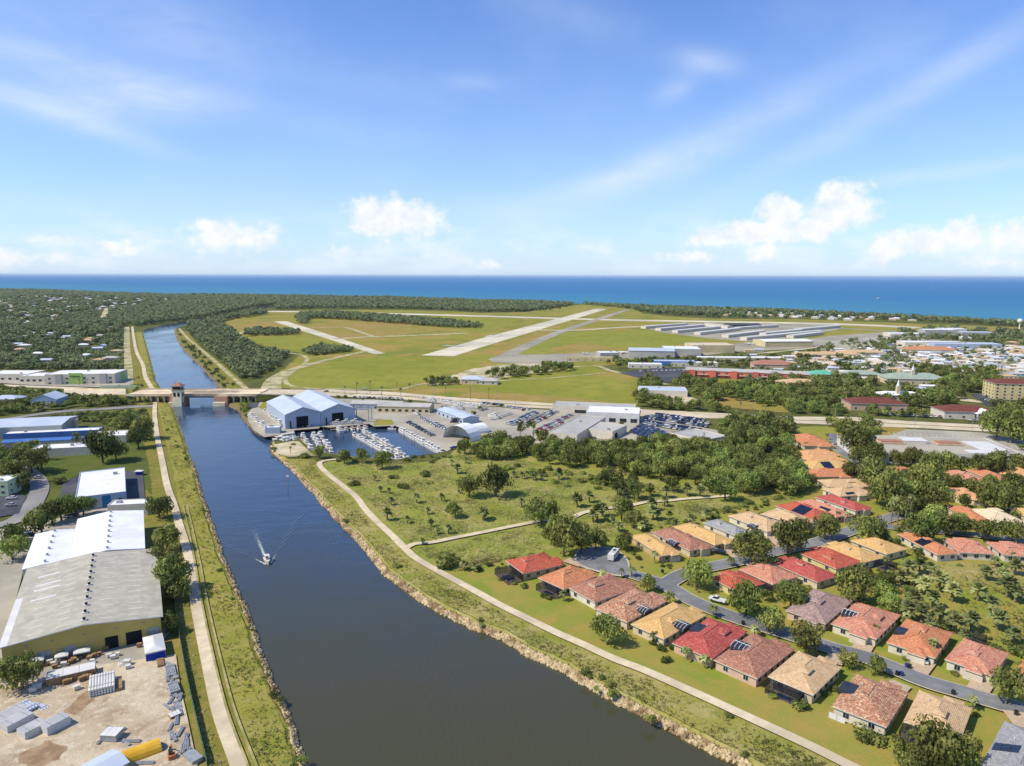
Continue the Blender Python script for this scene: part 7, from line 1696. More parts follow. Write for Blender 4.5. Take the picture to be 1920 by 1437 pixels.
for i in range(3):
    v, f = frond_np(90 + i, 46, 1.0, .35, .24, .9, 3); SABAL.append((npmesh('fronds', v, f, [M['palm']]),))
PTR = MB(); PTR.tube((0, 0, -.1), (.02, 0, 1), .028, 'palmtrunk', 6, .02); PTRM = PTR.mesh('trunk')
PTR = MB(); PTR.tube((0, 0, -.1), (0, 0, 1), .06, 'palmtrunk', 6, .05); STRM = PTR.mesh('trunk')
vr = random.Random(5)
CAT = {'oak': 'tree', 'lime': 'tree', 'pine': 'tree', 'dead': 'tree', 'palm': 'palm', 'sabal': 'palm', 'bush': 'shrub', 'limebush': 'shrub', 'palmbush': 'shrub'}
NM = {'oak': 'broadleaf_tree', 'lime': 'broadleaf_tree', 'pine': 'pine_tree', 'dead': 'bare_tree', 'palm': 'palm_tree', 'sabal': 'cabbage_palm', 'bush': 'shrub', 'limebush': 'shrub', 'palmbush': 'palmetto_shrub'}
def plant(kind, x, y, R, label, group=None, h=None, z=0):
    i = vr.randrange(6); rt = vr.uniform(0, 2 * PI); root = empty(NM[kind], (x, y, z), rt, label, CAT[kind], group)
    def ch(name, me, s, zz=0): o = link(name, me, root, (0, 0, zz)); o.scale = s; return o
    if kind in ('oak', 'lime'):
        a, l, t = OAKS[i]; hh = R * vr.uniform(.9, 1.2); ch('trunk', t, (R, R, R * 1.2)); ch('crown', a if kind == 'oak' else l, (R, R, hh * 1.38), R * .16)
    elif kind == 'pine': a, t = PINE[i % 2]; ch('trunk', t, (R, R, R * 1.6)); ch('crown', a, (R, R, R * 1.1), R * 1.1)
    elif kind == 'dead': ch('trunk', DEAD[1], (R,) * 3); ch('crown', DEAD[0], (R,) * 3, R * .3)
    elif kind == 'palm':
        h = h or R * 3; ch('trunk', PTRM, (max(8, h) * .9, max(8, h) * .9, h)); ch('fronds', PALM[i % 3][0], (R, R, R), h)
    elif kind == 'sabal':
        h = h or R * 1.3; ch('trunk', STRM, (R * 2, R * 2, h)); ch('fronds', SABAL[i % 3][0], (R, R, R), h)
    else:
        k = {'bush': 0, 'limebush': 1, 'palmbush': 2}[kind]; b_ = BUSH[i % 4]; ch('stem', b_[3], (R,) * 3); ch('foliage', b_[k], (R, R, R * vr.uniform(.8, 1.1)))
    return root
def at_crown(u, v, wpx, zf=.75, zadd=0):
    R = 4
    for _ in range(6):
        p = G(u, v, min(60, R * zf + zadd)); dep = p.y * math.cos(PITCH) + (H - R) * math.sin(PITCH); R = wpx / 2 * dep / F
    return p.x, p.y, R

# ---- individually placed plants: kind, crown centre u, v, width px
T = []
def tl(kind, s):
    for q in s.split(';'):
        q = q.strip()
        if q: a = [float(x) for x in q.split(',')]; T.append((kind, *a[:3]))
tl('oak', '880,905,52;930,900,60;1014,953,64;1037,962,30;1166,953,46;1188,970,38;1058,1003,78;1090,1008,62;1118,1010,42;1040,998,46;1172,1012,38;1139,1175,66;1214,1092,34;1443,1160,56;1512,1190,70;1591,1231,40;1642,1247,38;1603,1096,76;1485,1112,62;1893,1285,72;1750,1395,100;1795,1406,80;1712,1418,72;1410,1022,82;1479,1010,66;1497,985,40;1549,988,52;1625,987,62;1673,925,70;1776,975,56;1740,900,72;1755,925,62;1715,944,52;1812,984,42;1855,990,52;1900,992,52;1855,930,62;1894,930,52;1897,908,42;1594,808,62;1610,830,60;1440,781,46;1458,797,42;1379,802,34;1422,817,46;1870,793,62;1902,799,62;1688,856,36;1712,854,36;1749,862,42;1779,862,42;1803,866,36;1840,868,46;1879,868,52;1910,868,42;1643,878,60;1667,895,50;1612,852,42;1628,892,52;1850,935,40;1645,925,40;1600,880,40;1640,850,40;1660,905,46')
tl('oak', '298,945,52;311,1004,56;308,1040,62;318,1072,78;328,1097,60;312,1166,44;38,1256,76;10,1250,50;75,973,60;95,958,50;190,836,62;215,839,46;57,856,60;22,853,62;25,880,60;42,896,42;10,870,50;258,815,48;270,800,46;240,790,44;871,836,30;913,873,2;645,854,30')
tl('lime', '1307,1070,62;1400,1120,72;1361,912,52;1693,925,60;1690,945,50;155,944,46;113,950,56;130,940,40;716,858,40;1730,982,70;1750,965,46;22,998,46;22,1023,56;853,953,34;1655,1105,50;1672,1130,46;598,846,26;678,854,28')
tl('bush', '663,905,26;798,888,25;738,893,22;756,911,26;841,1053,52;743,1060,20;647,976,14;568,853,26;513,841,14;1093,901,20;806,905,16;550,833,11;1500,1320,38;1631,1376,56;988,1078,15;1165,1021,30;940,1085,14;513,1303,20;525,1310,16;110,902,26;1098,1257,26;1145,1283,24;1220,1346,26;1250,1237,24;1262,1214,20;1366,1340,20;1240,1215,22;900,1162,16;1395,1412,18;1700,1235,16;1790,1262,18;1335,1110,14;1565,1290,22;1548,1300,18;1600,1235,20;1765,1222,18;1225,1205,18')
tl('limebush', '1130,1270,18;1150,1300,26;1105,1268,14;903,1170,14;1670,1075,26;1690,1160,40;1650,1150,36;1720,1175,40;1620,1130,36;1610,1150,30;960,1075,16;1450,1305,20;1470,1290,18;1215,1020,24;1240,1210,14;1385,1130,20;1770,1175,34;1830,1210,34;1870,1215,30;1560,1130,26;1120,1290,16')
tl('sabal', '726,961,22;733,938,14;713,916,11;781,932,17;802,956,13;764,973,13;808,979,14;820,993,13;841,990,17;828,931,14;906,962,22;792,1014,12;858,877,17;846,866,13;874,862,11;702,895,11;708,874,10;729,919,10;909,960,20;978,941,16;1082,935,24;1105,929,20;1148,973,14;1120,958,30;1130,953,24;1112,965,22;1225,958,26;1223,943,22;1246,938,18;1168,921,20;1288,915,22;1313,918,22;1250,920,20;1255,964,16;963,888,12;979,890,12;1005,890,14;1048,886,20;1325,962,18;1265,981,20;1295,972,18;1203,985,18;1232,962,18;870,1058,18;890,1062,16;1000,893,12;1015,893,13;988,888,12;1160,985,18;1210,975,16')
tl('sabal', '1733,1094,30;1763,1085,36;1787,1106,34;1835,1106,32;1890,1094,40;1702,1140,34;1730,1146,36;1763,1150,34;1793,1165,36;1823,1160,34;1872,1158,36;1902,1188,30;1715,1120,30;1750,1120,30;1860,1130,30;1905,1110,30;1640,1180,24;1745,1170,28;1810,1190,26;1715,1085,26;1880,1075,26;1905,1060,28;1850,1072,24;1703,1062,28;1725,1058,26;1745,1063,24;1690,1080,24')
PLM = '1056,1113,22,14;1130,1075,20,14;1165,1071,15,14;1184,1068,22,16;1227,1040,22,16;1256,1116,24,16;1336,1141,26,18;1287,1222,28,16;1320,1238,28,14;1226,1193,24,13;1415,1180,26,14;1516,1206,18,30;1530,1204,20,30;1748,1208,30,24;1823,1316,26,14;1682,940,22,46;1697,944,22,44;1705,938,20,44;1670,946,20,40;1570,963,14,14;1588,965,16,20;1480,970,16,12;1370,1050,22,14;1550,1073,20,14;1660,1050,22,12;1615,1060,20,14;1380,1180,22,12;545,840,8,12;1543,1045,14,10;1300,1220,24,12;647,727,9,14;669,720,9,20;694,718,9,22;716,728,10,18;751,731,9,14;882,728,8,22;744,721,7,10;768,721,7,10;835,727,7,12;916,731,8,18;104,701,7,14;115,709,7,12;165,712,7,12;149,713,6,10;52,706,7,10;1388,757,8,14;1409,757,8,14;1435,762,8,14;1510,832,12,10;1555,830,12,12;1550,816,12,10;1575,822,12,12;230,739,7,10;1895,1040,26,12;1865,1050,24,12'
for q in PLM.split(';'):
    u, v, w_, hp = [float(x) for x in q.split(',')]
    p = G(u, v + hp); dep = p.y * math.cos(PITCH) + H * math.sin(PITCH); R = w_ / 2 * dep / F; h = hp * dep / F / math.cos(math.atan2(H, p.y)) * 1.0
    big = hp > 25
    plant('palm', p.x, p.y, R * 1.15, near_label('tall slender palm' if big else 'feathery palm', u, v), h=max(3.2, h * 1.15)); occ_disc(p.x, p.y, 1.5)
DESC = {'oak': ['small dark round tree', 'dark green round tree', 'broad dark oak tree', 'large spreading dark tree'], 'lime': ['small light green tree', 'light green tree', 'broad light green tree', 'large light green tree'], 'bush': ['small dark shrub', 'rounded dark shrub', 'rounded dark shrub', 'big dark shrub'],
        'limebush': ['small bright shrub', 'bright green shrub', 'bright green shrub', 'big bright shrub'], 'sabal': ['small cabbage palm', 'cabbage palm', 'bushy cabbage palm', 'big bushy palm']}
NTREE = 0
for kind, u, v, w_ in T:
    if w_ < 5: continue
    x, y, R = at_crown(u, v, w_, 1.1 if kind in ('oak', 'lime') else (1.4 if kind == 'sabal' else .4))
    d_ = DESC[kind][min(3, int(w_ / (20 if CAT[kind] == 'tree' else 10)))]
    plant(kind, x, y, R * (1.25 if kind == 'sabal' else 1.05), near_label(d_, u, v)); occ_disc(x, y, R * .8); NTREE += CAT[kind] == 'tree'
for u, v, w_ in ((143, 822, 26), (88, 842, 22), (975, 803, 26), (1000, 798, 28), (1365, 818, 26), (1180, 862, 30)):
    x, y, R = at_crown(u, v, w_, 2); plant('pine', x, y, R, near_label('thin pine tree', u, v)); NTREE += 1
for u, v, w_ in ((1408, 868, 44), (1440, 860, 30), (1428, 838, 26), (1385, 880, 22)):
    x, y, R = at_crown(u, v, w_, .9); plant('dead', x, y, R, near_label('brownish half bare tree', u, v)); NTREE += 1

# ---- scattered growth
CAND = []
def blocked(x, y, r):
    if r < 0: return False
    for a in (0, 1.57, 3.14, 4.71):
        if occupied(x + math.cos(a) * r, y + math.sin(a) * r): return True
    return occupied(x, y)
def scatter(px, base, frac, kind, rng, fill=1.0, label='', group=None, keep=.6):
    """points over a photograph polygon, spaced base metres, or frac of the distance when that is larger"""
    w = [G(u, v) for u, v in px]; poly = [(p.x, p.y) for p in w]
    rs = [math.hypot(*p) for p in poly]; az = [math.atan2(p[0], p[1]) for p in poly]
    r = max(min(rs) * .95, 100) if not inpoly(np.array([0.]), np.array([0.]), poly)[0] else 100
    n = 0
    pts = []
    while r < max(rs):
        st = max(base, r * frac); a = min(az) + rnd.random() * st / r
        while a < max(az):
            rr = r + rnd.uniform(-.4, .4) * st; aa = a + rnd.uniform(-.4, .4) * st / r
            pts.append((math.sin(aa) * rr, math.cos(aa) * rr, st)); a += st / r
        r += st
    P_ = np.array(pts); ins = inpoly(P_[:, 0], P_[:, 1], poly)
    for (x, y, st), k in zip(pts, ins):
        if not k or rnd.random() > fill: continue
        R = rnd.uniform(*rng) * max(1, st / base * .85)
        if blocked(x, y, R * keep): continue
        u, v = PX(x, y)
        if u < -60 or u > 1985: continue
        kk = kind
        if kind == 'oak' and rnd.random() < .24: kk = 'lime'
        if kind == 'far' and rnd.random() < .13: kk = 'farlight'
        CAND.append((x, y, R, min(rnd.uniform(.75, 1.25) * (1 if R < 8 else 8 / R * 1.15), 1.3), kk, label, group)); n += 1
    return n
ZR = [
 ([(-300, 540.5), (60, 544), (176, 549), (300, 554), (345, 555), (400, 556), (520, 558), (520, 572), (480, 576.5), (440, 584.5), (400, 593), (345, 601.5), (300, 607), (264, 613), (247, 610), (234, 613), (233, 690), (222, 697), (0, 694), (-80, 690), (-300, 660)], 8.2, .0085, 'far', (4.6, 6.4), .93, 'dense dark woodland tree among houses west of the canal', 'woodland west of the canal'),
 ([(345, 553), (560, 556.5), (720, 559), (900, 565), (1010, 568), (1080, 571), (1040, 577), (980, 585.5), (900, 586), (850, 583), (750, 580), (600, 579), (520, 582), (520, 558)], 12, .0085, 'far', (6, 8), .95, '', ''),
 ([(1085, 570.5), (1200, 576.5), (1300, 580), (1380, 582), (1500, 587), (1600, 592), (1700, 597), (1800, 603), (1920, 610), (2100, 620), (2100, 632), (1920, 615), (1800, 607), (1700, 602), (1600, 599), (1500, 594), (1380, 593), (1300, 592), (1240, 590), (1195, 583), (1160, 578)], 10, .0080, 'far', (5, 7), .9, '', ''),
 ([(1170, 580), (1260, 593), (1340, 597), (1500, 598), (1640, 602), (1500, 593), (1340, 592), (1250, 590)], 14, .013, 'farlight', (4, 6), .55, '', ''),
 ([(1000, 577), (1060, 574), (1080, 574), (1050, 580), (990, 586), (960, 585)], 14, .011, 'farlight', (4, 6), .6, '', ''),
 ([(350, 612), (400, 604), (440, 594), (470, 588), (500, 585), (500, 590), (440, 599), (416, 603), (418, 612), (440, 626), (456, 636), (500, 658), (540, 664), (530, 680), (500, 700), (470, 712), (448, 712), (410, 675), (380, 650), (352, 625)], 7.5, .0085, 'far', (4.4, 6), .95, 'dense tree in the wood between canal and airfield', 'wood between canal and airfield'),
 ([(330, 618), (352, 640), (380, 668), (425, 712), (440, 726), (418, 728), (400, 712), (376, 684), (346, 652)], 8, .012, 'farlight', (2, 3), .8, '', ''),
 ([(458, 625), (480, 620), (560, 623), (560, 628), (520, 630), (461, 631)], 6, .006, 'far', (4, 5), 1, '', ''),
 ([(556, 600), (560, 592), (620, 589), (700, 594), (780, 600), (850, 605), (905, 613), (895, 616), (840, 615), (760, 609), (640, 600), (580, 598), (575, 610), (558, 608)], 7, .006, 'far', (4.5, 6), 1, '', ''),
 ([(562, 664), (600, 652), (655, 655), (660, 659), (620, 665), (575, 668)], 5.5, .006, 'far', (4, 5), 1, '', ''),
 ([(0, 736), (50, 740), (90, 742), (130, 747), (180, 745), (240, 755), (282, 759), (285, 762), (180, 766), (130, 768), (0, 780), (-60, 780), (-60, 740)], 6.5, .009, 'oak', (3.6, 5.2), .85, 'tree in the scrub between approach road and frontage road', 'trees by the frontage road'),
 ([(95, 785), (160, 775), (180, 778), (282, 770), (284, 790), (288, 828), (262, 832), (240, 818), (215, 802), (160, 796), (120, 795)], 6, .009, 'bush', (2.6, 4.4), .92, 'thick dark scrub clump between frontage road and workshops', 'scrub north of the workshops'),
 ([(885, 850), (940, 832), (1000, 836), (1060, 845), (1130, 848), (1190, 846), (1240, 838), (1300, 846), (1370, 842), (1470, 842), (1500, 870), (1530, 905), (1500, 928), (1440, 938), (1380, 930), (1310, 920), (1290, 900), (1240, 905), (1195, 895), (1150, 885), (1060, 880), (1000, 868), (960, 862), (905, 870)], 7.2, .0, 'oak', (4.2, 6.6), .86, 'tree crown packed in the central grove between meadow and car lots', 'central grove'),
 ([(1100, 905), (1150, 900), (1250, 915), (1270, 930), (1200, 938), (1120, 930)], 8, .0, 'oak', (3.6, 5.2), .6, 'tree on the near edge of the central grove', 'central grove edge'),
 ([(1345, 800), (1380, 790), (1480, 800), (1500, 812), (1490, 840), (1440, 850), (1380, 842), (1352, 830)], 7.5, 0, 'oak', (4, 6), .85, 'tree between service building and lone orange villa', 'belt east of the car lots'),
 ([(1545, 800), (1580, 790), (1640, 800), (1640, 840), (1655, 900), (1600, 900), (1590, 850)], 8, 0, 'oak', (4.5, 6.2), .8, 'tree beside the road into the villa estate', 'trees by the estate road'),
 ([(1190, 745), (1210, 700), (1235, 700), (1240, 720), (1235, 745), (1230, 768), (1200, 768)], 8, .006, 'oak', (4.5, 6), .9, 'tree of the stand left of the white warehouse', 'stand beside the white warehouse'),
 ([(1225, 752), (1300, 765), (1345, 770), (1420, 783), (1300, 780), (1232, 768)], 8, .006, 'oak', (4, 6), .85, 'tree along the highway behind the blue car lot', 'highway trees'),
 ([(1290, 735), (1320, 722), (1360, 730), (1350, 752), (1330, 758)], 8, .006, 'oak', (4, 6), .9, 'tree right of the white warehouse lot', 'trees right of the white warehouse'),
 ([(1240, 705), (1290, 712), (1310, 725), (1280, 728), (1245, 722)], 8, .006, 'oak', (4, 5.5), .75, '', ''),
 ([(1355, 725), (1440, 722), (1470, 745), (1570, 765), (1600, 785), (1480, 775), (1370, 752)], 8, .007, 'lime', (3.6, 6), .85, 'bright green thicket tree north of the highway', 'bright thicket by the highway'),
 ([(1440, 730), (1560, 725), (1640, 742), (1620, 760), (1560, 765), (1480, 750)], 9, .008, 'oak', (5, 7), .85, 'oak between bright thicket and brown roofs', 'oaks by the brown roofs'),
 ([(1620, 740), (1720, 728), (1800, 742), (1790, 765), (1700, 768), (1620, 770)], 9, .008, 'oak', (5, 7), .75, 'oak around the church and brown roofed buildings', 'oaks around the church'),
 ([(1620, 774), (1790, 778), (1790, 785), (1620, 782)], 8, .006, 'oak', (4, 5.5), .7, 'tree lining the highway in front of the brown roofs', 'oaks lining the highway'),
 ([(1860, 765), (1960, 765), (1960, 850), (1900, 830), (1850, 800)], 8, 0, 'oak', (5, 7), .8, 'tree right of the white mall beside the highway', 'trees right of the mall'),
 ([(1480, 690), (1640, 690), (1680, 715), (1600, 735), (1500, 725), (1440, 720)], 9, .009, 'oak', (4.5, 6.5), .72, 'tree around the teal and green roofs', 'trees around the teal roof'),
 ([(1700, 692), (1860, 700), (1880, 725), (1800, 742), (1720, 718)], 9, .009, 'oak', (5, 7), .85, 'oak left of the tan apartment block', 'oaks left of the tan block'),
 ([(1830, 745), (1960, 755), (1960, 775), (1850, 765)], 9, .009, 'oak', (5, 7), .5, '', ''),
 ([(1130, 680), (1300, 676), (1420, 672), (1600, 655), (1680, 645), (1680, 655), (1600, 680), (1480, 690), (1350, 690), (1290, 690), (1160, 692)], 9, .009, 'oak', (3.6, 6), .5, '', ''),
 ([(905, 706), (1010, 692), (1070, 684), (1080, 694), (1020, 704), (930, 712)], 9, .008, 'oak', (4, 6), .7, '', ''),
 ([(795, 713), (870, 715), (870, 722), (800, 725)], 5, .006, 'oak', (2.6, 4), .9, '', ''),
 ([(1540, 650), (1650, 632), (1935, 650), (1960, 705), (1780, 700), (1640, 695), (1500, 690)], 11, .013, 'far', (2.2, 3.8), .55, '', '', -1),
 ([(1690, 628), (1740, 618), (1800, 620), (1960, 622), (1960, 650), (1850, 645), (1780, 637), (1700, 640)], 11, .010, 'far', (4.4, 6.4), .62, '', ''),
 ([(1655, 632), (1700, 622), (1710, 632), (1680, 640)], 9, .008, 'far', (5, 7), .8, '', ''),
 ([(1700, 900), (1960, 905), (1960, 960), (1850, 950), (1780, 965), (1700, 960)], 8, 0, 'oak', (3.8, 5.8), .55, 'tree between the two right hand rows of villas', 'trees between villa rows'),
 ([(1640, 1060), (1700, 1075), (1740, 1130), (1860, 1190), (1960, 1230), (1960, 1260), (1850, 1215), (1750, 1170), (1670, 1140), (1590, 1110)], 5.5, 0, 'limebush', (2, 3.4), .7, 'light green shrub in the preserve hedge behind the street villas', 'preserve hedge'),
 ([(1190, 990), (1370, 950), (1500, 925), (1510, 932), (1380, 962), (1200, 1000)], 5, 0, 'bush', (1.6, 3), .75, 'dark hedge shrub behind the cul de sac villas', 'hedge behind the cul de sac villas'),
 ([(930, 870), (1100, 890), (1180, 905), (1100, 925), (960, 900)], 6, 0, 'limebush', (1.6, 3.2), .45, 'light green shrub at the meadow edge of the grove', 'meadow edge shrubs'),
 ([(560, 850), (640, 858), (840, 856), (870, 838), (876, 846), (835, 868), (640, 868), (560, 858)], 5, 0, 'bush', (1.2, 2.4), .6, 'dark shrub along the marina shore', 'marina shore shrubs'),
 ([(-60, 840), (60, 845), (100, 860), (50, 885), (-60, 900)], 8, 0, 'oak', (4, 5.5), .75, 'tree massed left of the curving street', 'trees left of the curving street'),
 ([(0, 1000), (40, 1000), (48, 1040), (0, 1060)], 6, 0, 'lime', (2.5, 4), .6, 'light tree beside the white halls at the left edge', 'trees at the left edge'),
 ([(180, 950), (205, 945), (215, 955), (190, 962)], 4, 0, 'bush', (1.3, 2), .8, '', ''),
 ([(506, 849), (504, 832), (512, 836), (522, 852)], 5, 0, 'limebush', (1.5, 2.6), .9, 'light green shrub at the tip of the sand spit', 'shrubs on the sand spit'),
 ([(462, 752), (470, 750), (476, 790), (466, 800), (452, 775), (448, 765)], 5, 0, 'limebush', (1.4, 2.4), .7, 'yellow green shrub on the bank by the marina drive', 'bank shrubs by the drive'),
 ([(494, 752), (560, 748), (650, 744), (650, 748), (560, 752), (505, 760)], 6, 0, 'bush', (1.6, 2.6), .7, '', ''),
 ([(1130, 1080), (1200, 1100), (1270, 1135), (1310, 1150), (1290, 1160), (1210, 1120), (1140, 1092)], 5, 0, 'bush', (1, 1.7), .5, 'low garden shrub between canal villas and their street', 'garden shrubs on the canal side'),
 ([(1190, 1045), (1250, 1060), (1340, 1040), (1440, 1012), (1530, 990), (1540, 1000), (1440, 1030), (1330, 1060), (1240, 1070)], 5, 0, 'bush', (1, 1.9), .5, 'low garden shrub in front of the cul de sac villas', 'garden shrubs by the side street'),
 ([(1440, 1125), (1500, 1105), (1580, 1110), (1640, 1085), (1680, 1060), (1690, 1080), (1650, 1110), (1590, 1130), (1480, 1145)], 6, 0, 'oak', (2.6, 4.2), .6, 'tree in the belt between middle row and street villas', 'belt behind the middle row'),
 ([(1440, 1100), (1560, 1090), (1640, 1062), (1700, 1050), (1900, 1055), (1900, 1062), (1700, 1064), (1640, 1080), (1560, 1100), (1450, 1112)], 4.5, 0, 'limebush', (1.2, 2.4), .7, 'light shrub behind the middle row of villas', 'shrubs behind the middle row'),
 ([(1500, 1320), (1560, 1290), (1600, 1250), (1560, 1250), (1530, 1262), (1520, 1290), (1480, 1310)], 4, 0, 'bush', (1, 1.9), .7, 'garden shrub between beige villa and big mottled villa', 'shrubs beside the beige villa'),
 ([(1640, 1260), (1720, 1290), (1800, 1320), (1880, 1345), (1870, 1352), (1780, 1330), (1700, 1310), (1640, 1280)], 5, 0, 'limebush', (.8, 1.5), .6, 'low front garden shrub along the near side of the street', 'front garden shrubs near side'),
 ([(1560, 1200), (1640, 1215), (1760, 1250), (1900, 1290), (1890, 1300), (1740, 1262), (1640, 1230), (1560, 1212)], 4.5, 0, 'bush', (.8, 1.5), .6, 'low front garden shrub along the far side of the street', 'front garden shrubs far side'),
 ([(880, 1068), (930, 1052), (1040, 1030), (1190, 1000), (1370, 960), (1500, 932), (1640, 960), (1640, 1060), (1960, 1230), (1960, 1460), (1700, 1398), (1560, 1350), (1400, 1282), (1150, 1172)], 4.2, 0, 'bush', (.8, 2.0), .45, 'low garden shrub tucked between the tile roofed villas', 'shrubs between villas', .9),
 ([(1640, 960), (1960, 960), (1960, 1050), (1700, 1050), (1560, 1030), (1480, 1000), (1500, 980)], 6, 0, 'oak', (2.4, 4.2), .75, 'small tree between the middle row villas', 'small trees between middle villas', .5),
 ([(1060, 1050), (1190, 1050), (1340, 1100), (1500, 1110), (1640, 1060), (1960, 1230), (1960, 1330), (1700, 1270), (1400, 1170), (1200, 1100)], 8, 0, 'oak', (2.2, 3.9), .55, 'small garden tree near the villa street', 'small garden trees by the street', .5),
 ([(1560, 840), (1640, 850), (1720, 880), (1960, 880), (1960, 960), (1720, 960), (1640, 960), (1600, 930), (1640, 900)], 7, 0, 'oak', (3, 5), .7, 'tree around the far right villas', 'trees around the far right villas', .8),
 ([(805, 757), (930, 768), (1080, 776), (1230, 788), (1330, 812), (1300, 840), (1150, 836), (1000, 826), (905, 806), (872, 796)], 17, 0, 'oak', (1.6, 3), .42, 'small tree standing between parking rows of the lots', 'small trees in the car lots', -1),
 ([(1000, 820), (1060, 838), (1140, 842), (1290, 842), (1345, 838), (1350, 850), (1180, 852), (1060, 848), (1000, 836)], 7, 0, 'oak', (3.5, 5), .8, 'tree crown packed in the central grove between meadow and car lots', 'central grove', -1),
 ([(640, 752), (760, 756), (800, 764), (780, 772), (690, 770), (660, 765)], 14, 0, 'bush', (1.5, 3), .5, '', '', -1),
 ([(1380, 672), (1560, 668), (1700, 650), (1720, 720), (1560, 735), (1400, 725)], 12, .009, 'far', (4, 6), .4, '', '', .5),
 ([(1660, 825), (1935, 840), (1935, 850), (1660, 850)], 16, 0, 'oak', (2, 3), .3, '', '', -1),
 ([(1480, 1330), (1640, 1400), (1700, 1437), (1690, 1440), (1560, 1385), (1450, 1340)], 6, 0, 'bush', (.6, 1.0), .25, '', '', .8),
 ([(240, 740), (262, 700), (268, 740)], 6, 0, 'bush', (1.5, 2.5), .5, '', '', .8),
 ([(310, 770), (345, 850), (400, 1000), (450, 1130), (520, 1290), (572, 1420), (565, 1437), (505, 1290), (440, 1150), (388, 1010), (335, 860), (305, 790)], 5, 0, 'limebush', (.7, 1.6), .3, 'yellow green shrub on the west canal bank', 'shrubs on the west canal bank', 0),
]
for z_ in ZR: scatter(z_[0], z_[1], z_[2], z_[3], z_[4], z_[5], z_[6], z_[7], *z_[8:])
print('candidates', len(CAND))
# the largest showing become single plants, the rest one mass per leaf kind
def showing(c):
    u, v = PX(c[0], c[1]); return (-5 < u < 1925 and 515 < v < 1445) and c[5]
ind = sorted([c for c in CAND if showing(c) and c[4] in ('oak', 'lime')], key=lambda c: -c[2] / math.hypot(c[0], c[1]))[:max(0, 292 - NTREE)]
inb = sorted([c for c in CAND if showing(c) and c[4] in ('bush', 'limebush')], key=lambda c: -c[2] / math.hypot(c[0], c[1]))[:220]
ids = set(id(c) for c in ind + inb)
for c in ind + inb: plant(c[4], c[0], c[1], c[2], c[5], c[6])
TM = {}
def proto(seed, n, sz, flat=.62): return crown_np(seed, 7, n, sz, flat, .5)
PR_ = {lev: [proto(200 + i, n, sz) for i in range(4)] for lev, n, sz in ((0, 520, .115), (1, 130, .21), (2, 42, .36))}
nr = np.random.RandomState(9)
rest = {}
for c in CAND:
    if id(c) in ids: continue
    d = math.hypot(c[0], c[1]); px = c[2] / d * 1333
    lev = 0 if px > 9 else (1 if px > 4 else 2)
    v, f = PR_[lev][nr.randint(4)]; a = nr.uniform(0, 2 * PI); cs, sn = math.cos(a), math.sin(a)
    s = c[2]; zz = min(s * c[3], 9)
    w = np.empty_like(v); w[:, 0] = (v[:, 0] * cs - v[:, 1] * sn) * s + c[0]; w[:, 1] = (v[:, 0] * sn + v[:, 1] * cs) * s + c[1]; w[:, 2] = v[:, 2] * zz + (zz * .25 if c[4] in ('oak', 'lime', 'far') else -.2)
    m = {'oak': 'oak', 'lime': 'lime', 'far': 'far', 'farlight': 'farlight', 'bush': 'oak', 'limebush': 'lime'}[c[4]]
    rest.setdefault(m, []).append((w, f))
NMZ = {'oak': ('wooded_belt', 'dark massed tree crowns filling the belts between buildings and roads'), 'lime': ('green_thicket', 'bright green massed thicket by highway and preserve'), 'far': ('distant_forest', 'far dark green forest canopy reaching to the shore'), 'farlight': ('coastal_scrub', 'pale green low scrub beside the distant runway and canal')}
for m, L_ in rest.items():
    V = np.vstack([a for a, _ in L_]); off = 0; Fs = []
    for a, f in L_: Fs.append(f + off); off += len(a)
    o = link(NMZ[m][0], npmesh(NMZ[m][0], V, np.vstack(Fs), [M[m]])); tag(o, NMZ[m][1], 'trees', kind='stuff')
    print(m, len(L_), len(V) // 4)

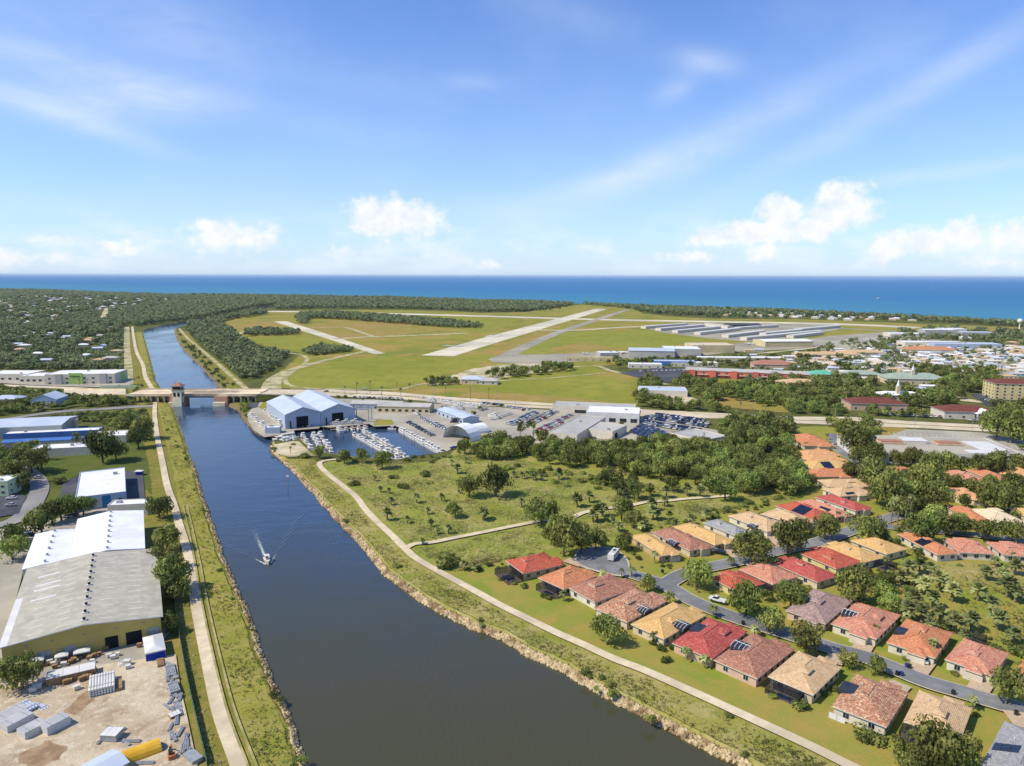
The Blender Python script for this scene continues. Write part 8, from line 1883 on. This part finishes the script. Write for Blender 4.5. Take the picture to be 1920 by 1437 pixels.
# ---- weeds and tufts on the banks and in the meadow
def tufts(name, px, n, size, mats, label, occ_ok=False, h=.9, power=1.5):
    w = [G(u, v) for u, v in px]; poly = [(p.x, p.y) for p in w]
    x0, x1 = min(p[0] for p in poly), max(p[0] for p in poly); y0, y1 = min(p[1] for p in poly), max(p[1] for p in poly)
    k = int(n * 6); t = nr.uniform(0, 1, k) ** power
    Y = y0 + (y1 - y0) * t; X = nr.uniform(x0, x1, k); ok = inpoly(X, Y, poly)
    # clumping
    X, Y = X[ok], Y[ok]; cl = np.sin(X * .11 + Y * .07) * np.cos(X * .05 - Y * .13) + np.sin(X * .37) * np.sin(Y * .31) * .6
    keep = nr.uniform(-1.3, 1.2, len(X)) < cl; X, Y = X[keep][:n], Y[keep][:n]
    ob = np.array([occupied(a, b) for a, b in zip(X, Y)]); 
    if not occ_ok: X, Y = X[~ob], Y[~ob]
    N = len(X); q = 5; s = size * nr.uniform(.5, 1.6, N)
    cx = np.repeat(X, q) + nr.randn(N * q) * np.repeat(s, q) * .4; cy = np.repeat(Y, q) + nr.randn(N * q) * np.repeat(s, q) * .4; ss = np.repeat(s, q)
    cz = np.abs(nr.randn(N * q)) * ss * .3 * h + ss * .12
    nn = nr.randn(N * q, 3); nn[:, 2] = np.abs(nn[:, 2]) + .5; nn /= np.linalg.norm(nn, axis=1)[:, None]
    t_ = np.cross(nn, nr.randn(N * q, 3)); t_ /= np.linalg.norm(t_, axis=1)[:, None]; b = np.cross(nn, t_)
    p = np.stack([cx, cy, cz], 1); sc = (ss * .34)[:, None]
    V = np.stack([p - t_ * sc, p - b * sc * .6, p + t_ * sc, p + b * sc * .6], 1).reshape(-1, 3)
    mi = np.repeat(nr.randint(0, len(mats), N), q)
    o = link(name, npmesh(name, V, np.arange(len(V)).reshape(-1, 4), [M[m] for m in mats], mi)); tag(o, label, 'weeds', kind='stuff')
bandpx = pathR[3:] + [PX(p.x, p.y) for p in top[nl + n1 + nb:] if p.y > 60][::-1]
tufts('bank_weeds', [(590, 862)] + bandpx, 34000, .5, ['weed', 'weed', 'weed_dry'], 'yellow green weeds on the east canal bank')
tufts('west_bank_weeds', [(u - 1, v) for u, v in q_] if False else [PX(p.x + .4, p.y) for p in top[:nl] if 90 < p.y < 900] + [PX(p.x - 9, p.y) for p in top[:nl] if 90 < p.y < 900][::-1], 42000, .6, ['weed', 'weed', 'weed', 'lime'], 'thick yellow green weeds on the west canal bank', h=1.2)
tufts('meadow_weeds', [(560, 866), (640, 870), (840, 862), (905, 830), (1000, 870), (1200, 905), (1360, 925), (1500, 935), (1370, 958), (1190, 998), (1040, 1030), (930, 1055), (860, 1072), (790, 1040), (690, 940), (620, 885)], 26000, .6, ['weed', 'weed', 'weed_dry'], 'tufted weeds across the meadow')
tufts('west_verge_weeds', [(330, 1100), (366, 1120), (395, 1250), (430, 1390), (445, 1450), (395, 1450), (370, 1330), (345, 1220)], 3500, .5, ['weed', 'weed_dry'], 'dry grass tufts beside the towpath')
tufts('preserve_weeds', [(1640, 1080), (1700, 1062), (1960, 1056), (1960, 1240), (1860, 1200), (1740, 1150)], 2500, .6, ['weed', 'weed'], 'weeds in the preserve behind the villas')
